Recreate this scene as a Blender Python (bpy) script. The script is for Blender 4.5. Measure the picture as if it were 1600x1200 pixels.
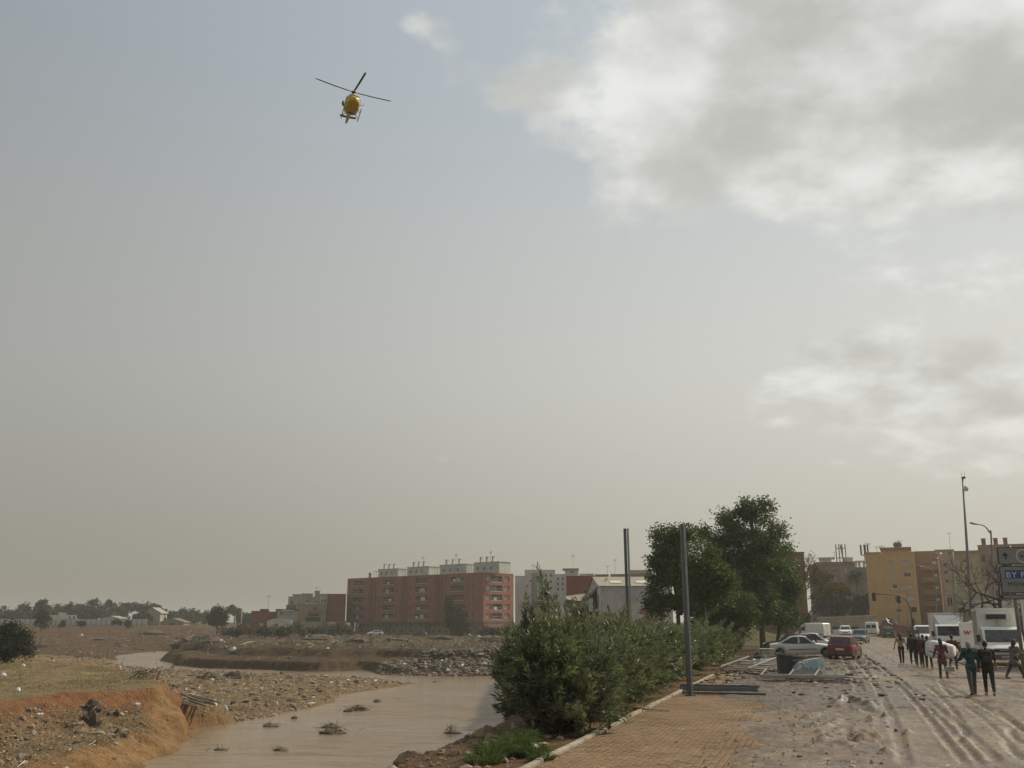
import bpy, bmesh, math, random
import numpy as np
from mathutils import Vector, Matrix, Euler
R = math.radians
random.seed(7); rng = np.random.default_rng(11)
SC = bpy.context.scene
for o in list(bpy.data.objects): bpy.data.objects.remove(o)
COL = SC.collection

# ------------------------------------------------------------------ camera
CAMH, FPX, PITCH = 2.4, 1500.0, math.atan(372/1500.0)
cam = bpy.data.cameras.new('camera'); camo = bpy.data.objects.new('camera', cam); COL.objects.link(camo)
camo.location = (0, 0, CAMH); camo.rotation_euler = (R(90)+PITCH, 0, 0)
cam.sensor_fit = 'HORIZONTAL'; cam.sensor_width = 36.0; cam.lens = 36.0*FPX/1600.0
cam.clip_start = 0.1; cam.clip_end = 9000
SC.camera = camo

# ------------------------------------------------------------------ light
SUN_AZ, SUN_EL = 62.0, 40.0            # degrees to the right of straight ahead, degrees up
SUND = Vector((math.sin(R(SUN_AZ))*math.cos(R(SUN_EL)), math.cos(R(SUN_AZ))*math.cos(R(SUN_EL)), math.sin(R(SUN_EL))))
sl = bpy.data.lights.new('sun', 'SUN'); sl.energy = 3.3; sl.angle = R(5); sl.color = (1.0, 0.93, 0.76)
so = bpy.data.objects.new('sun', sl); COL.objects.link(so)
so.rotation_euler = (-SUND).to_track_quat('-Z', 'Y').to_euler()

W = bpy.data.worlds.new('World'); SC.world = W; W.use_nodes = True
nt = W.node_tree; nt.nodes.clear()
def N(nt, typ, **kw):
    n = nt.nodes.new(typ)
    for k, v in kw.items():
        if k == 'inputs':
            for kk, vv in v.items(): n.inputs[kk].default_value = vv
        else: setattr(n, k, v)
    return n
def L(nt, a, b): nt.links.new(a, b)
class G:      # small maths on sockets
    def __init__(s, nt): s.nt = nt
    def m(s, op, a, b=0.0, c=None, clamp=False):
        n = N(s.nt, 'ShaderNodeMath', operation=op, use_clamp=clamp)
        for i, v in enumerate((a, b) if c is None else (a, b, c)):
            if isinstance(v, (int, float)): n.inputs[i].default_value = v
            else: L(s.nt, v, n.inputs[i])
        return n.outputs[0]
    def ss(s, v, a, b, lo=0.0, hi=1.0):
        n = N(s.nt, 'ShaderNodeMapRange', interpolation_type='SMOOTHSTEP')
        L(s.nt, v, n.inputs[0])
        for i, x in enumerate((a, b, lo, hi)): n.inputs[i+1].default_value = x
        return n.outputs[0]
    def mix(s, f, a, b, blend='MIX'):
        n = N(s.nt, 'ShaderNodeMix', data_type='RGBA', blend_type=blend)
        for sock, v in ((n.inputs[0], f), (n.inputs[6], a), (n.inputs[7], b)):
            if isinstance(v, (int, float)): sock.default_value = v
            elif isinstance(v, tuple): sock.default_value = (*v[:3], 1)
            else: L(s.nt, v, sock)
        return n.outputs[2]
    def noise(s, vec, scale, detail=4.0, rough=0.55, dist=0.0, out=0):
        n = N(s.nt, 'ShaderNodeTexNoise')
        n.inputs['Scale'].default_value = scale; n.inputs['Detail'].default_value = detail
        n.inputs['Roughness'].default_value = rough; n.inputs['Distortion'].default_value = dist
        if vec is not None: L(s.nt, vec, n.inputs['Vector'])
        return n.outputs[out]
g = G(nt)
sky = N(nt, 'ShaderNodeTexSky', sky_type='NISHITA'); sky.sun_disc = False
sky.sun_elevation = R(SUN_EL); sky.sun_rotation = R(SUN_AZ)
sky.air_density = 1.0; sky.dust_density = 4.0; sky.ozone_density = 1.5; sky.altitude = 20
tc = N(nt, 'ShaderNodeTexCoord'); sep = N(nt, 'ShaderNodeSeparateXYZ'); L(nt, tc.outputs['Generated'], sep.inputs[0])
X, Y, Z = sep.outputs
# a flat cloud deck: the direction met with a plane overhead
zz = g.m('ADD', g.m('MAXIMUM', Z, 0.0), 0.32)
cb = N(nt, 'ShaderNodeCombineXYZ'); L(nt, g.m('DIVIDE', X, zz), cb.inputs[0]); L(nt, g.m('DIVIDE', Y, zz), cb.inputs[1])
P = cb.outputs[0]
n1 = g.noise(P, 4.6, 12, 0.55, 0.0)
n2 = g.noise(P, 15.0, 6, 0.6, 0.0)
n3 = g.noise(P, 1.5, 3, 0.5, 0.0)
def blob(px, py, ax, ay, tilt=0.0):
    """a cloud bank standing round the direction of that picture point; ax, ay its angular radii"""
    u, v = (px-800)/FPX, (600-py)/FPX
    d = Vector((u, math.cos(PITCH)-v*math.sin(PITCH), math.sin(PITCH)+v*math.cos(PITCH))).normalized()
    right = Vector((0, 0, 1)).cross(d).normalized()*-1; up = right.cross(d)
    if up.z < 0: up = -up
    ca, sa = math.cos(tilt), math.sin(tilt)
    a = (right*ca+up*sa)/ax; b = (up*ca-right*sa)/ay
    def dot(vv):
        n = N(nt, 'ShaderNodeVectorMath', operation='DOT_PRODUCT'); L(nt, tc.outputs['Generated'], n.inputs[0]); n.inputs[1].default_value = vv; return n.outputs['Value']
    du = g.m('SUBTRACT', dot(a), a.dot(d)); dv = g.m('SUBTRACT', dot(b), b.dot(d))
    r2 = g.m('ADD', g.m('MULTIPLY', du, du), g.m('MULTIPLY', dv, dv))
    fr = N(nt, 'ShaderNodeVectorMath', operation='DOT_PRODUCT'); L(nt, tc.outputs['Generated'], fr.inputs[0]); fr.inputs[1].default_value = d
    return g.m('MULTIPLY', g.m('POWER', 2.718, g.m('MULTIPLY', r2, -1.0)), g.ss(fr.outputs['Value'], 0.2, 0.5)), dv
b1, dv1 = blob(1370, 115, 0.36, 0.150, -0.16)
b2, dv2 = blob(1500, 640, 0.24, 0.080, -0.24)
b3, dv3 = blob(660, 45, 0.060, 0.020, -0.2)
b4, dv4 = blob(735, 735, 0.085, 0.022, -0.25)
b5, dv5 = blob(1720, 380, 0.16, 0.10, 0.0)
far = g.m('MULTIPLY', g.ss(n3, 0.46, 0.66), g.m('MULTIPLY', g.ss(Z, 0.0, 0.25), g.ss(Y, 0.55, -0.1)))     # scattered banks all round, away from the view too
cov = g.m('ADD', g.m('ADD', g.m('MULTIPLY', b1, 1.38), g.m('MULTIPLY', b2, 0.98)), g.m('ADD', g.m('ADD', g.m('MULTIPLY', b3, 0.33), g.m('MULTIPLY', b4, 0.30)), g.m('ADD', g.m('MULTIPLY', b5, 0.2), g.m('MULTIPLY', far, 0.8))))
dens = g.m('ADD', g.m('SUBTRACT', cov, 0.62), g.m('MULTIPLY', g.m('SUBTRACT', g.m('ADD', g.m('MULTIPLY', n1, 0.68), g.m('MULTIPLY', n2, 0.32)), 0.47), 1.9))
mask = g.ss(dens, -0.10, 0.26)
thick = g.ss(dens, 0.20, 0.75)
bill = g.ss(g.noise(P, 5.5, 9, 0.52, 0.0), 0.34, 0.66)
cloudc = g.mix(bill, (0.49, 0.49, 0.455), (0.76, 0.765, 0.73))
cloudc = g.mix(g.m('MULTIPLY', thick, g.m('SUBTRACT', 0.85, g.m('MULTIPLY', bill, 0.55))), cloudc, (0.425, 0.42, 0.39))
# the veil of dusty air low in the sky: one even function of height, all round
veil = g.mix(g.ss(Z, 0.22, 0.60), g.mix(g.ss(Z, 0.0, 0.26), (0.332, 0.318, 0.262), (0.402, 0.400, 0.365)), (0.292, 0.325, 0.350))
glow = N(nt, 'ShaderNodeVectorMath', operation='DOT_PRODUCT'); L(nt, tc.outputs['Generated'], glow.inputs[0]); glow.inputs[1].default_value = SUND
gl = g.ss(glow.outputs['Value'], 0.0, 1.0, 0.84, 1.62)
veil = g.mix(1.0, veil, gl, 'MULTIPLY')
low = g.ss(Z, 0.02, 0.30, 0.35, 1.0)
bgS = N(nt, 'ShaderNodeBackground'); L(nt, sky.outputs[0], bgS.inputs[0]); bgS.inputs[1].default_value = 0.075
bgV = N(nt, 'ShaderNodeBackground'); L(nt, veil, bgV.inputs[0]); bgV.inputs[1].default_value = 1.0
bgC = N(nt, 'ShaderNodeBackground'); L(nt, cloudc, bgC.inputs[0]); bgC.inputs[1].default_value = 1.0
mx1 = N(nt, 'ShaderNodeMixShader'); mx1.inputs[0].default_value = 0.90; L(nt, bgS.outputs[0], mx1.inputs[1]); L(nt, bgV.outputs[0], mx1.inputs[2])
mx2 = N(nt, 'ShaderNodeMixShader'); L(nt, g.m('MULTIPLY', g.m('MULTIPLY', mask, low), 0.9), mx2.inputs[0]); L(nt, mx1.outputs[0], mx2.inputs[1]); L(nt, bgC.outputs[0], mx2.inputs[2])
wo = N(nt, 'ShaderNodeOutputWorld'); L(nt, mx2.outputs[0], wo.inputs[0])

vs = SC.view_settings; vs.view_transform = 'Standard'; vs.look = 'None'; vs.exposure = 0.18; vs.gamma = 1.0; vs.use_curve_mapping = False
SC.render.engine = 'CYCLES'
cy = SC.cycles; cy.use_denoising = True; cy.max_bounces = 6; cy.diffuse_bounces = 3; cy.glossy_bounces = 2; cy.transmission_bounces = 3; cy.volume_bounces = 0; cy.transparent_max_bounces = 6
cy.caustics_reflective = False; cy.caustics_refractive = False

# ------------------------------------------------------------------ picture point -> place
def ray(px, py):
    u, v = (px-800)/FPX, (600-py)/FPX
    return Vector((u, math.cos(PITCH)-v*math.sin(PITCH), math.sin(PITCH)+v*math.cos(PITCH)))
def at(px, py, Yd):
    d = ray(px, py); return d*(Yd/d.y)+Vector((0, 0, CAMH))
def gp(px, py, z=0.0):
    d = ray(px, py); return d*((z-CAMH)/d.z)+Vector((0, 0, CAMH))
def X_at(px, Yd): return at(px, 972, Yd).x
def Z_at(py, Yd): return at(800, py, Yd).z

# ------------------------------------------------------------------ road frame: s along the road, t to its right
RO = Vector((0.0, 16.3, 0)); RD = Vector((0.296, 0.955, 0)).normalized(); RN = Vector((RD.y, -RD.x, 0))
RANG = math.atan2(RD.y, RD.x)            # heading of the road
def rp(s, t, z=0.0): return RO+RD*s+RN*t+Vector((0, 0, z))
def st(p): d = Vector((p[0], p[1], 0))-RO; return d.dot(RD), d.dot(RN)

# ------------------------------------------------------------------ materials
MATS = {}
def newmat(name):
    m = bpy.data.materials.new(name); m.use_nodes = True; m.node_tree.nodes.clear()
    b = N(m.node_tree, 'ShaderNodeBsdfPrincipled'); o = N(m.node_tree, 'ShaderNodeOutputMaterial'); L(m.node_tree, b.outputs[0], o.inputs[0])
    return m, m.node_tree, b, G(m.node_tree)
MUD = (0.20, 0.155, 0.105)
def mat(name, col, rough=0.7, var=0.25, scale=3.0, bump=0.0, bscale=30.0, metal=0.0, spec=0.4, dirt=0.0, dirth=0.0, world=False):
    """plain procedural surface: colour with blotches and grain, fine relief; dirt = splashed mud, up to dirth metres above the thing's base"""
    if name in MATS: return MATS[name]
    m, t, b, q = newmat(name)
    tc = N(t, 'ShaderNodeTexCoord'); v = tc.outputs['Object']
    if world: v = N(t, 'ShaderNodeNewGeometry').outputs['Position']
    n = q.noise(v, scale, 5, 0.6)
    f = q.ss(n, 0.3, 0.7)
    lo = tuple(c*(1-var) for c in col); hi = tuple(min(1, c*(1+var*0.8)) for c in col)
    c = q.mix(f, lo, hi)
    if dirt > 0:
        sp = N(t, 'ShaderNodeSeparateXYZ'); L(t, N(t, 'ShaderNodeNewGeometry').outputs['Position'] if world else tc.outputs['Object'], sp.inputs[0])
        n2 = q.noise(v, 5.0, 6, 0.7)
        h = q.m('ADD', q.m('DIVIDE', sp.outputs[2], max(dirth, 0.01)), q.m('MULTIPLY', q.m('SUBTRACT', n2, 0.5), 1.6))
        d = q.m('MULTIPLY', q.ss(h, 1.15, 0.35), dirt)
        d = q.m('MAXIMUM', d, q.m('MULTIPLY', q.ss(q.noise(v, 2.3, 8, 0.75), 0.56, 0.75), dirt*0.45))
        c = q.mix(d, c, MUD)
        L(t, q.m('ADD', rough, q.m('MULTIPLY', d, 0.75-rough)), b.inputs['Roughness'])
    else: L(t, q.m('ADD', rough, q.m('MULTIPLY', q.m('SUBTRACT', n, 0.5), 0.2)), b.inputs['Roughness'])
    L(t, c, b.inputs['Base Color']); b.inputs['Metallic'].default_value = metal; b.inputs['Specular IOR Level'].default_value = spec
    if bump > 0:
        bn = N(t, 'ShaderNodeBump'); bn.inputs['Strength'].default_value = 1.0; bn.inputs['Distance'].default_value = bump
        L(t, q.noise(v, bscale, 4, 0.6), bn.inputs['Height']); L(t, bn.outputs[0], b.inputs['Normal'])
    MATS[name] = m; return m
def leafmat(name, lo, hi, rough=0.5, trans=0.25):
    if name in MATS: return MATS[name]
    m, t, b, q = newmat(name)
    ge = N(t, 'ShaderNodeNewGeometry'); tc = N(t, 'ShaderNodeTexCoord')
    f = q.m('ADD', q.m('MULTIPLY', ge.outputs['Random Per Island'], 0.6), q.m('MULTIPLY', q.ss(q.noise(tc.outputs['Object'], 0.9, 3), 0.3, 0.7), 0.4))
    c = q.mix(f, lo, hi); L(t, c, b.inputs['Base Color']); b.inputs['Roughness'].default_value = rough; b.inputs['Specular IOR Level'].default_value = 0.4 if rough < .42 else 0.15
    if trans > 0:
        tr = N(t, 'ShaderNodeBsdfTranslucent'); L(t, q.mix(1.0, c, (0.9, 1.0, 0.45), 'MULTIPLY'), tr.inputs[0])
        ms = N(t, 'ShaderNodeMixShader'); ms.inputs[0].default_value = trans
        out = [n for n in t.nodes if n.type == 'OUTPUT_MATERIAL'][0]
        L(t, b.outputs[0], ms.inputs[1]); L(t, tr.outputs[0], ms.inputs[2]); L(t, ms.outputs[0], out.inputs[0])
    MATS[name] = m; return m
def glassmat(name, col=(0.02, 0.025, 0.03), rough=0.08, dirt=0.35):
    if name in MATS: return MATS[name]
    m, t, b, q = newmat(name); tc = N(t, 'ShaderNodeTexCoord')
    d = q.m('MULTIPLY', q.ss(q.noise(tc.outputs['Object'], 3.5, 6, 0.7), 0.42, 0.8), dirt)
    L(t, q.mix(d, col, (0.19, 0.16, 0.12)), b.inputs['Base Color']); L(t, q.m('ADD', rough, q.m('MULTIPLY', d, 0.6)), b.inputs['Roughness'])
    b.inputs['Specular IOR Level'].default_value = 0.6
    MATS[name] = m; return m

# ------------------------------------------------------------------ objects
def link(o, parent=None):
    COL.objects.link(o)
    if parent is not None: o.parent = parent
    return o
def tag(o, label, cat, group=None):
    o['label'] = label; o['category'] = cat
    if group: o['group'] = group
    return o
def thing(name, label, cat, loc=(0, 0, 0), rz=0.0, group=None):
    o = bpy.data.objects.new(name, None); COL.objects.link(o); o.empty_display_size = 0.3
    o.location = loc; o.rotation_euler = (0, 0, rz); return tag(o, label, cat, group)
def np_mesh(name, V, F, m=None, parent=None, smooth=False, attrs=None):
    V = np.asarray(V, np.float32); F = np.asarray(F, np.int32); k = F.shape[1]
    me = bpy.data.meshes.new(name)
    me.vertices.add(len(V)); me.vertices.foreach_set('co', V.ravel())
    me.loops.add(F.size); me.loops.foreach_set('vertex_index', F.ravel())
    me.polygons.add(len(F)); me.polygons.foreach_set('loop_start', np.arange(0, F.size, k, dtype=np.int32))
    if attrs:
        for an, col in attrs.items():
            a = me.color_attributes.new(an, 'FLOAT_COLOR', 'POINT'); a.data.foreach_set('color', np.asarray(col, np.float32).ravel())
    me.update(calc_edges=True)
    me.polygons.foreach_set('use_smooth', np.full(len(F), smooth))
    if m: me.materials.append(m)
    o = bpy.data.objects.new(name, me); return link(o, parent)
class MB:
    def __init__(s): s.v = []; s.f = []
    def add(s, vs, fs):
        o = len(s.v); s.v += [tuple(v) for v in vs]; s.f += [tuple(i+o for i in f) for f in fs]; return s
    def box(s, c, d, rz=0.0, M=None):
        x, y, z = d[0]/2, d[1]/2, d[2]/2
        m = M if M is not None else Matrix.Rotation(rz, 4, 'Z')
        vs = [Vector(c)+(m @ Vector(p)) for p in ((-x,-y,-z),(x,-y,-z),(x,y,-z),(-x,y,-z),(-x,-y,z),(x,-y,z),(x,y,z),(-x,y,z))]
        return s.add(vs, [(0,3,2,1),(4,5,6,7),(0,1,5,4),(1,2,6,5),(2,3,7,6),(3,0,4,7)])
    def b2(s, x0, x1, y0, y1, z0, z1): return s.box(((x0+x1)/2, (y0+y1)/2, (z0+z1)/2), (abs(x1-x0), abs(y1-y0), abs(z1-z0)))
    def bar(s, a, b, w, h=None, up=(0, 0, 1)):
        a, b = Vector(a), Vector(b); d = b-a; l = d.length
        x = d.normalized(); u = Vector(up)
        if abs(x.dot(u)) > 0.98: u = Vector((1, 0, 0))
        y = u.cross(x).normalized(); z = x.cross(y)
        m = Matrix((x, y, z)).transposed().to_4x4()
        return s.box((a+b)/2, (l, w, h if h else w), M=m)
    def tube(s, pts, rad, n=8, cap=True):
        pts = [Vector(p) for p in pts]; rad = rad if isinstance(rad, (list, tuple)) else [rad]*len(pts)
        rings = []; u = None
        for i, p in enumerate(pts):
            d = (pts[min(i+1, len(pts)-1)]-pts[max(i-1, 0)]).normalized()
            if u is None:
                u = d.orthogonal().normalized()
            u = (u-d*u.dot(d)); u = u.normalized() if u.length > 1e-6 else d.orthogonal().normalized()
            w = d.cross(u)
            rings.append([p+(u*math.cos(2*math.pi*k/n)+w*math.sin(2*math.pi*k/n))*rad[i] for k in range(n)])
        return s.loft(rings, cap)
    def loft(s, rings, cap=True, closed=True):
        n = len(rings[0]); vs = [p for r in rings for p in r]; fs = []
        for i in range(len(rings)-1):
            for k in range(n if closed else n-1):
                a, b = i*n+k, i*n+(k+1) % n; fs.append((a, b, b+n, a+n))
        if cap: fs.append(tuple(range(n-1, -1, -1))); fs.append(tuple((len(rings)-1)*n+k for k in range(n)))
        return s.add(vs, fs)
    def ell(s, c, r, nu=10, nv=7, M=None):
        c = Vector(c); rings = []
        for j in range(1, nv):
            t = math.pi*j/nv
            rings.append([c+(lambda p: (M @ p) if M else p)(Vector((r[0]*math.sin(t)*math.cos(2*math.pi*k/nu), r[1]*math.sin(t)*math.sin(2*math.pi*k/nu), -r[2]*math.cos(t)))) for k in range(nu)])
        return s.loft(rings, True)
    def quad(s, a, b, c, d): return s.add([a, b, c, d], [(0, 1, 2, 3)])
    def prism(s, poly, z0, z1):
        n = len(poly); vs = [(p[0], p[1], z0) for p in poly]+[(p[0], p[1], z1) for p in poly]
        return s.add(vs, [tuple(range(n-1, -1, -1)), tuple(range(n, 2*n))]+[(k, (k+1) % n, (k+1) % n+n, k+n) for k in range(n)])
    def extr(s, poly, axis, a, b):
        """poly in the other two axes, pushed along axis (0 x: poly=(y,z); 1 y: poly=(x,z))"""
        n = len(poly)
        mk = (lambda p, w: (w, p[0], p[1])) if axis == 0 else (lambda p, w: (p[0], w, p[1]))
        vs = [mk(p, a) for p in poly]+[mk(p, b) for p in poly]
        return s.add(vs, [tuple(range(n-1, -1, -1)), tuple(range(n, 2*n))]+[(k, (k+1) % n, (k+1) % n+n, k+n) for k in range(n)])
    def build(s, name, m, parent=None, smooth=False, bevel=0.0, fix=True):
        me = bpy.data.meshes.new(name); me.from_pydata(s.v, [], s.f)
        if fix:
            bm = bmesh.new(); bm.from_mesh(me); bmesh.ops.recalc_face_normals(bm, faces=bm.faces); bm.to_mesh(me); bm.free()
        if smooth:
            for p in me.polygons: p.use_smooth = True
            if smooth == 'auto': me.set_sharp_from_angle(angle=R(38))
        if m: me.materials.append(m)
        o = bpy.data.objects.new(name, me); link(o, parent)
        if bevel > 0:
            bv = o.modifiers.new('bevel', 'BEVEL'); bv.width = bevel; bv.segments = 2; bv.limit_method = 'ANGLE'
        return o
def copy_tree(o, parent=None):
    c = o.copy(); COL.objects.link(c); c.parent = parent
    for ch in list(o.children): copy_tree(ch, c)
    return c

# ------------------------------------------------------------------ noise
def _hash(ix, iy, seed):
    h = (ix.astype(np.int64)*374761393+iy.astype(np.int64)*668265263+seed*1442695041) & 0xffffffff
    h = ((h ^ (h >> 13))*1274126177) & 0xffffffff
    return ((h ^ (h >> 16)) & 0xffff)/65535.0
def vnoise(x, y, seed=0):
    x0 = np.floor(x); y0 = np.floor(y); fx = x-x0; fy = y-y0
    fx = fx*fx*fx*(fx*(fx*6-15)+10); fy = fy*fy*fy*(fy*(fy*6-15)+10)
    a = _hash(x0, y0, seed); b = _hash(x0+1, y0, seed); c = _hash(x0, y0+1, seed); d = _hash(x0+1, y0+1, seed)
    return (a*(1-fx)+b*fx)*(1-fy)+(c*(1-fx)+d*fx)*fy
def fbm(x, y, oct=4, seed=0, gain=0.5):
    s = np.zeros_like(x); a = 1.0; t = 0.0
    for i in range(oct):
        ca, sa = math.cos(0.6*i), math.sin(0.6*i)
        s += a*(vnoise((x*ca-y*sa)*2**i+17.3*i, (x*sa+y*ca)*2**i-9.1*i, seed+i)-0.5); t += a; a *= gain
    return s/t*2          # about -1..1
def sstep(a, b, x):
    t = np.clip((x-a)/(b-a), 0, 1); return t*t*(3-2*t)
def poly_sd(px, py, poly):
    """distance to a polygon, negative inside"""
    d2 = np.full(px.shape, 1e18); ins = np.zeros(px.shape, bool); n = len(poly)
    for i in range(n):
        ax, ay = poly[i]; bx, by = poly[(i+1) % n]
        ex, ey = bx-ax, by-ay
        t = np.clip(((px-ax)*ex+(py-ay)*ey)/(ex*ex+ey*ey+1e-12), 0, 1)
        d2 = np.minimum(d2, (px-ax-t*ex)**2+(py-ay-t*ey)**2)
        c = ((ay > py) != (by > py)) & (px < (bx-ax)*(py-ay)/(by-ay+1e-18)+ax)
        ins ^= c
    d = np.sqrt(d2); return np.where(ins, -d, d)
# ================================================================== the lie of the land
WL = -4.6
WP = [(-18.4,8),(-18.2,30),(-18.4,47.4),(-18.6,57.5),(-20.4,63),(-22.0,66.5),(-21,70),(-18,77),(-16.3,90),(-17,100),(-11,117),(-26.7,127),(-46,140),(-60,157),(-74,186),(-85,216),(-88,245),
      (-82,246),(-79,232),(-73,210),(-66,188),(-56,166),(-48,156),(-36,150),(-28,145),(-22.3,149),(-17.5,136),(-9,134),(-0.9,135),(0.4,120),(0.5,100),(0.3,80),(-0.2,60),(-0.7,45),(-1.3,32),(-2.3,25),(-3.6,19),(-4.4,8)]
LP = [(-300,36),(-60,44),(-27.6,50),(-26.9,56),(-25.8,60),(-21.9,64),(-23.4,70),(-27,77),(-32,85),(-40,97),(-62,114),(-120,132),(-300,142)]
GZ = [(-18.4,-20),(-18.2,30),(-18.4,47.4),(-18.6,57.5),(-17,66),(-15,77),(-14,90),(-12,105),(-9,118),(-26.7,134),(-50,147),(-72,186),(-110,188),(-300,165),(-300,-20)]
def plain(x, y):
    p = -1.4+0.0*x
    right = np.where(y < 118, 1.0, sstep(0, 18, x-0.05*(y-118)))
    road = 0.02+0.5*sstep(120, 200, y)
    p = p*(1-right)+road*right
    fl = sstep(-70, -120, x)*sstep(200, 340, y)
    p = p*(1-fl)+1.0*fl
    p = p+sstep(320, 700, y)*(1.6-p)*0.9
    p = p+2.2*np.exp(-((x-25)/9)**2-((y-128)/12)**2)      # grassed mound behind the trees
    return p
def terr(x, y, fine=True):
    x = np.asarray(x, float); y = np.asarray(y, float)
    wob = fbm(x*0.22, y*0.22, 4, 3)*1.3*sstep(9, 40, y)+0.45*fbm(x*0.9, y*0.9, 4, 5)
    d = poly_sd(x, y, WP)+wob*np.where(x > -8, 0.45, 0.8)
    P = plain(x, y)
    xc = np.interp(y, [0, 150, 186, 216, 240, 300, 400, 3000], [-52, -52, -70, -80, -84, -86, -95, -700])
    wd = 3+np.maximum(0, y-245)*0.6
    wLF = sstep(0, 1, (xc-x)/wd*0.5+0.5)*sstep(120, 160, y)
    H = P-WL
    # north bank: two worn ledges
    far = np.where(d < 0, 0, WL*0)+np.interp(d, [0, 0.8, 1.3, 6.5, 7.4, 8.2, 12, 30], [0.0, 0.3, 1.25, 1.75, 2.6, 2.95, 3.15, 3.2])*(H/3.2)
    stone = sstep(-19, -12, x)*sstep(8, 0, d)*sstep(128, 134, y)
    far = far*(1-stone)+stone*(d*0.22)
    # road-side bank: one steep earth face
    near = np.interp(d, [0, 0.15, 0.5, 0.8, 1.1, 1.5, 3.0], [0, 0.6, 2.6, 3.6, 4.1, 4.35, 4.6])/4.6*H
    wN = sstep(132, 118, y)*sstep(-14, -8, x)
    zF = far*(1-wN)+near*wN
    # slope up to the white wall, far left
    lf = np.interp(d, [0, 2, 12, 40, 70, 110, 400], [0, 0.5, 1.6, 3.0, 4.2, 5.5, 5.6])/5.6*np.maximum(H, 3.2)
    lf = lf+0.55*fbm(x*0.07, y*0.07, 4, 21)*sstep(3, 20, d)
    z = WL+zF*(1-wLF)+lf*wLF
    # gravel bar and the near left bank
    dg = poly_sd(x, y, GZ); wG = sstep(1.2, -1.2, dg)
    low = np.interp(d, [0, 0.5, 2.0, 3.2, 7, 14, 30], [0.05, 0.35, 0.95, 1.05, 1.45, 1.9, 2.2])
    bar = np.interp(d, [0, 1, 4, 10, 25], [0.0, 0.22, 0.55, 1.0, 1.7])
    wb = sstep(66, 74, y+0.35*(x+20)); low = low*(1-wb)+bar*wb
    dl = poly_sd(x, y, LP)+0.6*fbm(x*0.35, y*0.35, 4, 9)+0.55*fbm(x*1.1, y*1.1, 4, 10, .6)
    talus = 1.55*sstep(5.5, 0.0, dl)
    low = np.maximum(low, 0.55*low+talus)
    top = 2.85+0.12*fbm(x*0.15, y*0.15, 3, 14)
    gz = low+(top-low)*sstep(0.35, -0.75, dl)
    gz = gz*sstep(-0.4, 0.6, d)
    z = z*(1-wG)+(WL+gz)*wG
    z = np.where(d < 0, WL-0.5*sstep(0, 1.2, -d)-0.02, z)
    if fine:
        amp = sstep(0.2, 2.0, d)
        s_, t_ = (x-RO.x)*RD.x+(y-RO.y)*RD.y, (x-RO.x)*RN.x+(y-RO.y)*RN.y
        flat = sstep(-2.6, -0.6, t_)*sstep(150, 110, y)
        rough = (0.16+0.30*sstep(150, 200, y))*fbm(x*0.5, y*0.5, 5, 31, 0.6)+0.05*fbm(x*2.6, y*2.6, 3, 37)+0.5*sstep(150, 190, y)*fbm(x*0.11, y*0.11, 4, 38)
        clod = np.maximum(0, fbm(x*0.8, y*0.8, 4, 41, 0.65))**1.5*0.55+0.22*np.abs(fbm(x*1.5, y*1.5, 4, 43, 0.6))*wG+wG*sstep(74, 66, y)*sstep(-.6, .2, dl)*(0.42*np.abs(fbm(x*0.9, y*0.9, 4, 44, .6))-.08)
        lw = wG*sstep(-0.3, 1.0, dl)
        z = z+amp*(1-flat)*(rough+clod*(0.35+0.65*lw)*sstep(420, 200, y))
        z = np.where((t_ > 0.15) & (t_ < 40) & (s_ < 190) & (x > -3), z-0.35, z)
    return z
def tz(x, y): return float(terr(np.array([x]), np.array([y]))[0])

def axis(parts):
    out = [parts[0][0]]
    for a, b, st_ in parts:
        n = max(1, int(round((b-a)/st_))); out += list(np.linspace(a, b, n+1)[1:])
    return np.array(out)
def geo(a, b, n): return list(np.geomspace(a, b, n))
xs = np.array(sorted(set([-v for v in geo(120, 2600, 22)[1:]])) + list(axis([(-120, -60, 1.2), (-60, -26, 0.42), (-26, 2, 0.26), (2, 14, 0.6), (14, 70, 2.5)])) + [v for v in geo(70, 2600, 22)[1:]])
ys = np.array(list(axis([(-30, 8, 3), (8, 26, 0.3), (26, 100, 0.28), (100, 165, 0.38), (165, 345, 1.1)])) + [v for v in geo(345, 4200, 34)[1:]])
GX, GY = np.meshgrid(xs, ys)
GZt = terr(GX, GY)
nx, ny = len(xs), len(ys)
idx = np.arange(nx*ny).reshape(ny, nx)
F = np.stack([idx[:-1, :-1], idx[:-1, 1:], idx[1:, 1:], idx[1:, :-1]], -1).reshape(-1, 4)
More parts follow.
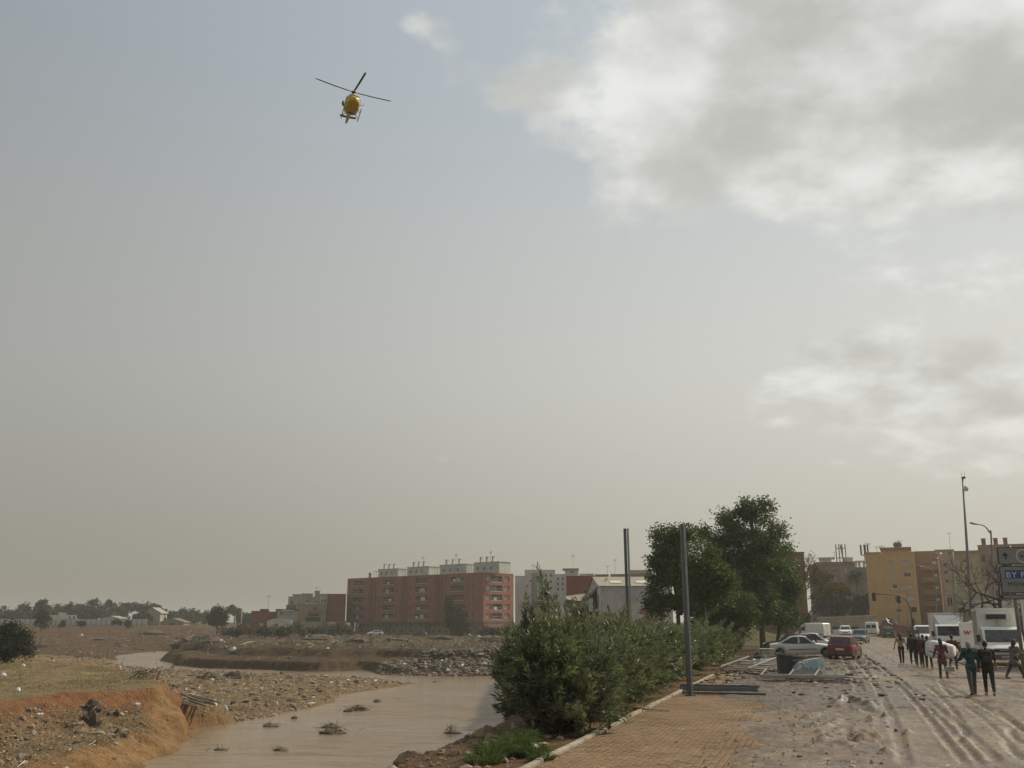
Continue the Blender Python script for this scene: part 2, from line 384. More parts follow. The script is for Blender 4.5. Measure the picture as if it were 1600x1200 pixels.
# what the soil is made of, place by place
def soils(x, y, z):
    c = np.zeros(x.shape+(4,)); c[..., 3] = 1
    def put(w, col):
        for k in range(3): c[..., k] = c[..., k]*(1-w)+w*col[k]
    n1 = fbm(x*0.3, y*0.3, 4, 51); n2 = fbm(x*0.06, y*0.06, 3, 52); n3 = fbm(x*1.1, y*1.1, 3, 53)
    put(np.ones_like(x), (0.075, 0.052, 0.033))
    d = poly_sd(x, y, WP); dg = poly_sd(x, y, GZ); dl = poly_sd(x, y, LP)
    put(sstep(-0.1, 0.5, n1+0.5*n2)*0.6, (0.115, 0.078, 0.047))
    put(sstep(0.1, 0.5, n3)*sstep(330, 200, y)*0.4, (0.15, 0.115, 0.075))
    put(sstep(165, 220, y)*sstep(-60, -90, x)*(0.5+0.4*n1), (0.115, 0.070, 0.042))      # brown slope
    put(sstep(150, 170, y)*sstep(-70, -40, x)*sstep(0.0, 0.35, n1)*0.7, (0.12, 0.11, 0.06))
    road_tr = np.exp(-((y-(205+0.22*x))/4.0)**2)*sstep(-60, -30, x); put(road_tr*0.8, (0.24, 0.19, 0.135))
    wG = sstep(1.0, -1.0, dg)
    put(wG, (0.215, 0.160, 0.098))
    put(wG*sstep(0.0, 0.5, n3)*0.6, (0.30, 0.235, 0.155)); put(wG*sstep(0.15, 0.5, n1)*0.6, (0.135, 0.085, 0.05))
    face = sstep(3.0, 0.6, dl+0.9*n1)*sstep(-1.3, -0.3, dl+0.4*n3)*wG*sstep(-34, -29, x+0.1*(60-y))
    put(np.clip(face*sstep(95, 78, y), 0, 1), (0.235, 0.122, 0.066))
    put(wG*sstep(2.2, 1.3, d+0.8*n1+0.4*n3)*sstep(69, 64, y), (0.325, 0.205, 0.108)); put(wG*sstep(3.2, 1.0, d)*sstep(69, 64, y)*sstep(0.05, 0.4, n3)*0.75, (0.19, 0.11, 0.05))                  # ochre silt at the water's edge
    put(wG*sstep(0.6, 0.1, d)*0.5, (0.22, 0.14, 0.07))
    gr = wG*sstep(-0.8, -1.8, dl+0.5*n1)
    put(gr, (0.235, 0.190, 0.118)); put(gr*sstep(-0.05, 0.35, n1)*0.7, (0.165, 0.135, 0.080)); put(gr*sstep(0.2, 0.5, n3)*0.6, (0.30, 0.265, 0.165))
    put(np.exp(-((x-25)/10)**2-((y-128)/12)**2), (0.07, 0.11, 0.035))
    nr = sstep(-9, -4, x)*sstep(60, 40, y)*sstep(0.2, 0.8, d); put(nr, (0.17, 0.115, 0.068)); put(nr*sstep(0.1, 0.5, n3)*0.6, (0.27, 0.19, 0.11))
    put(sstep(6, 12, x)*sstep(60, 110, y)*sstep(190, 130, y)*(1-np.exp(-((x-25)/10)**2-((y-128)/12)**2))*0.6, (0.12, 0.11, 0.06))
    put(sstep(330, 420, y), (0.09, 0.085, 0.055))
    return c
m, t, b, q = newmat('earth')
at_ = N(t, 'ShaderNodeAttribute', attribute_name='soil'); ps = N(t, 'ShaderNodeNewGeometry').outputs['Position']
na = q.noise(ps, 1.7, 8, 0.7); nb = q.noise(ps, 9.0, 6, 0.7)
c = q.mix(1.0, at_.outputs['Color'], q.mix(q.ss(na, 0.3, 0.7), (0.72, 0.72, 0.74), (1.25, 1.22, 1.18)), 'MULTIPLY')
c = q.mix(1.0, c, q.mix(q.ss(nb, 0.32, 0.68), (0.75, 0.74, 0.72), (1.22, 1.22, 1.22)), 'MULTIPLY')
c = q.mix(1.0, c, (1.04, 0.94, 0.78), 'MULTIPLY'); L(t, c, b.inputs['Base Color']); L(t, q.ss(na, 0.3, 0.75, 0.62, 0.95), b.inputs['Roughness']); b.inputs['Specular IOR Level'].default_value = 0.12
bn = N(t, 'ShaderNodeBump'); bn.inputs['Distance'].default_value = 0.36; L(t, q.m('ADD', na, q.m('MULTIPLY', nb, 0.5)), bn.inputs['Height']); L(t, bn.outputs[0], b.inputs['Normal'])
EARTH = m
ground = np_mesh('ground', np.stack([GX, GY, GZt], -1).reshape(-1, 3), F, EARTH, None, True, {'soil': soils(GX, GY, GZt).reshape(-1, 4)})
ground['kind'] = 'structure'

# ------------------------------------------------------------------ muddy river
m, t, b, q = newmat('muddy_water')
ps = N(t, 'ShaderNodeNewGeometry').outputs['Position']
mp = N(t, 'ShaderNodeMapping'); L(t, ps, mp.inputs[0]); mp.inputs['Scale'].default_value = (0.16, 0.75, 1.0); mp.inputs['Rotation'].default_value = (0, 0, R(-8))
na = q.noise(mp.outputs[0], 1.3, 6, 0.62, 0.6); nb = q.noise(mp.outputs[0], 6.5, 4, 0.6); nc = q.noise(ps, 0.045, 3, 0.5)
c = q.mix(q.ss(nc, 0.35, 0.65), (0.245, 0.168, 0.095), (0.30, 0.215, 0.130)); c = q.mix(q.ss(na, 0.48, 0.72), c, (0.16, 0.102, 0.056))
L(t, c, b.inputs['Base Color']); b.inputs['Roughness'].default_value = 0.14; b.inputs['Specular IOR Level'].default_value = 0.42
bn = N(t, 'ShaderNodeBump'); bn.inputs['Distance'].default_value = 0.30
L(t, q.m('MULTIPLY', q.m('ADD', na, q.m('MULTIPLY', nb, 0.30)), q.ss(nc, 0.36, 0.62, 0.25, 1.0)), bn.inputs['Height']); L(t, bn.outputs[0], b.inputs['Normal'])
mbw = MB(); mbw.quad((-140, 5, WL), (6, 5, WL), (6, 300, WL), (-140, 300, WL))
wt = mbw.build('river_water', m, fix=False); wt['kind'] = 'structure'

# ------------------------------------------------------------------ mud over the road
def pl_dist(x, y, pts):
    d2 = np.full(x.shape, 1e9); al = np.zeros(x.shape); run = 0.0
    for (ax, ay), (bx, by) in zip(pts[:-1], pts[1:]):
        ex, ey = bx-ax, by-ay; l = math.hypot(ex, ey)
        tt = np.clip(((x-ax)*ex+(y-ay)*ey)/(l*l+1e-9), 0, 1); dd = (x-ax-tt*ex)**2+(y-ay-tt*ey)**2
        al = np.where(dd < d2, run+tt*l, al); d2 = np.minimum(d2, dd); run += l
    return np.sqrt(d2), al
def smooth_line(pts, n=6):
    P_ = [Vector((p[0], p[1], 0)) for p in pts]; out = []
    for i in range(len(P_)-1):
        p0, p1, p2, p3 = P_[max(i-1, 0)], P_[i], P_[i+1], P_[min(i+2, len(P_)-1)]
        for k in range(n):
            u = k/n
            q_ = 0.5*((2*p1)+(p2-p0)*u+(2*p0-5*p1+4*p2-p3)*u*u+(3*p1-p0-3*p2+p3)*u**3); out.append((q_.x, q_.y))
    out.append((P_[-1].x, P_[-1].y)); return out
def gpl(*pp): return smooth_line([tuple(gp(a, b_))[:2] for a, b_ in pp])
ss_ = axis([(-8, -1.5, 0.12), (-1.5, 17, 0.055), (17, 32, 0.09), (32, 62, 0.2), (62, 200, 0.7)]); tt_ = axis([(0.8, 3, 0.14), (3, 14, 0.055), (14, 17, 0.14), (17, 40, 0.8)])
S_, T_ = np.meshgrid(ss_, tt_, indexing='ij')
MX = RO.x+RD.x*S_+RN.x*T_; MY = RO.y+RD.y*S_+RN.y*T_
edge = 2.55+0.75*fbm(S_*0.35, T_*0.35, 4, 61)+0.2*fbm(S_*2, T_*2, 2, 62)+2.2*np.exp(-((S_-(-3))/3.0)**2)*0-1.9*sstep(14.5, 20, S_)
cover = sstep(-0.25, 0.7, T_-edge)
mz = -0.05+0.115*cover
rise = 0.5*sstep(120, 200, MY)
near_w = sstep(70, 40, S_)
mz += cover*(0.022*fbm(MX*0.35, MY*0.35, 4, 71)+0.022*fbm(MX*1.9, MY*1.9, 4, 72, 0.6)+0.014*fbm(T_*1.6, S_*6.5, 3, 73)*sstep(3.5, 5, T_)+0.010*fbm(MX*7, MY*7, 2, 78))
lump = np.maximum(0, fbm(MX*1.25, MY*1.25, 4, 74, 0.6)-0.12); mz += cover*lump*0.12*sstep(7.8, 5.0, T_)*sstep(8.5, 13, S_)
mz += cover*0.07*np.maximum(0, fbm(MX*0.7, MY*0.7, 4, 79, 0.6))*sstep(16, 22, S_)*sstep(9, 5.5, T_)
def ridge(line, w, h, prof=1.0):
    global mz
    w = w*.66; h = h*.62; d_, a_ = pl_dist(MX, MY, line); ln = max(float(a_.max()), .1); e = sstep(0, 0.25, a_/ln)*sstep(1.0, 0.75, a_/ln)
    mz = mz+h*np.exp(-(d_/w)**2)*e*(0.75+0.8*fbm(MX*2.3, MY*2.3, 3, 75))
for ln, w, h in ((gpl((1300,1106),(1322,1099),(1348,1103),(1368,1113)), .22, .27), (gpl((1304,1112),(1330,1114),(1352,1120)), .16, .10), (gpl((1352,1108),(1362,1111),(1370,1118)), .22, .22), (gpl((1350,1130),(1362,1128),(1366,1138)), .10, .14),
                 (gpl((1330,1140),(1326,1150),(1338,1161),(1356,1172)), .20, -.16), (gpl((1335,1138),(1332,1150),(1345,1163),(1360,1172)), .10, .10), (gpl((1290,1166),(1316,1168),(1334,1174)), .15, .15), (gpl((1345,1150),(1352,1147),(1357,1155),(1348,1160)), .08, .13),
                 (gpl((1268,1142),(1292,1140),(1312,1126)), .16, .14), (gpl((1255,1124),(1290,1118),(1310,1122)), .18, .09), (gpl((1270,1182),(1330,1180),(1380,1184)), .12, .06), (gpl((1240,1198),(1300,1196),(1380,1197)), .14, .07), (gpl((1270,1192),(1310,1189)), .1, .06)):
    ridge(ln, w, h)
for k in range(46):      # loose clods and boot marks round the churned patch
    px, py = random.gauss(1310, 55), random.gauss(1140, 30); p = gp(px, max(1085, min(1198, py)))
    r_ = random.uniform(.04, .12); mz = mz+random.choice((1, 1, -0.6))*r_*0.9*np.exp(-(((MX-p.x)**2+(MY-p.y)**2)/r_**2))
mz = mz*1.0
mlight = np.zeros_like(mz); mdark = np.zeros_like(mz)
def rut(line, w, h, tread=0.0, bank=0.4):
    global mz, mdark
    d_, a_ = pl_dist(MX, MY, line); e = sstep(0, 1.2, a_)*sstep(0, 1.2, a_.max()-a_)
    wv = 1+0.35*fbm(a_*0.6, a_*0+3, 3, 76)
    h = h*.80; w = w*.80; mz = mz-h*e*np.exp(-(d_/(w*wv))**6)+h*bank*e*np.exp(-((d_-w*1.45)/(w*0.35))**2)
    if tread: mz = mz+tread*e*np.exp(-(d_/w)**4)*np.sin(a_*2*math.pi/0.17+d_*14)
    mdark = np.maximum(mdark, 0.5*e*np.exp(-(d_/w)**4))
for ln, w, h, tr in ((gpl((1398,1066),(1440,1112),(1478,1160),(1516,1205)), .13, .075, .012), (gpl((1408,1066),(1455,1112),(1498,1160),(1540,1210)), .12, .05, .016), (gpl((1442,1070),(1478,1100),(1505,1140),(1500,1158),(1480,1166)), .12, .05, .018),
                     (gpl((1468,1062),(1476,1080),(1495,1096)), .12, .05, .012), (gpl((1552,1108),(1580,1128),(1604,1152)), .11, .05, .016), (gpl((1582,1140),(1580,1152),(1604,1172)), .12, .055, .018), (gpl((1566,1160),(1580,1178),(1604,1196)), .11, .05, .016),
                     (gpl((1330,1010),(1370,1040),(1420,1075),(1490,1130),(1570,1205)), .14, .05, .01), (gpl((1340,1005),(1400,1038),(1470,1070),(1560,1120),(1640,1170)), .14, .05, .01), (gpl((1318,1012),(1352,1050),(1382,1100),(1405,1160),(1415,1210)), .15, .045, .008),
                     (gpl((1345,1002),(1420,1032),(1520,1066),(1640,1110)), .15, .045, .0), (gpl((1312,1018),(1330,1050),(1345,1085)), .2, .05, .0), (gpl((1500,1100),(1540,1130),(1580,1170),(1600,1200)), .11, .03, .012)):
    rut(ln, w, h, tr)
mz = mz+rise
mn1 = fbm(MX*0.4, MY*0.4, 4, 81); mn2 = fbm(MX*1.6, MY*1.6, 4, 82)
mc = np.zeros(MX.shape+(4,)); mc[..., 3] = 1
def mput(w, col):
    for k in range(3): mc[..., k] = mc[..., k]*(1-w)+w*col[k]
mput(np.ones_like(mz), (0.170, 0.115, 0.064))
mput(sstep(-0.1, 0.5, mn1)*0.55, (0.220, 0.158, 0.094)); mput(sstep(0.05, 0.35, mn2)*0.7, (0.110, 0.076, 0.047))
mput(sstep(1.2, 0.0, T_-edge)*0.85, (0.215, 0.130, 0.066))
mput(sstep(10, 16, S_)*sstep(10, 6.0, T_+1.4*mn1)*0.9, (0.092, 0.061, 0.037)); mput(sstep(7.5, 4.5, T_+1.0*mn1)*sstep(11, 4, S_)*sstep(-0.1, 0.3, fbm(MX*2.4, MY*2.4, 4, 84))*0.65, (0.105, 0.072, 0.045)); mput(sstep(0.2, 0.45, fbm(T_*1.1, S_*5.5, 4, 85))*0.55, (0.12, 0.085, 0.055))
pud = gp(1395, 1062); mput(np.exp(-((MX-pud.x)/1.1)**2-((MY-pud.y)/3.2)**2)*0.75, (0.215, 0.160, 0.095))
pud = gp(1440, 1012); mput(np.exp(-((MX-pud.x)/3)**2-((MY-pud.y)/7)**2)*0.6, (0.20, 0.125, 0.08))
mput(mdark*0.55, (0.13, 0.10, 0.074))
m, t, b, q = newmat('road_mud')
at_ = N(t, 'ShaderNodeAttribute', attribute_name='soil'); ps = N(t, 'ShaderNodeNewGeometry').outputs['Position']
na = q.noise(ps, 2.2, 8, 0.7); nb = q.noise(ps, 14.0, 6, 0.72); nc = q.noise(ps, 0.5, 4, 0.6)
c = q.mix(1.0, at_.outputs['Color'], q.mix(q.ss(na, 0.3, 0.7), (0.82, 0.82, 0.82), (1.15, 1.15, 1.15)), 'MULTIPLY')
c = q.mix(1.0, c, q.mix(q.ss(nb, 0.3, 0.7), (0.78, 0.74, 0.68), (1.18, 1.10, 0.98)), 'MULTIPLY')
L(t, c, b.inputs['Base Color']); L(t, q.ss(q.m('ADD', nc, q.m('MULTIPLY', q.m('SUBTRACT', na, .5), .35)), 0.40, 0.60, 0.16, 0.62), b.inputs['Roughness']); b.inputs['Specular IOR Level'].default_value = 0.42
bn = N(t, 'ShaderNodeBump'); bn.inputs['Distance'].default_value = 0.085; L(t, q.m('ADD', na, q.m('MULTIPLY', nb, 0.18)), bn.inputs['Height']); L(t, bn.outputs[0], b.inputs['Normal'])
ni, nj = MX.shape; idx = np.arange(ni*nj).reshape(ni, nj)
F = np.stack([idx[:-1, :-1], idx[:-1, 1:], idx[1:, 1:], idx[1:, :-1]], -1).reshape(-1, 4)
road = np_mesh('road', np.stack([MX, MY, mz], -1).reshape(-1, 3), F, m, None, True, {'soil': mc.reshape(-1, 4)})
road['kind'] = 'structure'; ROADMAT = m
def rz_(x, y):          # height of the muddy road
    return 0.06+0.5*float(sstep(120, 200, np.array([float(y)]))[0])

# ------------------------------------------------------------------ paved footway: bed, pavers, kerb
m, t, b, q = newmat('ochre_paver')
ge = N(t, 'ShaderNodeNewGeometry'); oi = N(t, 'ShaderNodeObjectInfo'); ps = ge.outputs['Position']
rnd = q.m('FRACT', q.m('ADD', ge.outputs['Random Per Island'], q.m('MULTIPLY', oi.outputs['Random'], 7.3)))
c = q.mix(rnd, (0.31, 0.225, 0.120), (0.45, 0.35, 0.205))
na = q.noise(ps, 0.55, 7, 0.68); nb = q.noise(ps, 5.0, 6, 0.7); nc = q.noise(ps, 22, 4, 0.6)
c = q.mix(q.ss(q.m('ADD', na, q.m('MULTIPLY', q.m('SUBTRACT', nb, .5), .6)), 0.26, 0.48, 0.42, 0.98), c, (0.190, 0.115, 0.058))
c = q.mix(q.ss(q.noise(ps, 1.6, 8, 0.72), 0.50, 0.62, 0.0, 0.92), c, (0.135, 0.085, 0.046)); c = q.mix(1.0, c, q.mix(nc, (0.7, 0.7, 0.7), (1.3, 1.3, 1.3)), 'MULTIPLY')
L(t, c, b.inputs['Base Color']); b.inputs['Roughness'].default_value = 0.8; b.inputs['Specular IOR Level'].default_value = 0.25
bn = N(t, 'ShaderNodeBump'); bn.inputs['Distance'].default_value = 0.02; L(t, nb, bn.inputs['Height']); L(t, bn.outputs[0], b.inputs['Normal'])
PAVER = m
mb = MB(); mb.quad(rp(-8, -0.02, 0.012), rp(-8, 4.4, 0.012), rp(34, 4.4, 0.012), rp(34, -0.02, 0.012))
bed = mb.build('pavement', mat('paver_bed', (0.16, 0.105, 0.058), 0.9, 0.3, 4, 0.01, 20, world=True), fix=False); bed['kind'] = 'structure'
PL_, PW_ = 0.25, 0.125
def paver_rings(l, w, z0, z1, bev=0.010):
    h = [(-l/2, -w/2), (l/2, -w/2), (l/2, w/2), (-l/2, w/2)]
    f = lambda k, z: [(math.copysign(abs(x)-k, x), math.copysign(abs(y)-k, y), z) for x, y in h]
    return f(0, z0)+f(0, z1-bev)+f(bev, z1)
pfaces = [(0,1,5,4),(1,2,6,5),(2,3,7,6),(3,0,4,7),(4,5,9,8),(5,6,10,9),(6,7,11,10),(7,4,8,11),(8,9,10,11)]
pme = bpy.data.meshes.new('paver'); pme.from_pydata(paver_rings(PL_-0.016, PW_-0.015, -0.04, 0.0), [], pfaces); pme.materials.append(PAVER); pme.update()
spots = []
for j in range(int(4.1/PW_)):
    off = (j % 2)*PL_/2
    for i in range(int(40/PL_)):
        s_v, t_v = -7+off+i*PL_, 0.12+PW_/2+j*PW_
        p = rp(s_v, t_v); spots.append((p.y*1.0, s_v, t_v, p))
def inview(p):
    return abs(p.x) < p.y*0.53 and p.y > 16.0
vis = sorted([q_ for q_ in spots if inview(q_[3]) and q_[2] < 2.9], key=lambda q_: q_[0]); near300 = vis[:298]
nearset = set((q_[1], q_[2]) for q_ in near300)
rotp = Matrix.Rotation(RANG, 4, 'Z')
def lev(s_v, t_v): return 0.05+0.012*math.sin(s_v*1.3+t_v)*math.sin(t_v*1.7)+random.uniform(-.004, .004)
for _, s_v, t_v, p in near300:
    o = bpy.data.objects.new('paver', pme); link(o, bed); o.location = (p.x, p.y, lev(s_v, t_v)); o.rotation_euler = (random.gauss(0, .012), random.gauss(0, .008), RANG+random.gauss(0, .008))
mb = MB()
for _, s_v, t_v, p in spots:
    if (s_v, t_v) in nearset or p.y < 12: continue
    z = lev(s_v, t_v); mm = Matrix.Translation((p.x, p.y, z)) @ Matrix.Rotation(RANG+random.gauss(0, .008), 4, 'Z') @ Matrix.Rotation(random.gauss(0, .012), 4, 'X')
    mb.add([mm @ Vector(v) for v in paver_rings(PL_-0.016, PW_-0.015, -0.04, 0.0)], pfaces)
o = mb.build('paving_field', PAVER, bed, fix=False); o['kind'] = 'stuff'
kst = mat('kerb_stone', (0.33, 0.28, 0.205), 0.85, 0.3, 3, 0.006, 40, world=True)
kme = None
for i in range(36):
    mb = MB(); mb.box((0, 0, 0), (0.97, 0.12, 0.24))
    if kme is None:
        o = mb.build('kerb_stone', kst, bed, bevel=0.012); kme = o
    else:
        o = kme.copy(); COL.objects.link(o)
    p = rp(-4+i*0.985, 0.03); o.location = (p.x, p.y, -0.025+random.uniform(-.012, .012)); o.rotation_euler = (random.gauss(0, .02), 0, RANG+random.gauss(0, .008))

# ------------------------------------------------------------------ loose stones and scraps: nobody could count them
ICO = None
bm = bmesh.new(); bmesh.ops.create_icosphere(bm, subdivisions=1, radius=1.0)
icv = np.array([v.co[:] for v in bm.verts]); icf = np.array([[v.index for v in f.verts] for f in bm.faces]); bm.free()
def stones(name, pts, size, m, flat=0.65, parent=None):
    n = len(pts); k = len(icv)
    sc = size[:, None, None]*np.array([1, 1, flat])[None, None, :]*(0.65+0.7*rng.random((n, k, 1)))*(0.6+0.8*rng.random((n, 1, 3)))
    a = rng.random(n)*6.28; ca, sa = np.cos(a)[:, None], np.sin(a)[:, None]
    v = icv[None]*sc; vx = v[..., 0]*ca-v[..., 1]*sa; vy = v[..., 0]*sa+v[..., 1]*ca
    V = np.stack([vx, vy, v[..., 2]], -1)+pts[:, None, :]
    Fc = (icf[None]+(np.arange(n)*k)[:, None, None]).reshape(-1, 3)
    o = np_mesh(name, V.reshape(-1, 3), Fc, m, parent); o['kind'] = 'stuff'; return o
def rockmat(name, lo, hi):
    m, t, b, q = newmat(name); ge = N(t, 'ShaderNodeNewGeometry')
    cr = N(t, 'ShaderNodeValToRGB'); L(t, ge.outputs['Random Per Island'], cr.inputs[0])
    e = cr.color_ramp.elements; e[0].color = (*lo, 1); e[1].color = (*hi, 1); e[1].position = 0.93
    x = e.new(0.992); x.color = (0.55, 0.52, 0.45, 1)
    c = q.mix(1.0, cr.outputs[0], q.mix(q.noise(ge.outputs['Position'], 7, 4), (0.7, 0.7, 0.7), (1.3, 1.3, 1.3)), 'MULTIPLY')
    L(t, c, b.inputs['Base Color']); b.inputs['Roughness'].default_value = 0.85; return m
def scatter(n, box, cond):
    x = rng.uniform(box[0], box[1], n); y = rng.uniform(box[2], box[3], n); k = cond(x, y); x, y = x[k], y[k]
    return np.stack([x, y, terr(x, y)], -1)
inG = lambda x, y: (poly_sd(x, y, GZ) < -0.4) & (poly_sd(x, y, WP) > 0.25) & (poly_sd(x, y, LP) > 0.4) & (fbm(x*0.25, y*0.25, 3, 91) > -0.35)
pts = scatter(26000, (-48, -8, 42, 145), inG); ochre = (poly_sd(pts[:, 0], pts[:, 1], WP) < 2.4) & (pts[:, 1] < 68); pts = pts[~ochre | (rng.random(len(pts)) < 0.08)]
stones('gravel', pts, 0.045+0.26*rng.random(len(pts))**7, rockmat('gravel_rock', (0.085, 0.060, 0.036), (0.27, 0.205, 0.135)))
inS = lambda x, y: (poly_sd(x, y, WP) > 0.0) & (poly_sd(x, y, WP) < 9)
pts = scatter(2600, (-19, 2, 133, 146), inS)
stones('rubble_bank', pts, 0.12+0.35*rng.random(len(pts))**2, rockmat('rubble_rock', (0.06, 0.045, 0.03), (0.17, 0.132, 0.092)))
pts = scatter(1600, (-6, 1.5, 15, 27), lambda x, y: (poly_sd(x, y, WP) > 0.3) & ((x-RO.x)*RN.x+(y-RO.y)*RN.y < -0.3))
stones('bank_gravel', pts, 0.02+0.12*rng.random(len(pts))**5, rockmat('bank_rock', (0.13, 0.09, 0.055), (0.32, 0.24, 0.155)))
x = rng.uniform(2, 22, 6000); y = rng.uniform(15, 75, 6000); s_ = (x-RO.x)*RD.x+(y-RO.y)*RD.y; t_ = (x-RO.x)*RN.x+(y-RO.y)*RN.y
k = (t_ > 0.4) & (t_ < 16) & (rng.random(6000) < np.where((t_ < 6.5) & (t_ > 3), 0.9, 0.07)) & ((t_ > 3) | (rng.random(6000) < 0.25)); x, y, t_ = x[k], y[k], t_[k]
stones('mud_clods', np.stack([x, y, np.where(t_ > 3.2, 0.065, 0.055)], -1), 0.010+0.055*rng.random(len(x))**5, rockmat('mud_clod', (0.07, 0.05, 0.035), (0.21, 0.165, 0.115)), 0.5)
x = rng.uniform(4, 26, 9000); y = rng.uniform(26, 80, 9000); s_ = (x-RO.x)*RD.x+(y-RO.y)*RD.y; t_ = (x-RO.x)*RN.x+(y-RO.y)*RN.y
k = (t_ > np.where(y < 36, 3.6, -0.2)) & (t_ < 8.0) & ((y > 38) | (rng.random(9000) < .15)); x, y = x[k], y[k]
stones('churned_mud_clods', np.stack([x, y, np.full(len(x), 0.07)], -1), 0.025+0.13*rng.random(len(x))**3, rockmat('churned_clod', (0.05, 0.034, 0.022), (0.15, 0.11, 0.07)), 0.45)
pts = scatter(4200, (-110, 0, 140, 300), lambda x, y: (poly_sd(x, y, WP) > 1.0))
stones('plain_litter', pts, 0.06+0.3*rng.random(len(pts))**4, rockmat('plain_rock', (0.07, 0.055, 0.04), (0.20, 0.17, 0.125)), 0.6)

# small gravel, finer grained: low octahedra
ov = np.array([(1,0,0),(-1,0,0),(0,1,0),(0,-1,0),(0,0,1),(0,0,-1)], float); of = np.array([(0,2,4),(2,1,4),(1,3,4),(3,0,4)])
def pebbles(name, pts, size, m):
    n = len(pts); v = ov[None]*size[:, None, None]*(0.6+0.8*rng.random((n, 6, 1)))*(0.6+0.8*rng.random((n, 1, 3))); a = rng.random(n)*6.28; ca, sa = np.cos(a)[:, None], np.sin(a)[:, None]
    V = np.stack([v[..., 0]*ca-v[..., 1]*sa, v[..., 0]*sa+v[..., 1]*ca, v[..., 2]*.7], -1)+pts[:, None, :]
    o = np_mesh(name, V.reshape(-1, 3), (of[None]+(np.arange(n)*6)[:, None, None]).reshape(-1, 3), m); o['kind'] = 'stuff'
pts = scatter(90000, (-48, -8, 42, 145), lambda x, y: (poly_sd(x, y, GZ) < -0.3) & (poly_sd(x, y, WP) > 0.15) & (poly_sd(x, y, LP) > 0.7) & ((poly_sd(x, y, WP) > 2.2) | (y > 68)) & (np.abs(x) < y*.56))
pebbles('fine_gravel', pts, 0.03+0.09*rng.random(len(pts))**3, rockmat('fine_gravel_rock', (0.095, 0.062, 0.034), (0.33, 0.25, 0.16)))
x = rng.uniform(2, 24, 16000); y = rng.uniform(15, 62, 16000); t_ = (x-RO.x)*RN.x+(y-RO.y)*RN.y; k = (t_ > 2.6) & (t_ < 15) & (rng.random(16000) < np.where(t_ < 6.0, 1.0, .10)); x, y = x[k], y[k]
pebbles('mud_crumbs', np.stack([x, y, np.full(len(x), .07)], -1), 0.010+0.035*rng.random(len(x))**3, rockmat('mud_crumb', (0.085, 0.06, 0.04), (0.26, 0.20, 0.14)))
# flood-borne straw, twigs and splinters
def straws(name, pts, l, w, m, tilt=.35):
    n = len(pts); a = rng.random(n)*6.28; d = np.stack([np.cos(a), np.sin(a), rng.normal(0, tilt, n)], -1); s = np.stack([-np.sin(a), np.cos(a), np.zeros(n)], -1)*w[:, None]; h = d*l[:, None]/2; c = pts+np.array([0, 0, .04]); up = np.zeros((n, 3)); up[:, 2] = w*1.3
    V = np.stack([c-h-s, c+h-s*.6, c+h+s*.6, c-h+s, c-h+up, c+h+up], 1).reshape(-1, 3); k = np.arange(n)*6
    F = np.concatenate([np.stack([k, k+1, k+5, k+4], -1), np.stack([k+3, k+4, k+5, k+2], -1)]); o = np_mesh(name, V, F, m); o['kind'] = 'stuff'
pts = scatter(22000, (-50, -8, 42, 145), lambda x, y: (poly_sd(x, y, GZ) < -0.3) & (poly_sd(x, y, WP) > 0.2) & (poly_sd(x, y, LP) > 0.5) & (fbm(x*.3, y*.3, 3, 95) > -.15) & ((poly_sd(x, y, WP) > 1.8) | (y > 68)))
straws('flood_straw', pts, .15+.9*rng.random(len(pts))**4, .006+.02*rng.random(len(pts))**2, rockmat('straw', (0.10, 0.068, 0.038), (0.38, 0.295, 0.185)))
pts = scatter(16000, (-130, 4, 146, 330), lambda x, y: (poly_sd(x, y, WP) > 2) & (fbm(x*.12, y*.12, 4, 96) > -.05) & (np.abs(x) < y*.55))
straws('plain_brush', pts, .4+1.8*rng.random(len(pts))**4, .025+.05*rng.random(len(pts)), rockmat('brush', (0.045, 0.035, 0.022), (0.17, 0.135, 0.085)), .6)
# ================================================================== growing things
def unit(v): return v/np.maximum(np.linalg.norm(v, axis=-1, keepdims=True), 1e-9)
def rdir(n): return unit(rng.normal(size=(n, 3)))
def leaf_mesh(name, pos, dr, ln, wd, m, parent, droop=0.0, kind=True):
    n = len(pos); dr = unit(dr); sd = unit(np.cross(dr, rdir(n))); nm = np.cross(sd, dr)
    ln = np.broadcast_to(ln, (n,))[:, None]; wd = np.broadcast_to(wd, (n,))[:, None]
    mid = pos+dr*ln*0.45+nm*ln*0.06
    tip = pos+dr*ln; tip[:, 2] -= (droop*ln)[:, 0]
    V = np.stack([pos, mid+sd*wd*0.5, tip, mid-sd*wd*0.5], 1).reshape(-1, 3)
    F = (np.arange(n)*4)[:, None]+np.array([0, 1, 2, 3])[None]
    o = np_mesh(name, V, F, m, parent)
    if kind: o['kind'] = 'stuff'
    return o
BARK = mat('bark', (0.11, 0.085, 0.062), 0.9, 0.35, 6, 0.02, 25)
PALEBARK = mat('pale_bark', (0.26, 0.23, 0.19), 0.9, 0.3, 6, 0.01, 25)
STEM = mat('stem_bark', (0.095, 0.075, 0.05), 0.9, 0.3, 6)
OLE = leafmat('oleander_leaf', (0.058, 0.072, 0.042), (0.29, 0.305, 0.205), 0.38, 0.28)
OLE2 = leafmat('oleander_leaf_young', (0.066, 0.086, 0.040), (0.30, 0.315, 0.190), 0.38, 0.30)
PETAL = mat('white_petal', (0.75, 0.72, 0.68), 0.7, 0.1)
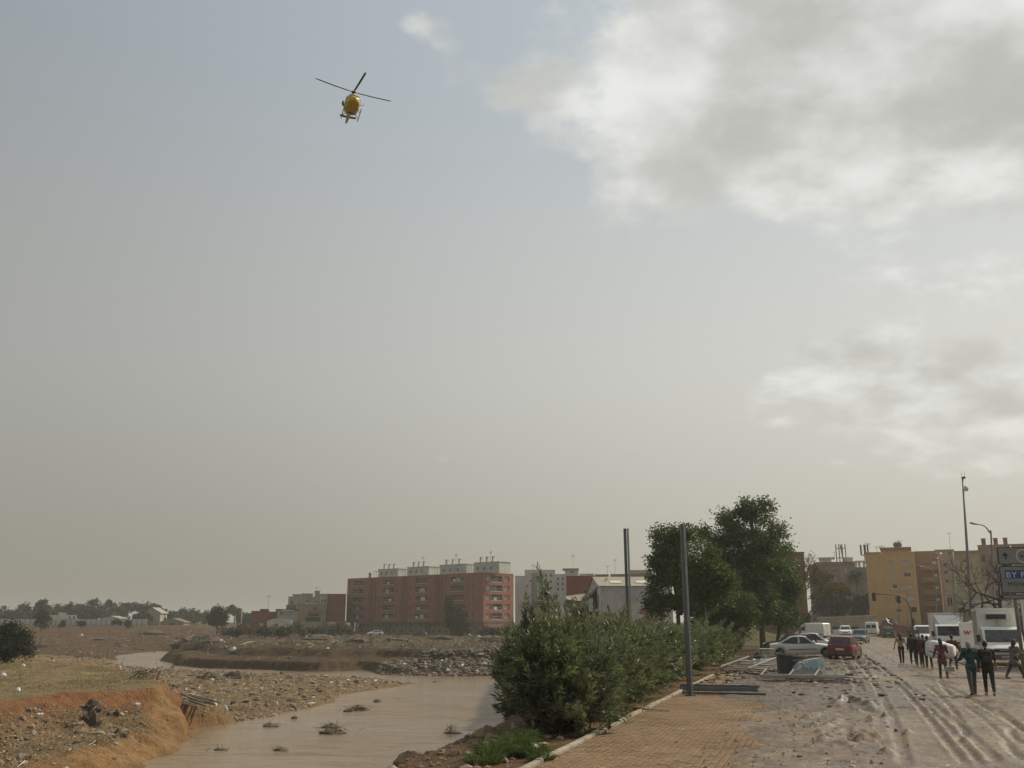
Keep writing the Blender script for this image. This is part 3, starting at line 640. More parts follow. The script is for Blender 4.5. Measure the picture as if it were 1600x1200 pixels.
def oleander(label, c, rx, ry, h, ntip, m=OLE, ll=0.15, tall=(), flowers=0, base_low=0.25, lean=(0, 0)):
    root = thing('oleander_bush', label, 'bush', c, 0, 'oleander bushes hedging the footway')
    d = rdir(ntip); d[:, 2] = np.abs(d[:, 2])*1.25-0.52; d = unit(d)
    r = rng.uniform(0.3, 1.0, ntip)**0.45
    lob = 1+0.22*np.sin(d[:, 0]*5+c[0]*3)*np.sin(d[:, 1]*6+c[1])
    tip = np.stack([d[:, 0]*rx*r*lob+lean[0], d[:, 1]*ry*r*lob+lean[1], base_low+h*0.38+(h*0.56)*d[:, 2]*r*lob], -1); tip[:, 2] = np.maximum(tip[:, 2], 0.10)
    bd = unit(d*np.array([1, 1, 0.6])+np.array([0, 0, 0.75])+0.35*rng.normal(size=(ntip, 3)))
    for (tx, ty, tzv, k) in tall:
        tp = np.stack([tx+rng.normal(0, .10, k), ty+rng.normal(0, .12, k), np.linspace(h*0.62, tzv, k)], -1); tip = np.concatenate([tip, tp]); bd = np.concatenate([bd, unit(np.stack([rng.normal(0, .2, k), rng.normal(0, .2, k), np.ones(k)], -1))])
    nt_ = len(tip); per = 26
    u = rng.random((nt_, per))**0.8*0.42
    pos = tip[:, None, :]-bd[:, None, :]*u[..., None]
    side = unit(np.cross(bd[:, None, :], rdir(nt_*per).reshape(nt_, per, 3)))
    ang = rng.uniform(0.5, 1.15, (nt_, per, 1))*(0.55+u[..., None])
    dr = bd[:, None, :]*np.cos(ang)+side*np.sin(ang)
    ln = rng.uniform(0.75, 1.25, nt_*per)*ll
    leaf_mesh('foliage', pos.reshape(-1, 3), dr.reshape(-1, 3), ln, ln*0.19, m, root, 0.12)
    mb = MB()
    for k in range(min(60, nt_)):
        e = Vector(tip[k]); b = Vector((random.gauss(lean[0]*.2, .16), random.gauss(0, .16), -0.05)); mid = b.lerp(e, .5)+Vector((e.x*-.12, e.y*-.12, .18*h*.3))
        mb.tube([b, mid, e], [.020, .013, .005], 5)
    for (tx, ty, tzv, k) in tall: mb.tube([(tx*.3, ty*.3, 0), (tx*.8, ty*.8, h*.6), (tx, ty, tzv-.1)], [.022, .014, .005], 5)
    mb.build('stems', STEM, root, True)
    for k in range(flowers):
        q_ = tip[rng.integers(ntip)]; mb = MB()
        for j in range(5):
            a = j*1.257+k; mb.add([(0, 0, 0), (.022*math.cos(a-.5), .022*math.sin(a-.5), .012), (.034*math.cos(a), .034*math.sin(a), .008), (.022*math.cos(a+.5), .022*math.sin(a+.5), .012)], [(0, 1, 2, 3)])
        f = mb.build('flower', PETAL, root, fix=False); f.location = q_*np.array([1.03, 1.03, 0.9 if k % 2 else .35]); f.rotation_euler = (R(60), 0, random.uniform(-.6, .6))
    return root
b1 = gp(862, 1146)
oleander('big oleander bush leaning over the broken bank, nearest in the hedge', (b1.x+.52, b1.y+.35, -.1), 1.25, 1.35, 2.65, 500, OLE, 0.185, [(-1.05, -.1, 3.05, 11), (.35, .1, 3.2, 8), (-1.55, -.3, 2.0, 11), (-.72, -.2, 3.75, 16), (-.6, .1, 3.35, 11), (-1.15, -.2, 2.75, 9), (-.3, .3, 3.1, 9), (-1.45, .0, 1.5, 9), (1.0, .4, 2.8, 5)], 14, 0.15, (-.05, -.1))
hl = ['oleander bush with white blossoms just behind the nearest bush', 'oleander bush at the kerb left of the standing steel post', 'oleander bush at the foot of the nearer steel post', 'oleander bush just past the nearer steel post',
      'oleander bush left of the fallen slatted panel', 'oleander bush behind the end of the fallen slatted panel', 'oleander bush above the far kerb end', 'oleander bush left of the grey skip', 'oleander bush behind the white crate, nearer one',
      'oleander bush beside the dumped white crate', 'oleander bush beside the tail of the silver car', 'farthest oleander bush, beyond the silver car']
ss2 = [6.0, 8.0, 10.6, 13.4, 16.4, 19.6, 23.2, 27.2, 31.6, 36.6, 42.0, 48.0]
for i, s_v in enumerate(ss2):
    p = rp(s_v, -1.15+random.uniform(-.15, .2)-(.35 if s_v > 18 else 0)); k = 1.0 if s_v < 14 else 1.15
    oleander(hl[i], (p.x, p.y, 0), (1.15 if i == 0 else 1.3 if i == 1 else 1.5)*k, (1.3 if i == 0 else 1.7)*k, random.uniform(2.35, 2.65)-(0.2 if s_v > 18 else 0), [560, 480, 430, 360, 320, 300, 280, 260, 240, 220, 200, 180][i], OLE if i % 3 else OLE2, 0.185+0.009*i, [(.2, 0, 2.9, 6)] if i in (1, 3) else (), 8 if i == 0 else 2 if i == 2 else 0)
# a second, inner rank that closes the hedge towards the ravine
for i, s_v in enumerate((9.2, 12.5, 16.5, 22.5, 30.0)):
    p = rp(s_v, -1.7 if i < 2 else -3.3); oleander(['oleander bush on the ravine side behind the nearest bush', 'oleander bush on the ravine side below the farther steel post', 'oleander bush on the ravine side in front of the warehouse', 'oleander bush on the ravine side in front of the collapsed shed', 'oleander bush at the foot of the leafy trees'][i], (p.x, p.y, -.25), 1.15 if i < 2 else 1.5, 1.6 if i < 2 else 1.9, 2.75, 260, OLE if i % 2 else OLE2, 0.17+.02*i, [(.1, 0, 3.1, 5)] if i < 3 else ())

def bezier(a, b, c, n): return [Vector(a)*(1-u)**2+Vector(b)*2*u*(1-u)+Vector(c)*u*u for u in [k/(n-1) for k in range(n)]]
def tree(name, label, base, th, tr, blobs, nleaf, lsize, m, bark=BARK, group=None, clump=0.45, lean=(0, 0), limbs=True, shell=0.6, nclump=None, hang=0.0):
    """blobs: (x, y, z, rx, ry, rz) from the tree's base"""
    root = thing(name, label, 'tree', base, 0, group)
    mb = MB(); topc = Vector((lean[0], lean[1], th))
    mb.tube([(0, 0, -.3), (lean[0]*.25, lean[1]*.25, th*.35), (lean[0]*.6, lean[1]*.6, th*.7), topc], [tr*1.25, tr, tr*.85, tr*.6], 8)
    mb.build('trunk', bark, root, True)
    main = blobs
    if nleaf > 6600:      # break each mass into uneven boughs
        blobs = [(b[0]+d_[0]*b[3]*.66, b[1]+d_[1]*b[4]*.66, b[2]+d_[2]*b[5]*.66, b[3]*k_, b[4]*k_, b[5]*k_*.85) for b in blobs for d_, k_ in zip(rdir(8), rng.uniform(.30, .56, 8))]
    vol = np.array([b[3]*b[4]*b[5] for b in blobs])**0.75; vol = vol/vol.sum()
    if limbs:
        mb = MB()
        for bl in main:
            c = Vector(bl[:3]); st0 = Vector((lean[0]*.7, lean[1]*.7, th*.75)); mb.tube(bezier(st0, st0.lerp(c, .4)+Vector((0, 0, .3)), c, 5), [tr*.5, tr*.42, tr*.34, tr*.26, tr*.16], 6)
            for k in range(5):
                e = c+Vector(rdir(1)[0])*.8*min(bl[3:6]); mb.tube([c.lerp(st0, .3), c.lerp(e, .5), e], [tr*.22, tr*.14, tr*.05], 5)
        mb.build('limb', bark, root, True)
    P_ = []
    for bl, w in zip(blobs, vol):
        nl = int(nleaf*w); nc = nclump and max(4, int(nclump*w)) or max(6, nl//(46 if nleaf < 6600 else 120)); clump_ = clump*(1 if nleaf < 6600 else 1.45)
        d = rdir(nc); rr = rng.random(nc)**(1/3); rr = np.where(rng.random(nc) < shell, rng.uniform(.72, 1.04, nc), rr*.9)
        cc = np.array(bl[:3])+d*rr[:, None]*np.array(bl[3:6])
        a = rng.integers(0, nc, nl); P_.append(cc[a]+np.clip(rng.normal(size=(nl, 3)), -1.6, 1.6)*clump_*np.array([.5, .5, .42])*(0.6+0.8*rng.random((nc, 1)))[a])
    P_ = np.concatenate(P_); n = len(P_)
    dr = rdir(n); dr[:, 2] = dr[:, 2]*.6-hang
    ln = lsize*rng.uniform(.7, 1.3, n)
    leaf_mesh('crown', P_, dr, ln, ln*.62, m, root, .1)
    return root
LF1 = leafmat('leaf_dark', (0.032, 0.056, 0.018), (0.145, 0.195, 0.066), 0.5, 0.28)
LF2 = leafmat('leaf_mid', (0.040, 0.066, 0.021), (0.145, 0.188, 0.068), 0.5, 0.30)
LF3 = leafmat('leaf_far', (0.018, 0.026, 0.012), (0.052, 0.066, 0.032), 0.7, 0.1)
LF4 = leafmat('leaf_far_pale', (0.030, 0.040, 0.020), (0.070, 0.082, 0.045), 0.7, 0.1)
LFB = leafmat('leaf_dry', (0.10, 0.075, 0.045), (0.22, 0.17, 0.11), 0.8, 0.2)
def pxtree(name, label, px, D, blobs, zb=0.0, **kw):
    """blobs given as picture boxes (x, y, half width, half height) at depth D"""
    x0 = X_at(px, D); out = []
    for (bx, by, hw, hh) in blobs:
        c = at(bx, by, D); k = D/1545.0; out.append((c.x-x0, random.uniform(-.3, .3)*hw*k, c.z-zb, hw*k, hw*k*.95, hh*k))
    return tree(name, label, (x0, D, zb), kw.pop('th'), kw.pop('tr'), out, kw.pop('n'), kw.pop('ls'), kw.pop('m'), **kw)
pxtree('leafy_tree', 'dark leafy tree, leftmost of the group behind the steel post', 1060, 72, [(1052, 862, 34, 40), (1034, 900, 27, 34), (1064, 905, 40, 45), (1040, 835, 20, 16), (1064, 838, 20, 18), (1088, 900, 26, 45), (1022, 938, 15, 18), (1050, 945, 34, 20), (1085, 945, 28, 22)], th=4.2, tr=.17, n=30000, ls=.20, m=LF1, clump=.42)
pxtree('young_tree', 'slim young tree with pale straight trunk and loose light crown', 1107, 60, [(1100, 895, 32, 40), (1118, 915, 26, 32), (1088, 925, 20, 22), (1105, 862, 16, 16)], th=4.4, tr=.06, n=11000, ls=.17, m=LF2, bark=PALEBARK, clump=.4, lean=(-.25, 0))
pxtree('leafy_tree', 'tallest dark leafy tree, its crown highest against the sky', 1190, 84, [(1165, 850, 46, 48), (1180, 810, 28, 30), (1140, 822, 22, 26), (1205, 830, 20, 22), (1150, 905, 40, 40), (1190, 900, 44, 50), (1138, 870, 26, 36), (1170, 793, 16, 16), (1098, 840, 14, 18), (1118, 850, 16, 22), (1150, 945, 44, 30), (1200, 945, 40, 32), (1120, 905, 26, 34)], th=4.4, tr=.24, n=52000, ls=.22, m=LF1, clump=.5)
pxtree('leafy_tree', 'dark green tree with low crown left of the brick building', 1212, 90, [(1222, 900, 24, 46), (1205, 935, 30, 34), (1230, 930, 14, 34), (1180, 945, 26, 26), (1215, 865, 18, 24), (1222, 955, 26, 26)], th=2.6, tr=.2, n=24000, ls=.22, m=LF2, clump=.5, lean=(.5, 0))
pxtree('leafy_tree', 'low spreading tree between the young tree and the tallest tree', 1140, 78, [(1135, 935, 34, 28), (1105, 948, 26, 20), (1165, 948, 26, 24), (1150, 972, 40, 18), (1100, 972, 24, 16)], th=1.6, tr=.14, n=17000, ls=.2, m=LF2, clump=.45)
def twigs(mb, p, d, l, r, depth, spread=.55, up=.12, n=3):
    e = p+d*l; mid = p.lerp(e, .5)+Vector([random.gauss(0, l*.06) for _ in range(3)]); mb.tube([p, mid, e], [r, r*.85, r*.62], 5 if depth > 1 else 4, False)
    if depth == 0: return
    for k in range(n):
        nd = (d+Vector([random.gauss(0, spread) for _ in range(3)])+Vector((0, 0, up))).normalized()
        twigs(mb, e if k else mid.lerp(e, random.uniform(.2, 1)), nd, l*random.uniform(.55, .85), r*.6, depth-1, spread, up, n)
def bare_tree(label, base, h, r, dirs, depth=4, leaves=0, m=BARK, l0=2.0, up=.12, spread=.55):
    root = thing('bare_tree', label, 'tree', base); mb = MB(); top = Vector((0, 0, h)); mb.tube([(0, 0, -.3), (0, 0, h*.5), top], [r*1.2, r, r*.8], 8); mb.build('trunk', m, root, True)
    mb = MB()
    for d in dirs: twigs(mb, top-Vector((0, 0, random.uniform(0, h*.3))), Vector(d).normalized(), l0*random.uniform(.8, 1.2), r*.55, depth, spread, up)
    mb.build('limb', m, root, True, fix=False)
    if leaves:
        v = np.array([q_ for q_ in mb.v]); P_ = v[rng.integers(0, len(v), leaves)]+rng.normal(size=(leaves, 3))*.12; leaf_mesh('crown', P_, rdir(leaves), .17, .09, LFB, root)
    return root
random.seed(5)
p = at(1250, 985, 102); bare_tree('bare brownish tree with fine twigs in front of the brick building', (p.x, p.y, 0.1), 3.2, .13, [(-.3, 0, 1), (.3, .1, 1), (.05, -.3, 1), (.6, 0, .6), (-.6, 0, .7)], 4, 9000, mat('twig_bark', (0.16, 0.125, 0.095), .9, .25), 2.4, .2, .5)
random.seed(21)
p = at(1568, 990, 74); bare_tree('bare crooked tree behind the road sign', (p.x, p.y, 0), 4.2, .17, [(-1, 0, .35), (-.7, .2, .9), (.3, 0, 1), (.9, .1, .6), (-.9, -.2, .12), (.1, .1, 1.1)], 4, 0, mat('dark_bark', (0.06, 0.048, 0.04), .9, .3), 1.65, .03, .62)
# right background
pxtree('leafy_tree', 'dark broad tree in front of the brown apartment block', 1295, 214, [(1290, 920, 20, 24), (1308, 935, 20, 22), (1280, 940, 14, 18), (1318, 930, 10, 18), (1300, 952, 26, 12)], zb=.5, th=5, tr=.25, n=6500, ls=.5, m=LF3, clump=.9)
pxtree('leafy_tree', 'dark rounded tree against the edge of the yellow block', 1348, 206, [(1347, 945, 14, 14), (1354, 938, 9, 12), (1342, 955, 13, 10)], zb=.5, th=4, tr=.2, n=3500, ls=.45, m=LF3, clump=.8)
pxtree('low_shrub', 'dark shrub at the foot of the brick building', 1252, 160, [(1250, 972, 13, 9), (1262, 968, 9, 10)], zb=.4, th=.6, tr=.1, n=2200, ls=.3, m=LF3, clump=.6)['category'] = 'shrub'
pxtree('leafy_tree', 'dark green leaning tree against the red brick apartment block', 716, 268, [(704, 948, 8, 14), (710, 965, 14, 18), (718, 980, 16, 12), (722, 962, 10, 14), (702, 936, 5, 6)], zb=-1.3, th=3, tr=.25, n=5500, ls=.55, m=LF3, clump=.9, lean=(.6, 0))
# palm
D = 236; p = at(1343, 960, D); root = thing('palm_tree', 'tall palm between the brown block and the yellow block', 'tree', (p.x, p.y, .5)); hh = at(1343, 897, D).z-.5
mb = MB(); mb.tube([(0, 0, -.2), (.15, 0, hh*.5), (0, 0, hh)], [.3, .24, .24], 8); mb.build('trunk', BARK, root, True)
pos, dr = [], []
for k in range(46):
    a = random.uniform(0, 6.28); el = random.uniform(-.7, 1.2); L_ = random.uniform(1.9, 2.7)
    for j in range(14):
        u = j/13; q_ = Vector((math.cos(a)*L_*u*math.cos(el), math.sin(a)*L_*u*math.cos(el), hh+L_*u*math.sin(el)-1.1*u*u*1.2))
        for s_ in (-1, 1): pos.append(q_); dr.append((math.cos(a)*.6-s_*math.sin(a), math.sin(a)*.6+s_*math.cos(a), -.35))
leaf_mesh('frond', np.array(pos), np.array(dr), .75, .13, LF3, root)
# ------------------------------------------------------------------ far treeline on the left
ORD = 'first second third fourth fifth sixth seventh eighth ninth tenth eleventh twelfth thirteenth fourteenth fifteenth sixteenth seventeenth eighteenth'.split()
FT = [(6,948,17,0),(36,944,15,0),(66,937,11,1),(52,955,13,0),(76,951,15,0),(96,944,13,1),(112,940,11,0),(124,944,10,1),(150,935,19,0),(168,938,13,0),(186,946,14,1),(207,943,16,2),(233,945,17,2),(258,953,9,0),(272,956,9,1),(285,952,10,1),(303,951,10,0),(322,957,10,1),(366,948,8,2),(381,956,9,0),(140,950,14,1),(222,956,12,0),(24,957,13,1),(90,957,12,0),(174,957,12,0),(245,958,11,1),(296,961,11,0),(334,960,10,1),(390,962,9,0)]
for i, (px, top, hw, kd) in enumerate(FT):
    D = 430+((i*37) % 70) if i < 20 else 400+((i*23) % 40)
    bl = [(px, (top+968)/2+1, hw*.8, (968-top)/2), (px-hw*.5, (top+972)/2+3, hw*.55, (970-top)/2.6), (px+hw*.5, (top+972)/2+2, hw*.55, (970-top)/2.5), (px+random.uniform(-.3, .3)*hw, top+5, hw*.4, 5)]
    if kd == 2: bl = [(px, top+5, hw, 5.5), (px-hw*.5, top+7, hw*.5, 4), (px+hw*.5, top+8, hw*.5, 4.5)]
    nm = {0: 'hazy broadleaf tree', 1: 'hazy pointed pine', 2: 'hazy flat-topped pine'}[kd]
    lab = '%s, %s from the left of its kind in the far treeline' % (nm, ORD[sorted(q_[0] for q_ in FT if q_[3] == kd).index(px)])
    pxtree('distant_tree', lab, px, D, bl, zb=1.2, th=max(3, (966-top)*.2), tr=.3, n=1500, ls=.95, m=LF3 if i % 2 else LF4, clump=1.3, limbs=False, group=nm+'s in the far treeline')
pxtree('leafy_tree', 'dark round tree standing in front of the far treeline near the red house', 340, 285, [(340, 963, 15, 13), (331, 969, 9, 9), (350, 968, 9, 10), (343, 955, 9, 6)], zb=-.5, th=2.5, tr=.25, n=3500, ls=.5, m=LF3, clump=.9)
pxtree('leafy_tree', 'dark small tree in front of the white boundary wall', 66, 300, [(66, 964, 9, 9), (62, 972, 8, 8), (72, 972, 8, 8)], zb=.2, th=2, tr=.2, n=2200, ls=.5, m=LF3, clump=.9)
pxtree('large_shrub', 'large dark shrub at the left edge of the grassy bank', 18, 104, [(10, 1000, 22, 22), (28, 1005, 18, 20), (18, 985, 16, 12), (38, 1015, 12, 16), (2, 1020, 20, 14)], zb=-2.2, th=1.2, tr=.12, n=9000, ls=.24, m=LF3, clump=.5)['category'] = 'shrub'
for i, (px, py, hw) in enumerate([(95, 975, 6), (128, 974, 5), (181, 973, 7), (200, 975, 5)]):
    pxtree('low_shrub', ['low shrub at the foot of the white wall, leftmost', 'low shrub at the foot of the white wall, second from left', 'widest low shrub at the foot of the white wall', 'low shrub near the right end of the white wall'][i], px, 325, [(px, py, hw, 4)], zb=.6, th=.5, tr=.08, n=500, ls=.5, m=LF4, clump=.7, limbs=False)['category'] = 'shrub'
for i in range(16):
    px = 352+i*12.5+random.uniform(-4, 4); w = random.uniform(7, 12); D = random.uniform(225, 262)
    pxtree('scrub_bush', 'scrubby bush on the waste ground below the old houses, %s from the left' % ORD[i], px, D, [(px, 984+random.uniform(-3, 5), w, random.uniform(5, 8)), (px+w*.5, 988, w*.6, 5)], zb=-1.4, th=.5, tr=.06, n=650, ls=.42, m=LF4 if i % 3 else LFB, clump=.7, limbs=False, group='scrub bushes below the old houses')['category'] = 'bush'
for i in range(9):
    px = 752+i*8+random.uniform(-3, 3); D = random.uniform(215, 265); pxtree('scrub_bush', 'scrubby brown bush right of the red block, %s from the left' % ORD[i], px, D, [(px, 985+random.uniform(-2, 5), 9, 7)], zb=-1.3, th=.5, tr=.06, n=600, ls=.4, m=LFB if i % 2 else LF4, clump=.7, limbs=False, group='scrub bushes right of the red block')['category'] = 'bush'
# ------------------------------------------------------------------ grass
GRS = leafmat('dry_grass', (0.16, 0.125, 0.07), (0.36, 0.30, 0.19), 0.8, 0.2); GRG = leafmat('green_grass', (0.05, 0.075, 0.02), (0.14, 0.17, 0.06), 0.6, 0.25)
pts = scatter(60000, (-62, -20, 48, 116), lambda x, y: (poly_sd(x, y, LP) < -0.7) & (fbm(x*.35, y*.35, 4, 55)+.25*fbm(x*1.4, y*1.4, 2, 56) > 0.02) & (x > -y*.55))
dr = rdir(len(pts))*.5; dr[:, 2] = 1
o = leaf_mesh('dry_grass', pts, dr, rng.uniform(.10, .30, len(pts)), .035, GRS, None, .25)
def tuft(label, p, n, h, rad, m, cat='grass tuft'):
    a = rng.random(n)*6.28; r = rad*np.sqrt(rng.random(n)); pos = np.stack([np.cos(a)*r, np.sin(a)*r, np.zeros(n)], -1)
    dr = np.stack([np.cos(a)*.5+rng.normal(0, .3, n), np.sin(a)*.5+rng.normal(0, .3, n), np.ones(n)], -1); dr = unit(dr); ln = h*rng.uniform(.5, 1.1, n); sd = unit(np.cross(dr, rdir(n)))*.007
    mid = pos+dr*ln[:, None]*.55; tip = mid+unit(dr*np.array([1.6, 1.6, .35]))*ln[:, None]*.5; tip[:, 2] -= ln*.12
    V = np.stack([pos-sd, pos+sd, mid+sd*.8, mid-sd*.8, tip, tip], 1).reshape(-1, 3); k = np.arange(n)*6
    F = np.concatenate([np.stack([k, k+1, k+2, k+3], -1), np.stack([k+3, k+2, k+4, k+5], -1)])
    o = np_mesh('grass_tuft', V, F, m); o.location = p; return tag(o, label, cat, 'grass tufts on the broken bank')
for i, (px, py, n, h, r) in enumerate([(772, 1186, 700, .42, .30), (800, 1178, 650, .50, .28), (830, 1184, 520, .36, .26), (755, 1195, 420, .3, .3), (846, 1192, 240, .26, .18), (818, 1166, 300, .5, .16)]):
    p = gp(px, py, 0.0); tuft(['green grass tuft left on the crumbling bank', 'tallest green grass tuft on the bank below the bush', 'green grass tuft right beside the white rag', 'low grass tuft at the bottom edge of the bank', 'small grass tuft against the kerb', 'thin long-bladed grass tuft under the bush'][i], (p.x, p.y, max(tz(p.x, p.y), -.35)), n, h, r, GRG)

# straw-dry weeds on the slope below the red bank
pts = scatter(60000, (-40, -17, 42, 70), lambda x, y: (poly_sd(x, y, GZ) < -0.2) & (poly_sd(x, y, LP) > 1.4) & (poly_sd(x, y, WP) > 1.4) & (fbm(x*.5, y*.5, 4, 57) > -.15) & (x > -y*.56))
dr = rdir(len(pts))*.8; dr[:, 2] = 1
leaf_mesh('dry_weeds', pts, dr, rng.uniform(.08, .30, len(pts)), .025, leafmat('dry_weed', (0.15, 0.10, 0.06), (0.42, 0.33, 0.23), 0.8, 0.15), None, .3)
# ================================================================== buildings
GLASS = glassmat('window_glass', (0.018, 0.02, 0.022), 0.15, 0.5)
DARKIN = mat('opening_shade', (0.03, 0.026, 0.022), 0.9, 0.2)  # near-black colour stands for the shade inside openings and recesses
SHUT = mat('pale_shutter', (0.50, 0.46, 0.40), 0.8, 0.15); SHUTW = mat('white_shutter', (0.62, 0.60, 0.56), 0.7, 0.1); FRAME = mat('white_frame', (0.60, 0.58, 0.54), 0.6, 0.1); RAIL = mat('pale_railing', (0.42, 0.36, 0.31), 0.7, 0.15); METALD = mat('dark_metal', (0.07, 0.07, 0.07), 0.5, 0.2, metal=.4)
ROOFG = mat('roof_gravel', (0.28, 0.25, 0.21), 0.95, 0.2)
def plaster(name, col, **k): return mat('plaster_'+name, col, 0.9, k.pop('var', 0.16), 0.5, 0.004, 12, dirt=k.pop('dirt', 0.7), dirth=k.pop('dirth', 2.0))
def facade(mb, O, U, In, Wd, H, ops, dep):
    """a wall pierced by real openings (u0, u1, v0, v1), reveals dep deep"""
    us = sorted(set([0, Wd]+[min(max(o[k], 0), Wd) for o in ops for k in (0, 1)])); vs_ = sorted(set([0, H]+[min(max(o[k], 0), H) for o in ops for k in (2, 3)]))
    P_ = lambda u, v, w=0: O+U*u+In*w+Vector((0, 0, v))
    for a, b in zip(us[:-1], us[1:]):
        for c, d in zip(vs_[:-1], vs_[1:]):
            mu, mv = (a+b)/2, (c+d)/2
            if any(o[0] < mu < o[1] and o[2] < mv < o[3] for o in ops): continue
            mb.quad(P_(a, c), P_(b, c), P_(b, d), P_(a, d))
    for u0, u1, v0, v1 in [o[:4] for o in ops]:
        mb.quad(P_(u0, v0), P_(u0, v1), P_(u0, v1, dep), P_(u0, v0, dep)); mb.quad(P_(u1, v0), P_(u1, v0, dep), P_(u1, v1, dep), P_(u1, v1))
        mb.quad(P_(u0, v0), P_(u0, v0, dep), P_(u1, v0, dep), P_(u1, v0)); mb.quad(P_(u0, v1), P_(u1, v1), P_(u1, v1, dep), P_(u0, v1, dep))
def pane(root, O, U, In, o, dep, kind):
    u0, u1, v0, v1 = o[:4]; P_ = lambda u, v, w: O+U*u+In*w+Vector((0, 0, v)); d = dep-.02
    if kind == 'b':        # a balcony: back wall coloured as recess shade, glazed door, rail
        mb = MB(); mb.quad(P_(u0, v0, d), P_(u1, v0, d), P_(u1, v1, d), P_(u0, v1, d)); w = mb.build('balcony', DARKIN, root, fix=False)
        a = u0+(u1-u0)*random.uniform(.1, .4); b = a+min(1.8, (u1-u0)*.45); mb = MB(); mb.quad(P_(a, v0+.1, d-.04), P_(b, v0+.1, d-.04), P_(b, v1-.25, d-.04), P_(a, v1-.25, d-.04)); mb.build('pane', random.choice((GLASS, GLASS, SHUT, SHUTW)), w, fix=False)
        mb = MB(); mb.bar(P_(u0, v0+.95, .06), P_(u1, v0+.95, .06), .06, .06); n = max(3, int((u1-u0)/.55))
        for k in range(n+1): u = u0+.04+(u1-u0-.08)*k/n; mb.bar(P_(u, v0, .06), P_(u, v0+.95, .06), .03, .03)
        mb.bar(P_(u0, v0+.12, .06), P_(u1, v0+.12, .06), .05, .2); mb.build('railing', RAIL, w, fix=False)
        if random.random() < .35:
            mb = MB(); a = random.uniform(u0, u1-1.3); mb.quad(P_(a, v0+.25, .0), P_(a+1.2, v0+.25, .0), P_(a+1.2, v0+1.0, .0), P_(a, v0+1.0, .0)); mb.build('laundry', random.choice((SHUTW, SHUT)), w, fix=False)
        return
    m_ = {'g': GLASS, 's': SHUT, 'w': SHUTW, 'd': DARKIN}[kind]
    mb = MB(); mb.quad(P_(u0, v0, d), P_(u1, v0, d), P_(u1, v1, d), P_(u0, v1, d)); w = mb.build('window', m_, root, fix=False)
    if kind in 'gs' and u1-u0 > .7:
        if random.random() < .5 and kind == 'g':      # roller shutter half down
            vm = v1-(v1-v0)*random.uniform(.2, .6); mb = MB(); mb.quad(P_(u0, vm, d-.03), P_(u1, vm, d-.03), P_(u1, v1, d-.03), P_(u0, v1, d-.03)); mb.build('shutter', SHUT, w, fix=False)
        mb = MB(); f = .06
        for a, b in (((u0, v0), (u1, v0)), ((u0, v1), (u1, v1)), ((u0, v0), (u0, v1)), ((u1, v0), (u1, v1)), (((u0+u1)/2, v0), ((u0+u1)/2, v1))): mb.bar(P_(*a, d-.05), P_(*b, d-.05), f, f)
        mb.build('frame', FRAME, w, fix=False)
def block(name, label, O, rz, Wd, Dp, H, wall, front=(), right=(), left=(), z0=0.0, parapet=.7, dep=.25, cat='building', roofm=None):
    """local x along the front, y into the block; openings (u0, u1, v0, v1, kind)"""
    root = thing(name, label, cat, O, rz); mb = MB(); V3 = Vector
    fs = [(V3((0, 0, z0)), V3((1, 0, 0)), V3((0, 1, 0)), Wd, front), (V3((Wd, 0, z0)), V3((0, 1, 0)), V3((-1, 0, 0)), Dp, right), (V3((0, Dp, z0)), V3((0, -1, 0)), V3((1, 0, 0)), Dp, left), (V3((Wd, Dp, z0)), V3((-1, 0, 0)), V3((0, -1, 0)), Wd, ())]
    for o, u, i, w, ops in fs: facade(mb, o, u, i, w, H, ops, max([dep]+[1.2 for q_ in ops if q_[4] == 'b']) if False else dep)
    mb.build('wall', wall, root, fix=False)
    for o, u, i, w, ops in fs:
        for q_ in ops: pane(root, o, u, i, q_, dep, q_[4])
    mb = MB(); t_ = .22; zt = z0+H
    mb.b2(t_, Wd-t_, t_, Dp-t_, zt-parapet-.3, zt-parapet); mb.build('roof', roofm or ROOFG, root)
    mb = MB(); e = .04
    for x0, x1, y0, y1 in ((-e, Wd+e, -e, t_), (-e, Wd+e, Dp-t_, Dp+e), (-e, t_, t_, Dp-t_), (Wd-t_, Wd+e, t_, Dp-t_)): mb.b2(x0, x1, y0, y1, zt, zt+.14)
    mb.build('coping', wall, root); 
    for x0, x1, y0, y1 in ((0, Wd, 0, 1),): pass
    return root
ANT = mat('antenna_metal', (0.16, 0.155, 0.15), .5, .15, metal=.5)
def antenna(root, x, y, z, h, arms=3):
    mb = MB(); mb.bar((x, y, z), (x, y, z+h), .07); 
    for k in range(arms): mb.bar((x-.55+.1*k, y, z+h-.12-.22*k), (x+.75-.1*k, y, z+h-.12-.22*k), .06)
    return mb.build('antenna', ANT, root)
def chimney(root, x, y, z, h, m, w=.6):
    mb = MB(); mb.b2(x-w/2, x+w/2, y-w/2, y+w/2, z, z+h); mb.b2(x-w*.62, x+w*.62, y-w*.62, y+w*.62, z+h+.12, z+h+.24); mb.b2(x-w*.4, x+w*.4, y-w*.4, y+w*.4, z+h, z+h+.12); return mb.build('chimney', m, root)
CUR = [0, 1, 0]
def ux(px):
    k = (px-800)/1545.0; a, D, rz = CUR; return (k*D-a)/(math.cos(rz)-k*math.sin(rz))
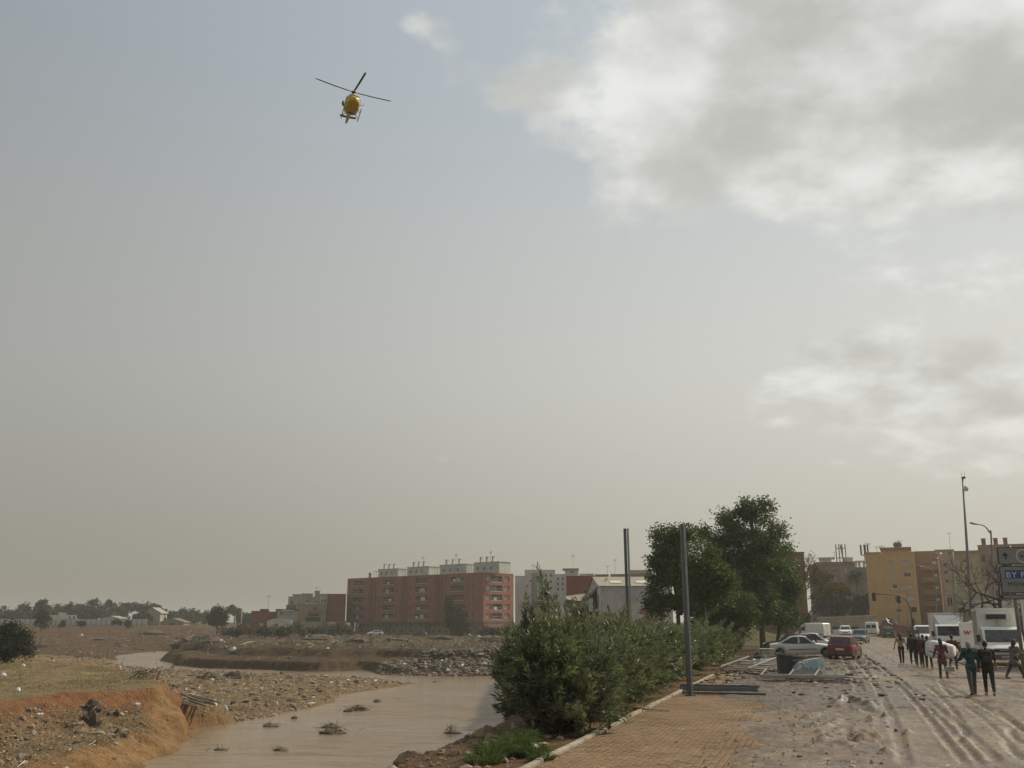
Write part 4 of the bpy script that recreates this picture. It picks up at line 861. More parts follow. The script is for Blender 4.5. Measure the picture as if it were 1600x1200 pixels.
def pxblock(name, label, px0, px1, pyt, D, Dp, wall, ops=(), zb=-1.4, rz=None, **kw):
    """openings as picture boxes; fronts turn to face the open ground before them"""
    if rz is None: rz = -1.04*math.atan(((px0+px1)/2-800)/1545.0)
    CUR[:] = [X_at(px0, D), D, rz]
    a, b = X_at(px0, D), X_at(px1, D); zt = Z_at(pyt, D); Wd = b-a
    if rz:
        # turned about its left front corner: lengthen so that it still spans px0..px1
        k1 = (px1-800)/1545.0; c, s = math.cos(rz), math.sin(rz); Wd = (k1*D-a)/(c-k1*s)
    fr = []
    for o in ops:
        def U(px):
            k = (px-800)/1545.0; return (k*D-a)/(math.cos(rz)-k*math.sin(rz))
        u0, u1 = U(o[0]), U(o[1]); dd = D+math.sin(rz)*(u0+u1)/2
        fr.append((u0, u1, Z_at(o[3], dd)-zb, Z_at(o[2], dd)-zb, o[4]))
    return block(name, label, (a, D, zb), rz, Wd, Dp, zt-zb, wall, fr, **kw)

# ------------------------------------------------------------------ the long red brick apartment block
BRK = mat('red_brick', (0.28, 0.102, 0.058), 0.9, 0.14, 0.6, 0.006, 8, dirt=.5, dirth=1.5); BRKP = mat('red_brick_pier', (0.19, 0.078, 0.050), .9, .12, .8); BRKG = mat('brick_base', (0.24, 0.125, 0.085), .9, .2, .8, dirt=.8, dirth=2.2)
A = Vector((X_at(540.5, 326), 326, 0)); B = Vector((X_at(755, 284), 284, 0)); LEN = (B-A).length; rzb = math.atan2(B.y-A.y, B.x-A.x)
def ub(px):     # picture column -> metres along the long front
    k = (px-800)/1545.0; d = (B-A)/LEN; return (k*A.y-A.x)/(d.x-k*d.y)
zx = lambda v: ub(520+v/5.0)
ZB, Z1, ZT = -1.35, 2.5, 16.3; FH = (ZT-.5-Z1)/5
random.seed(3); fr = []; rows = [(125, 150, 225, 250, None), (355, 385, 470, 497, None), (612, 640, 735, 762, None), (887, 915, 1020, 1067, 1105)]
for fl in range(5):
    v = Z1+fl*FH-Z1
    for (a, b0, b1_, c, d) in rows:
        for s in (a, c, d):
            if s is None or random.random() < .08: continue
            u = zx(s); hgt = random.choice((.75, 1.25, 1.4)); fr.append((u-.42, u+.42, v+1.15, v+1.15+hgt, random.choice('wwws')))
        fr.append((zx(b0), zx(b1_), v+.75, v+2.35, 'b'))
rt = []
for fl in range(5):
    v = fl*FH; rt += [(1.2, 3.3, v+.95, v+2.4, 's'), (3.6, 8.0, v+.55, v+2.4, 'b'), (9.0, 11.2, v+.95, v+2.4, 's')]
red = block('apartment_block', 'long red brick apartment block with white rooftop rooms', (A.x, A.y, Z1), rzb, LEN, 13.0, ZT-Z1, BRK, fr, rt, dep=.5, parapet=.5)
for a, b in ((272, 330), (524, 582), (792, 856)):      # the tall darker bands between the flats
    u0, u1 = zx(a), zx(b); mb = MB(); mb.b2(u0, u0+(u1-u0)*.46, -.22, 0, -.05, ZT-Z1-.2); mb.b2(u0+(u1-u0)*.54, u1, -.22, 0, -.05, ZT-Z1-.2); mb.build('stair_band', BRKP, red)
# ground storey, set back behind piers
gz = ZB-Z1; gops = []
for a, b in ((185, 395), (432, 700), (742, 930)):
    u0, u1 = zx(a), zx(b); mb = MB(); ops = [(k*(u1-u0)/7+.6, k*(u1-u0)/7+1.2, 2.3, 3.1, 'd') for k in range(7)]+[(k*(u1-u0)/4+1.0, k*(u1-u0)/4+2.4, .9, 1.4, 'd') for k in range(4)]
    facade(mb, Vector((u0, .8, gz)), Vector((1, 0, 0)), Vector((0, 1, 0)), u1-u0, -gz, ops, .25)
    for q_ in ops: pane(red, Vector((u0, .8, gz)), Vector((1, 0, 0)), Vector((0, 1, 0)), q_, .25, 'd')
    mb.b2(u0, u0+.25, .8, 6, gz, 0); mb.b2(u1-.25, u1, .8, 6, gz, 0); mb.build('ground_floor_wall', BRKG, red, fix=False)
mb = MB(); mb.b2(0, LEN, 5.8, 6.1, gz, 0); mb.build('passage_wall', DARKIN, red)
for u in [zx(v) for v in (135, 150, 178, 405, 425, 712, 735, 945, 1060, 1085)]: mb = MB(); mb.b2(u-.25, u+.25, .3, .8, gz, 0); mb.build('pier', BRKG, red)
mb = MB(); mb.b2(LEN-.35, LEN, .3, 13, gz, 0); mb.b2(LEN-5.5, LEN, .5, .8, gz, 0); mb.build('ground_floor_wall', BRK, red)
mb = MB(); mb.b2(-.12, LEN+.12, -.12, 13.1, -.25, .0); mb.build('floor_slab', BRKP, red)
PENT = plaster('penthouse', (0.50, 0.48, 0.43), dirt=.3, dirth=.8)
for i, (a, b) in enumerate(((278, 465), (508, 708), (765, 1010), (1035, 1272))):
    u0, u1 = zx(a)-.6, zx(b)-2.4; pz = ZT-Z1-.1; ph = 2.9+.35*i*.4; mb = MB(); n_ = 3
    ops = [(1.2+k*(u1-u0-2.2)/n_, 1.9+k*(u1-u0-2.2)/n_, 1.3, 2.1, 'd') for k in range(n_)]
    O = Vector((u0, 4.0, pz)); facade(mb, O, Vector((1, 0, 0)), Vector((0, 1, 0)), u1-u0, ph, ops, .2); mb.quad((u1, 4, pz), (u1, 9, pz), (u1, 9, pz+ph), (u1, 4, pz+ph)); mb.quad((u0, 9, pz), (u0, 4, pz), (u0, 4, pz+ph), (u0, 9, pz+ph)); mb.b2(u0-.15, u1+.15, 3.85, 9.1, pz+ph, pz+ph+.2)
    pr = mb.build('rooftop_room', PENT, red, fix=False)
    for q_ in ops: u_ = q_; mbq = MB(); mbq.quad(O+Vector((u_[0], .18, u_[2])), O+Vector((u_[1], .18, u_[2])), O+Vector((u_[1], .18, u_[3])), O+Vector((u_[0], .18, u_[3]))); mbq.build('window', DARKIN, pr, fix=False)
    for k in range(3): chimney(pr, u0+2.2+k*(u1-u0)*.24, 4.9, pz+ph+.2, 1.35, PENT, .7)
    mb = MB()
    for k in range(2): mb.bar((u0-2.6+k*1.2, 4.4, pz), (u0-2.6+k*1.2, 4.4, pz+ph*.85), .14)
    mb.bar((u0-2.7, 4.4, pz+ph*.85), (u0+.1, 4.4, pz+ph*.85), .18); mb.build('pergola', PENT, pr)
    if i in (1, 2, 3): antenna(pr, u0+5, 6, pz+ph+.2, 3.2, 3)
chimney(red, zx(222), 3, ZT-Z1-.5, 2.2, BRKP, .6); chimney(red, LEN-.8, 8, ZT-Z1-.5, 2.6, PENT, .6)

# ------------------------------------------------------------------ old houses left of it
random.seed(9)
RW = plaster('dark_red', (0.19, 0.062, 0.052), dirt=.4, dirth=1.5); BG = plaster('beige', (0.33, 0.285, 0.225)); TN = plaster('tan', (0.27, 0.20, 0.14)); GRY = plaster('grey', (0.30, 0.28, 0.245)); WH = plaster('white', (0.56, 0.53, 0.48)); OC = plaster('ochre', (0.36, 0.26, 0.13), dirt=.9, dirth=3); BRN = plaster('brown', (0.21, 0.12, 0.085))
h = lambda v: 370+v/8.42; w = lambda v: 900+v/8.42
r1 = pxblock('town_house', 'dark red windowless house at the left end of the houses', h(183), h(420), w(465), 300, 9, RW, [(h(300), h(352), w(615), w(660), 's')])
mb = MB(); a = ux(h(298)); b = ux(h(415)); zt = Z_at(w(432), 300)+1.4; mb.b2(a, b, 1, 6, Z_at(w(465), 300)+1.0, zt); mb.build('roof_room', RW, r1); antenna(r1, b-.3, 2, zt, 4, 2)
mb = MB(); mb.b2(a-5.5, a-5.2, 0, 9, 0, 8); mb.build('white_edge', WH, r1)
pxblock('town_house', 'low dark red house behind the pale ruined wall', h(415), h(520), w(475), 306, 9, RW, ())
r2 = pxblock('town_house', 'dark roofed house with small chimney block behind the pale wall', h(505), h(640), w(440), 312, 8, BRN, [(h(560), h(590), w(480), w(520), 'g')])
r3 = pxblock('apartment_house', 'grey beige apartment house with stepped roof, tallest of the old houses', h(662), h(1180), w(275), 324, 10, BG, [(h(900), h(935), w(305), w(340), 'g'), (h(1100), h(1125), w(305), w(345), 'd'), (h(1140), h(1162), w(305), w(345), 'd'), (h(700), h(725), w(330), w(370), 'g')])
for a_, b_, t_ in ((720, 830, 243), (836, 985, 233), (1012, 1076, 196), (1080, 1178, 236)):
    mb = MB(); x0, x1 = ux(h(a_)), ux(h(b_)); zt = Z_at(w(t_), 324)+1.4; zb_ = Z_at(w(275), 324)+1.1; mb.b2(x0, x1, 1.2, 6, zb_, zt); mb.build('roof_room', BG, r3); mb = MB(); mb.b2(x0-.2, x1+.2, 1.0, 6.2, zt, zt+.18); mb.build('roof_slab', WH, r3)
antenna(r3, 9, 4, Z_at(w(240), 324)+1.4, 2.5, 2)
pxblock('town_house', 'white fronted flat beside the windowless dark red gable', h(1078), h(1178), w(275), 322, 1.6, WH, [(h(1100), h(1125), w(305), w(345), 'g'), (h(1140), h(1162), w(305), w(345), 'g')])
r4 = pxblock('town_house', 'tan house with dark balcony below the grey beige apartment house', h(800), h(1168), w(368), 312, 8, TN, [(h(1005), h(1040), w(408), w(468), 'd'), (h(838), h(858), w(385), w(420), 's'), (h(770), h(790), w(385), w(430), 's'), (h(905), h(1100), w(545), w(600), 'd'), (h(940), h(1075), w(508), w(532), 'd')])
mb = MB(); x0, x1 = ux(h(930)), ux(h(1110)); zb_ = Z_at(w(490), 312)+1.4; mb.b2(x0, x1, -1.1, 0, zb_, zb_+.2); mb.b2(x0, x1, -1.1, -1.0, zb_+.2, zb_+1.1); mb.build('balcony', BRN, r4)
mb = MB(); mb.b2(ux(h(885)), ux(h(1050)), -.3, .6, Z_at(w(372), 312)+1.4, Z_at(w(360), 312)+1.4); mb.build('awning', WH, r4)
pxblock('town_house', 'brown terraced house stepping down from the grey beige apartment house', h(640), h(800), w(385), 316, 8, BRN, [(h(700), h(730), w(410), w(450), 'd'), (h(770), h(792), w(385), w(430), 's')])
r5 = pxblock('town_house', 'small grey house with flat pale roof slab in front of the terraced house', h(525), h(800), w(468), 302, 8, GRY, [(h(570), h(595), w(475), w(515), 'd')])
mb = MB(); mb.b2(ux(h(575)), ux(h(745)), -.3, 3, Z_at(w(468), 302)+1.6, Z_at(w(456), 302)+1.6); mb.build('roof_slab', WH, r5)
# a half-collapsed pale wall with a slanting broken top
D = 296; k = lambda a_, b_: (at(h(a_), w(b_), D).x, at(h(a_), w(b_), D).z)
def wallpoly(name, label, pts, D, thick, m, cat='wall'):
    c = at(*pts[0], D); root = thing(name, label, cat, (c.x, D, c.z)); mb = MB(); mb.extr([(at(*q_, D).x-c.x, at(*q_, D).z-c.z) for q_ in pts], 1, 0, thick); mb.build('wall', m, root); return root
wr = wallpoly('ruined_wall', 'pale half-collapsed gable wall with slanting broken edge', [(h(395), w(740)), (h(395), w(590)), (h(490), w(560)), (h(620), w(562)), (h(735), w(585)), (h(715), w(650)), (h(650), w(668)), (h(650), w(790)), (h(395), w(790))], 296, .5, WH)
mb = MB(); c0 = wr.location
for a_, b_, c_, d_ in ((490, 540, 630, 720), (570, 600, 690, 760)): p0, p1 = at(h(a_), w(d_), 296), at(h(b_), w(c_), 296); mb.b2(p0.x-c0.x, p1.x-c0.x, -.03, .1, p0.z-c0.z, p1.z-c0.z)
mb.build('doorway', DARKIN, wr)
pxblock('town_house', 'windowless tall dark red gable right beside the red apartment block', h(1178), h(1425), w(240), 316, 10, RW, ())
wallpoly('garden_wall', 'brown brick wall stub left of the ochre shack', [(h(730), w(790)), (h(730), w(610)), (h(780), w(590)), (h(838), w(600)), (h(838), w(790))], 294, .4, BRN)
pxblock('shack', 'low ochre shack with narrow dark doors', h(838), h(952), w(608), 292, 3, OC, [(h(870), h(892), w(675), w(770), 'd'), (h(905), h(935), w(685), w(770), 'd')], cat='shack')
pxblock('shack', 'low grey painted shed wall under the tan house', h(955), h(1120), w(612), 293, 3, GRY, [(h(985), h(1005), w(680), w(770), 'd'), (h(1040), h(1090), w(640), w(690), 'w')], cat='shack')
pxblock('shack', 'low brown shed with arched pale door beside the red block', h(1120), h(1440), w(600), 297, 3, BRN, [(h(1125), h(1190), w(675), w(780), 's'), (h(1195), h(1300), w(595), w(650), 's'), (h(1330), h(1360), w(640), w(700), 'd')], cat='shack')

# ------------------------------------------------------------------ blocks and sheds between the red block and the trees
g6 = lambda v: 790+v/6.154; w6 = lambda v: 860+v/6.154
WB = plaster('pale_grey', (0.47, 0.46, 0.43), dirt=.2); TNB = plaster('brown_grey', (0.25, 0.215, 0.175), dirt=.2); RED2 = mat('red_cladding', (0.235, 0.062, 0.050), .7, .12, .4, dirt=.2, dirth=3)
a1 = pxblock('apartment_block', 'pale grey apartment block right beside the red one', g6(92), g6(250), w6(248), 322, 12, WB, [(g6(230), g6(250), w6(285), w6(300), 'd'), (g6(200), g6(212), w6(330), w6(350), 'd')]); antenna(a1, 6, 4, Z_at(w6(248), 322)+1.4, 4, 3)
a2 = pxblock('apartment_block', 'taller pale block with brown corner strip behind the oleander sprig', g6(185), g6(480), w6(190), 335, 12, WB, [(g6(250), g6(305), w6(218), w6(400), 's')]+[(g6(c_), g6(c_+18), w6(r_), w6(r_+22), 'd') for c_ in (330, 380, 430) for r_ in (230, 290, 350)])
mb = MB(); mb.b2(ux(g6(250)), ux(g6(305)), -.25, 0, 0, Z_at(w6(216), 335)+1.4); mb.build('corner_strip', TNB, a2)
pxblock('apartment_block', 'narrow white block left of the red cladding wall', g6(478), g6(600), w6(232), 300, 10, WB, [(g6(c_), g6(c_+16), w6(r_), w6(r_+24), 'd') for c_ in (500, 545) for r_ in (260, 310, 360)])
a3 = pxblock('rooftop_house', 'white rooftop house with overhanging roof above the red cladding wall', g6(578), g6(708), w6(192), 330, 8, WB, [(g6(640), g6(660), w6(200), w6(220), 'd')], cat='building'); mb = MB(); wd_ = ux(g6(720))-ux(g6(568)); mb.b2(-.8, wd_-.6, -1, 8, Z_at(w6(186), 330)+1.4, Z_at(w6(180), 330)+1.6); mb.build('roof_slab', TNB, a3); antenna(a3, wd_*.5, 3, Z_at(w6(180), 330)+1.4, 5, 3)
pxblock('town_house', 'white parapet house just above the red cladding wall', g6(716), g6(860), w6(228), 318, 8, WB, ())
a4 = pxblock('town_house', 'brown brick upper floor above the red cladding wall', g6(868), g6(1002), w6(234), 310, 8, BRN, ()); antenna(a4, 4, 3, Z_at(w6(234), 310)+1.4, 3, 2)
a5 = pxblock('town_house', 'long low brown building above the warehouse roof', g6(1018), g6(1400), w6(232), 312, 8, BRN, ()); antenna(a5, 1.5, 3, Z_at(w6(232), 312)+1.4, 5, 3); antenna(a5, 16, 3, Z_at(w6(232), 312)+1.4, 5, 2)
pxblock('town_house', 'pale flat building behind the warehouse beside the leafy trees', g6(1210), g6(1420), w6(194), 326, 8, BG, ())
r6 = pxblock('cladding_hall', 'hall with plain dark red cladding wall left of the warehouse', g6(588), g6(985), w6(252), 192, 14, RED2, (), zb=-.6)
CORR = mat('corrugated_roof', (0.34, 0.29, 0.205), .6, .22, 1.2, metal=.0, dirt=0); CLAD = mat('grey_cladding', (0.40, 0.40, 0.385), .6, .12, .7, dirt=.4, dirth=1.5); CLADW = mat('pale_cladding', (0.47, 0.44, 0.40), .7, .12, .7, dirt=.5, dirth=2)
D = 152; x0, x1 = X_at(g6(910), D), X_at(1052, D); zE, zR = Z_at(w6(342), D), Z_at(w6(255), D+11); zb = -.4
wh = thing('warehouse', 'grey warehouse with ochre corrugated roof and pale loading wall', 'warehouse', (x0, D, zb)); Wd = x1-x0; zM = Z_at(w6(490), D)-zb
mb = MB(); mb.b2(0, Wd, 0, 22, 0, zM); mb.build('lower_wall', CLADW, wh)
mb = MB(); n_ = int(Wd/.5); rings = []
for k in range(n_*2+1): u = Wd*k/(n_*2); off = -.06 if k % 2 else .0; mb.v += [(u, off-.05, zM+.01), (u, off-.05, zE-zb)]
for k in range(n_*2): mb.f.append((2*k, 2*k+2, 2*k+3, 2*k+1))
mb.build('upper_cladding', CLAD, wh, fix=False)
mb = MB(); n_ = int(Wd/.28)
for k in range(n_*2+1): u = -.2+(Wd+.4)*k/(n_*2); o_ = .05 if k % 2 else 0; mb.v += [(u, -.35, zE-zb-.02+o_), (u, 11, zR-zb+o_), (u, 22.4, zE-zb+o_)]
for k in range(n_*2): mb.f += [(3*k, 3*k+3, 3*k+4, 3*k+1), (3*k+1, 3*k+4, 3*k+5, 3*k+2)]
rf = mb.build('roof', CORR, wh, fix=False)
for px_, py_ in ((g6(1068), w6(292)), (g6(1320), w6(296))):
    u = X_at(px_, D+4)-x0; f_ = .38; y_ = -.35+11.35*f_; z_ = (zE-zb)+(zR-zE)*f_; dy = 1.3; sl_ = (zR-zE)/11.35; mb = MB(); mb.quad((u-.9, y_-dy, z_-dy*sl_+.1), (u+.9, y_-dy, z_-dy*sl_+.1), (u+.9, y_+dy, z_+dy*sl_+.1), (u-.9, y_+dy, z_+dy*sl_+.1)); mb.build('skylight', FRAME, rf)
mb = MB(); mb.extr([(0.02, zM), (21.9, zM), (22, zE-zb), (11, zR-zb-.05), (0.02, zE-zb)], 0, -.02, .15); mb.build('gable', CLAD, wh)
mb = MB(); mb.b2(X_at(g6(930), D)-x0, X_at(g6(1095), D)-x0, -.12, 0, 0, Z_at(w6(415), D)-zb); mb.build('loading_door', CLADW, wh)
mb = MB(); mb.b2(-.05, .12, -.16, 0, 0, zE-zb); mb.b2(X_at(g6(1095), D)-x0, X_at(g6(1105), D)-x0, -.15, -.06, 0, zM); mb.build('corner_post', FRAME, wh)
pxblock('small_shed', 'small brown shed at the right foot of the warehouse', g6(1290), g6(1420), w6(572), 140, 4, BRN, (), zb=-.2, cat='shed')
pxblock('low_hut', 'low whitish hut half hidden by oleanders below the warehouse', g6(1210), g6(1330), w6(625), 136, 3, WH, (), zb=-.2, cat='shed')
# collapsed shed: leaning roof sheets, a dark slab for the shaded gap, a bent post
D = 150; c = at(g6(740), w6(620), D); cs = thing('collapsed_shed', 'collapsed shed with fallen dark roof sheets left of the warehouse', 'shed', (c.x, D, -.5)); q2 = lambda a_, b_, dd=0: Vector((at(g6(a_), w6(b_), D+dd).x-c.x, dd, at(g6(a_), w6(b_), D+dd).z+.5))
def slab(a, b, c_, d_, t=.12):
    mb = MB(); n_ = ((b-a).cross(d_-a)).normalized()*t; mb.add([a, b, c_, d_, a+n_, b+n_, c_+n_, d_+n_], [(0, 1, 2, 3), (4, 7, 6, 5), (0, 4, 5, 1), (1, 5, 6, 2), (2, 6, 7, 3), (3, 7, 4, 0)]); return mb
slab(q2(575, 440, 1), q2(835, 405, 6), q2(760, 490, 3), q2(590, 470, 0)).build('roof_sheet', TNB, cs)
slab(q2(580, 470, 2), q2(765, 470, 3), q2(735, 640, 3), q2(575, 640, 2)).build('wall_sheet', plaster('shed_grey', (0.22, 0.20, 0.165)), cs)
slab(q2(975, 262, 8), q2(985, 275, 8), q2(770, 480, 2), q2(755, 465, 2)).build('fallen_beam', BRN, cs)
slab(q2(760, 470, 5), q2(905, 360, 7), q2(905, 650, 7), q2(730, 650, 5)).build('gap', DARKIN, cs)  # solid dark slab, coloured as the shade inside the opening
slab(q2(795, 465, 0), q2(838, 455, 0), q2(845, 585, 0), q2(800, 590, 0), .05).build('hanging_sheet', CLAD, cs)
slab(q2(880, 370, .5), q2(905, 360, .5), q2(900, 425, .5), q2(880, 420, .5), .05).build('hanging_sheet', CLAD, cs)
mb = MB(); mb.bar(q2(835, 605, 0), q2(905, 562, 0), .16); mb.bar(q2(575, 395, -1), q2(515, 560, -1), .5, .2); mb.build('bent_beam', CLAD, cs)

# ------------------------------------------------------------------ right-hand side of the street
rb = lambda v: 1220+v/7.5; wb_ = lambda v: 830+v/7.5
BRK2 = mat('dull_brick', (0.20, 0.088, 0.066), .9, .14, .6, 0, dirt=.3, dirth=2)
pxblock('brick_building', 'plain dark brick gable right of the leafy trees', 1180, rb(328), wb_(262), 178, 14, BRK2, (), zb=.4, right=[(2+3*i, 3.2+3*i, 1.2+2.9*j, 2.6+2.9*j, 'g') for i in range(4) for j in range(4)])
PKB = plaster('pink_brown', (0.29, 0.20, 0.155), dirt=.2); RB3 = plaster('red_brown', (0.22, 0.115, 0.092), dirt=.2)
random.seed(4); ops = []
for r_ in (432, 540, 640, 740): ops += [(rb(650), rb(692), wb_(r_), wb_(r_+48), random.choice('gsw')), (rb(785), rb(822), wb_(r_), wb_(r_+55), 's'), (rb(525), rb(585), wb_(r_+25), wb_(r_+70), 'b')]
b3 = pxblock('apartment_block', 'brown apartment block with small white windows behind the palm', rb(438), rb(930), wb_(370), 262, 12, PKB, ops, zb=.6)
mb = MB(); x_ = b3.location.x; mb.b2(-.1, ux(rb(930))+.1, -.15, 0, Z_at(wb_(410), 262)-.6, Z_at(wb_(365), 262)-.6); mb.build('cornice_band', RB3, b3)
mb = MB(); mb.b2(ux(rb(745)), ux(rb(772)), -.3, 0, 0, Z_at(wb_(415), 262)-.6); mb.build('corner_pier', plaster('pier_tan', (0.36, 0.26, 0.19), dirt=.1), b3)
mb = MB(); u0, u1 = ux(rb(500)), ux(rb(690)); zt0, zt1 = Z_at(wb_(360), 262)-.6, Z_at(wb_(318), 262)-.6; mb.b2(u0, u1-1, 2, 7, zt0-.4, zt1); mb.b2(u0-.2, u1, 1.7, 7.3, zt1, zt1+.3); mb.build('rooftop_room', WH, b3)
mb = MB(); mb.b2(ux(rb(795)), ux(rb(905)), 3, 7, zt0-.3, Z_at(wb_(305), 262)-.6); mb.build('rooftop_room', WB, b3); antenna(b3, u0+4, 4, zt1+.3, 1.6, 1)
mb = MB(); u = ux(rb(768)); zt = Z_at(wb_(155), 262)-.6; mb.tube([(u+.6, 4, zt0-.4), (u, 4, zt)], .18, 6)
for k in (-1.2, -.4, .4, 1.2): mb.b2(u+k-.13, u+k+.13, 3.7, 4.0, zt-4.6, zt+.2); 
mb.b2(u-1.3, u+1.3, 3.9, 4.05, zt-1, zt-.8); mb.b2(u-1.3, u+1.3, 3.9, 4.05, zt-3.6, zt-3.4); mb.build('phone_mast', ANT, b3)
pxblock('apartment_block', 'red brown block behind the dark broad tree', rb(372), rb(512), wb_(395), 254, 10, RB3, (), zb=.6)
GG = plaster('grey_green', (0.21, 0.19, 0.155), dirt=.1)
b4 = pxblock('apartment_block', 'grey block with white roof frames squeezed left of the yellow block', rb(905), rb(1075), wb_(430), 245, 12, GG, (), zb=.6)
mb = MB(); x_ = b4.location.x
for v in (935, 975, 1030): mb.b2(ux(rb(v))-.3, ux(rb(v))+.3, 2, 2.4, Z_at(wb_(430), 245)-.6, Z_at(wb_(350), 245)-.6)
mb.b2(ux(rb(925)), ux(rb(1040)), 1.8, 6, Z_at(wb_(352), 245)-.6, Z_at(wb_(342), 245)-.6); mb.build('roof_frame', WH, b4)
# yellow block: plain gable with small windows, balconies round the corner
YEL = plaster('yellow', (0.58, 0.375, 0.165), dirt=.55, dirth=2.2, var=.08); YEL2 = plaster('dull_orange', (0.38, 0.225, 0.125), dirt=.3, var=.1); 
yb = lambda v: 1340+v/6.0; wy = lambda v: 720+v/6.0; v2 = lambda v: 1150+v/3.5556; w2 = lambda v: 800+v/3.5556
yo = [(yb(342), yb(384), wy(935), wy(985), 's'), (yb(474), yb(534), wy(932), wy(985), 's'), (yb(350), yb(390), wy(1050), wy(1088), 'w'), (yb(480), yb(540), wy(1050), wy(1085), 'g')]
for vv in ((890, 912, 402, 424, 'g'), (962, 1000, 402, 426, 'w'), (968, 1008, 460, 490, 'w'), (898, 918, 470, 500, 'g'), (898, 922, 528, 556, 'g'), (978, 1010, 528, 556, 'd')): yo.append((v2(vv[0]), v2(vv[1]), w2(vv[2]), w2(vv[3]), vv[4]))
yo[3] = (yb(480), yb(540), wy(1050), wy(1085), 'g')
ytop = wy(868)
yl = pxblock('apartment_block', 'yellow ochre apartment block with a plain gable of small windows', 1360.5, yb(590), ytop, 202, 22, YEL, yo, zb=.4)
x_ = yl.location.x; mb = MB(); u0, u1 = ux(yb(268)), ux(yb(600)); zt0, zt1 = Z_at(ytop, 202)-.4, Z_at(wy(832), 202)-.4
mb.b2(u0+.4, u1-1.2, .3, 9, zt0-.3, zt1); mb.build('upper_storey', YEL, yl); mb = MB(); mb.b2(u0, u1-.6, -.2, 9.4, zt1, zt1+.3); mb.b2(-.1, u0, -.12, .4, zt0, zt0+.2); mb.build('roof_edge', YEL2, yl)
for px_, py_, n_ in ((145, 762, 3), (236, 800, 2), (282, 792, 2), (420, 760, 2), (455, 748, 2)): antenna(yl, ux(yb(px_)), 2+n_, zt0, Z_at(wy(py_), 204)-.4-zt0, n_)
for k, (v, r_) in enumerate(((425, .55), (455, .6))):
    mb = MB(); u = ux(yb(v)); z_ = zt1+.9
    mb.loft([[(u+r_*s*math.cos(a*.785), 2+.25*(1-s), z_+r_*s*math.sin(a*.785)) for a in range(8)] for s in (.05, .6, 1.0)]); mb.bar((u, 2.3, zt1+.3), (u, 2.3, z_), .08); mb.build('satellite_dish', ANT, yl)
# antenna drum on the left shoulder of the yellow block
mb = MB(); u = ux(yb(112)); zz_ = Z_at(wy(885), 204)-.4; mb.bar((u, 3, zt0-2), (u, 3, zz_+2.3), .12)
for k in range(5): a = k*1.257; mb.b2(u+.75*math.cos(a)-.16, u+.75*math.cos(a)+.16, 3+.75*math.sin(a)-.1, 3+.75*math.sin(a)+.1, zz_+.2, zz_+2.2)
mb.b2(u-.7, u+.7, 2.6, 3.4, zz_, zz_+.15); mb.build('phone_mast', ANT, yl)
by = pxblock('apartment_wing', 'orange brick wing with stacked balconies beside the yellow gable', yb(592), yb(815), wy(885), 206, 18, YEL2, [(v2(1068), v2(1140), w2(a_), w2(b_), 'b') for a_, b_ in ((288, 318), (356, 386), (424, 454), (490, 520))], zb=.4, dep=1.0, cat='building')
x_ = by.location.x
for a_ in (318, 386, 454, 520):
    mb = MB(); u0, u1 = ux(v2(1058)), ux(v2(1158)); z_ = Z_at(w2(a_), 206)-.4; mb.b2(u0, u1, -1.0, .5, z_-.25, z_); mb.b2(u0, u1, -1.0, -.9, z_, z_+.9); mb.build('balcony', YEL2, by)
    mb = MB(); mb.b2(u1-1.2, u1-.4, -1.3, -1.02, z_+.9, z_+1.4); mb.build('air_conditioner', SHUTW, by)
mb = MB(); mb.b2(0, ux(yb(800)), .3, 8, Z_at(wy(885), 206)-.8, Z_at(wy(848), 206)-.4); mb.build('upper_storey', YEL2, by)
PK = plaster('pink', (0.36, 0.25, 0.20), dirt=.2); OLV = plaster('olive_yellow', (0.40, 0.345, 0.205), dirt=.2)
s8 = lambda v: 1460+v/7.5; w8 = lambda v: 840+v/7.5
pk = pxblock('apartment_block', 'narrow pinkish block with white roof between orange wing and olive block', s8(112), s8(250), w8(200), 226, 12, PK, [(s8(180), s8(212), w8(a_), w8(a_+35), 'g') for a_ in (300, 390, 490)], zb=.4)
x_ = pk.location.x; mb = MB(); mb.b2(ux(s8(85)), ux(s8(320)), 0, 8, Z_at(w8(150), 226)-.4, Z_at(w8(140), 226)-.4); 
for v in (120, 200, 260): mb.b2(ux(s8(v))-.5, ux(s8(v))+.5, 1, 2, Z_at(w8(205), 226)-.4, Z_at(w8(150), 226)-.4)
mb.build('roof_canopy', WH, pk); antenna(pk, 3, 3, Z_at(w8(140), 226)-.4, 4, 1)
ol = pxblock('apartment_block', 'olive yellow apartment block behind the tall mast', s8(245), s8(705), w8(175), 200, 12, OLV, [(s8(430), s8(455), w8(a_), w8(a_+30), 'g') for a_ in (260, 340, 430)]+[(s8(560), s8(585), w8(a_), w8(a_+30), 's') for a_ in (260, 340, 430)], zb=.4)
mb = MB(); x_ = ol.location.x; mb.b2(-.2, ux(s8(705)), -.4, 0, Z_at(w8(180), 200)-.4, Z_at(w8(160), 200)-.4); mb.build('cornice', plaster('olive_grey', (0.26, 0.235, 0.17), dirt=.1), ol); mb = MB(); mb.b2(-.2, ux(s8(705)), -.5, 0, Z_at(w8(545), 200)-.4, Z_at(w8(530), 200)-.4); mb.build('string_course', plaster('olive_grey', (0.26, 0.235, 0.17), dirt=.1), ol); antenna(ol, 13, 3, Z_at(w8(175), 200)-.4, 1.3, 1)
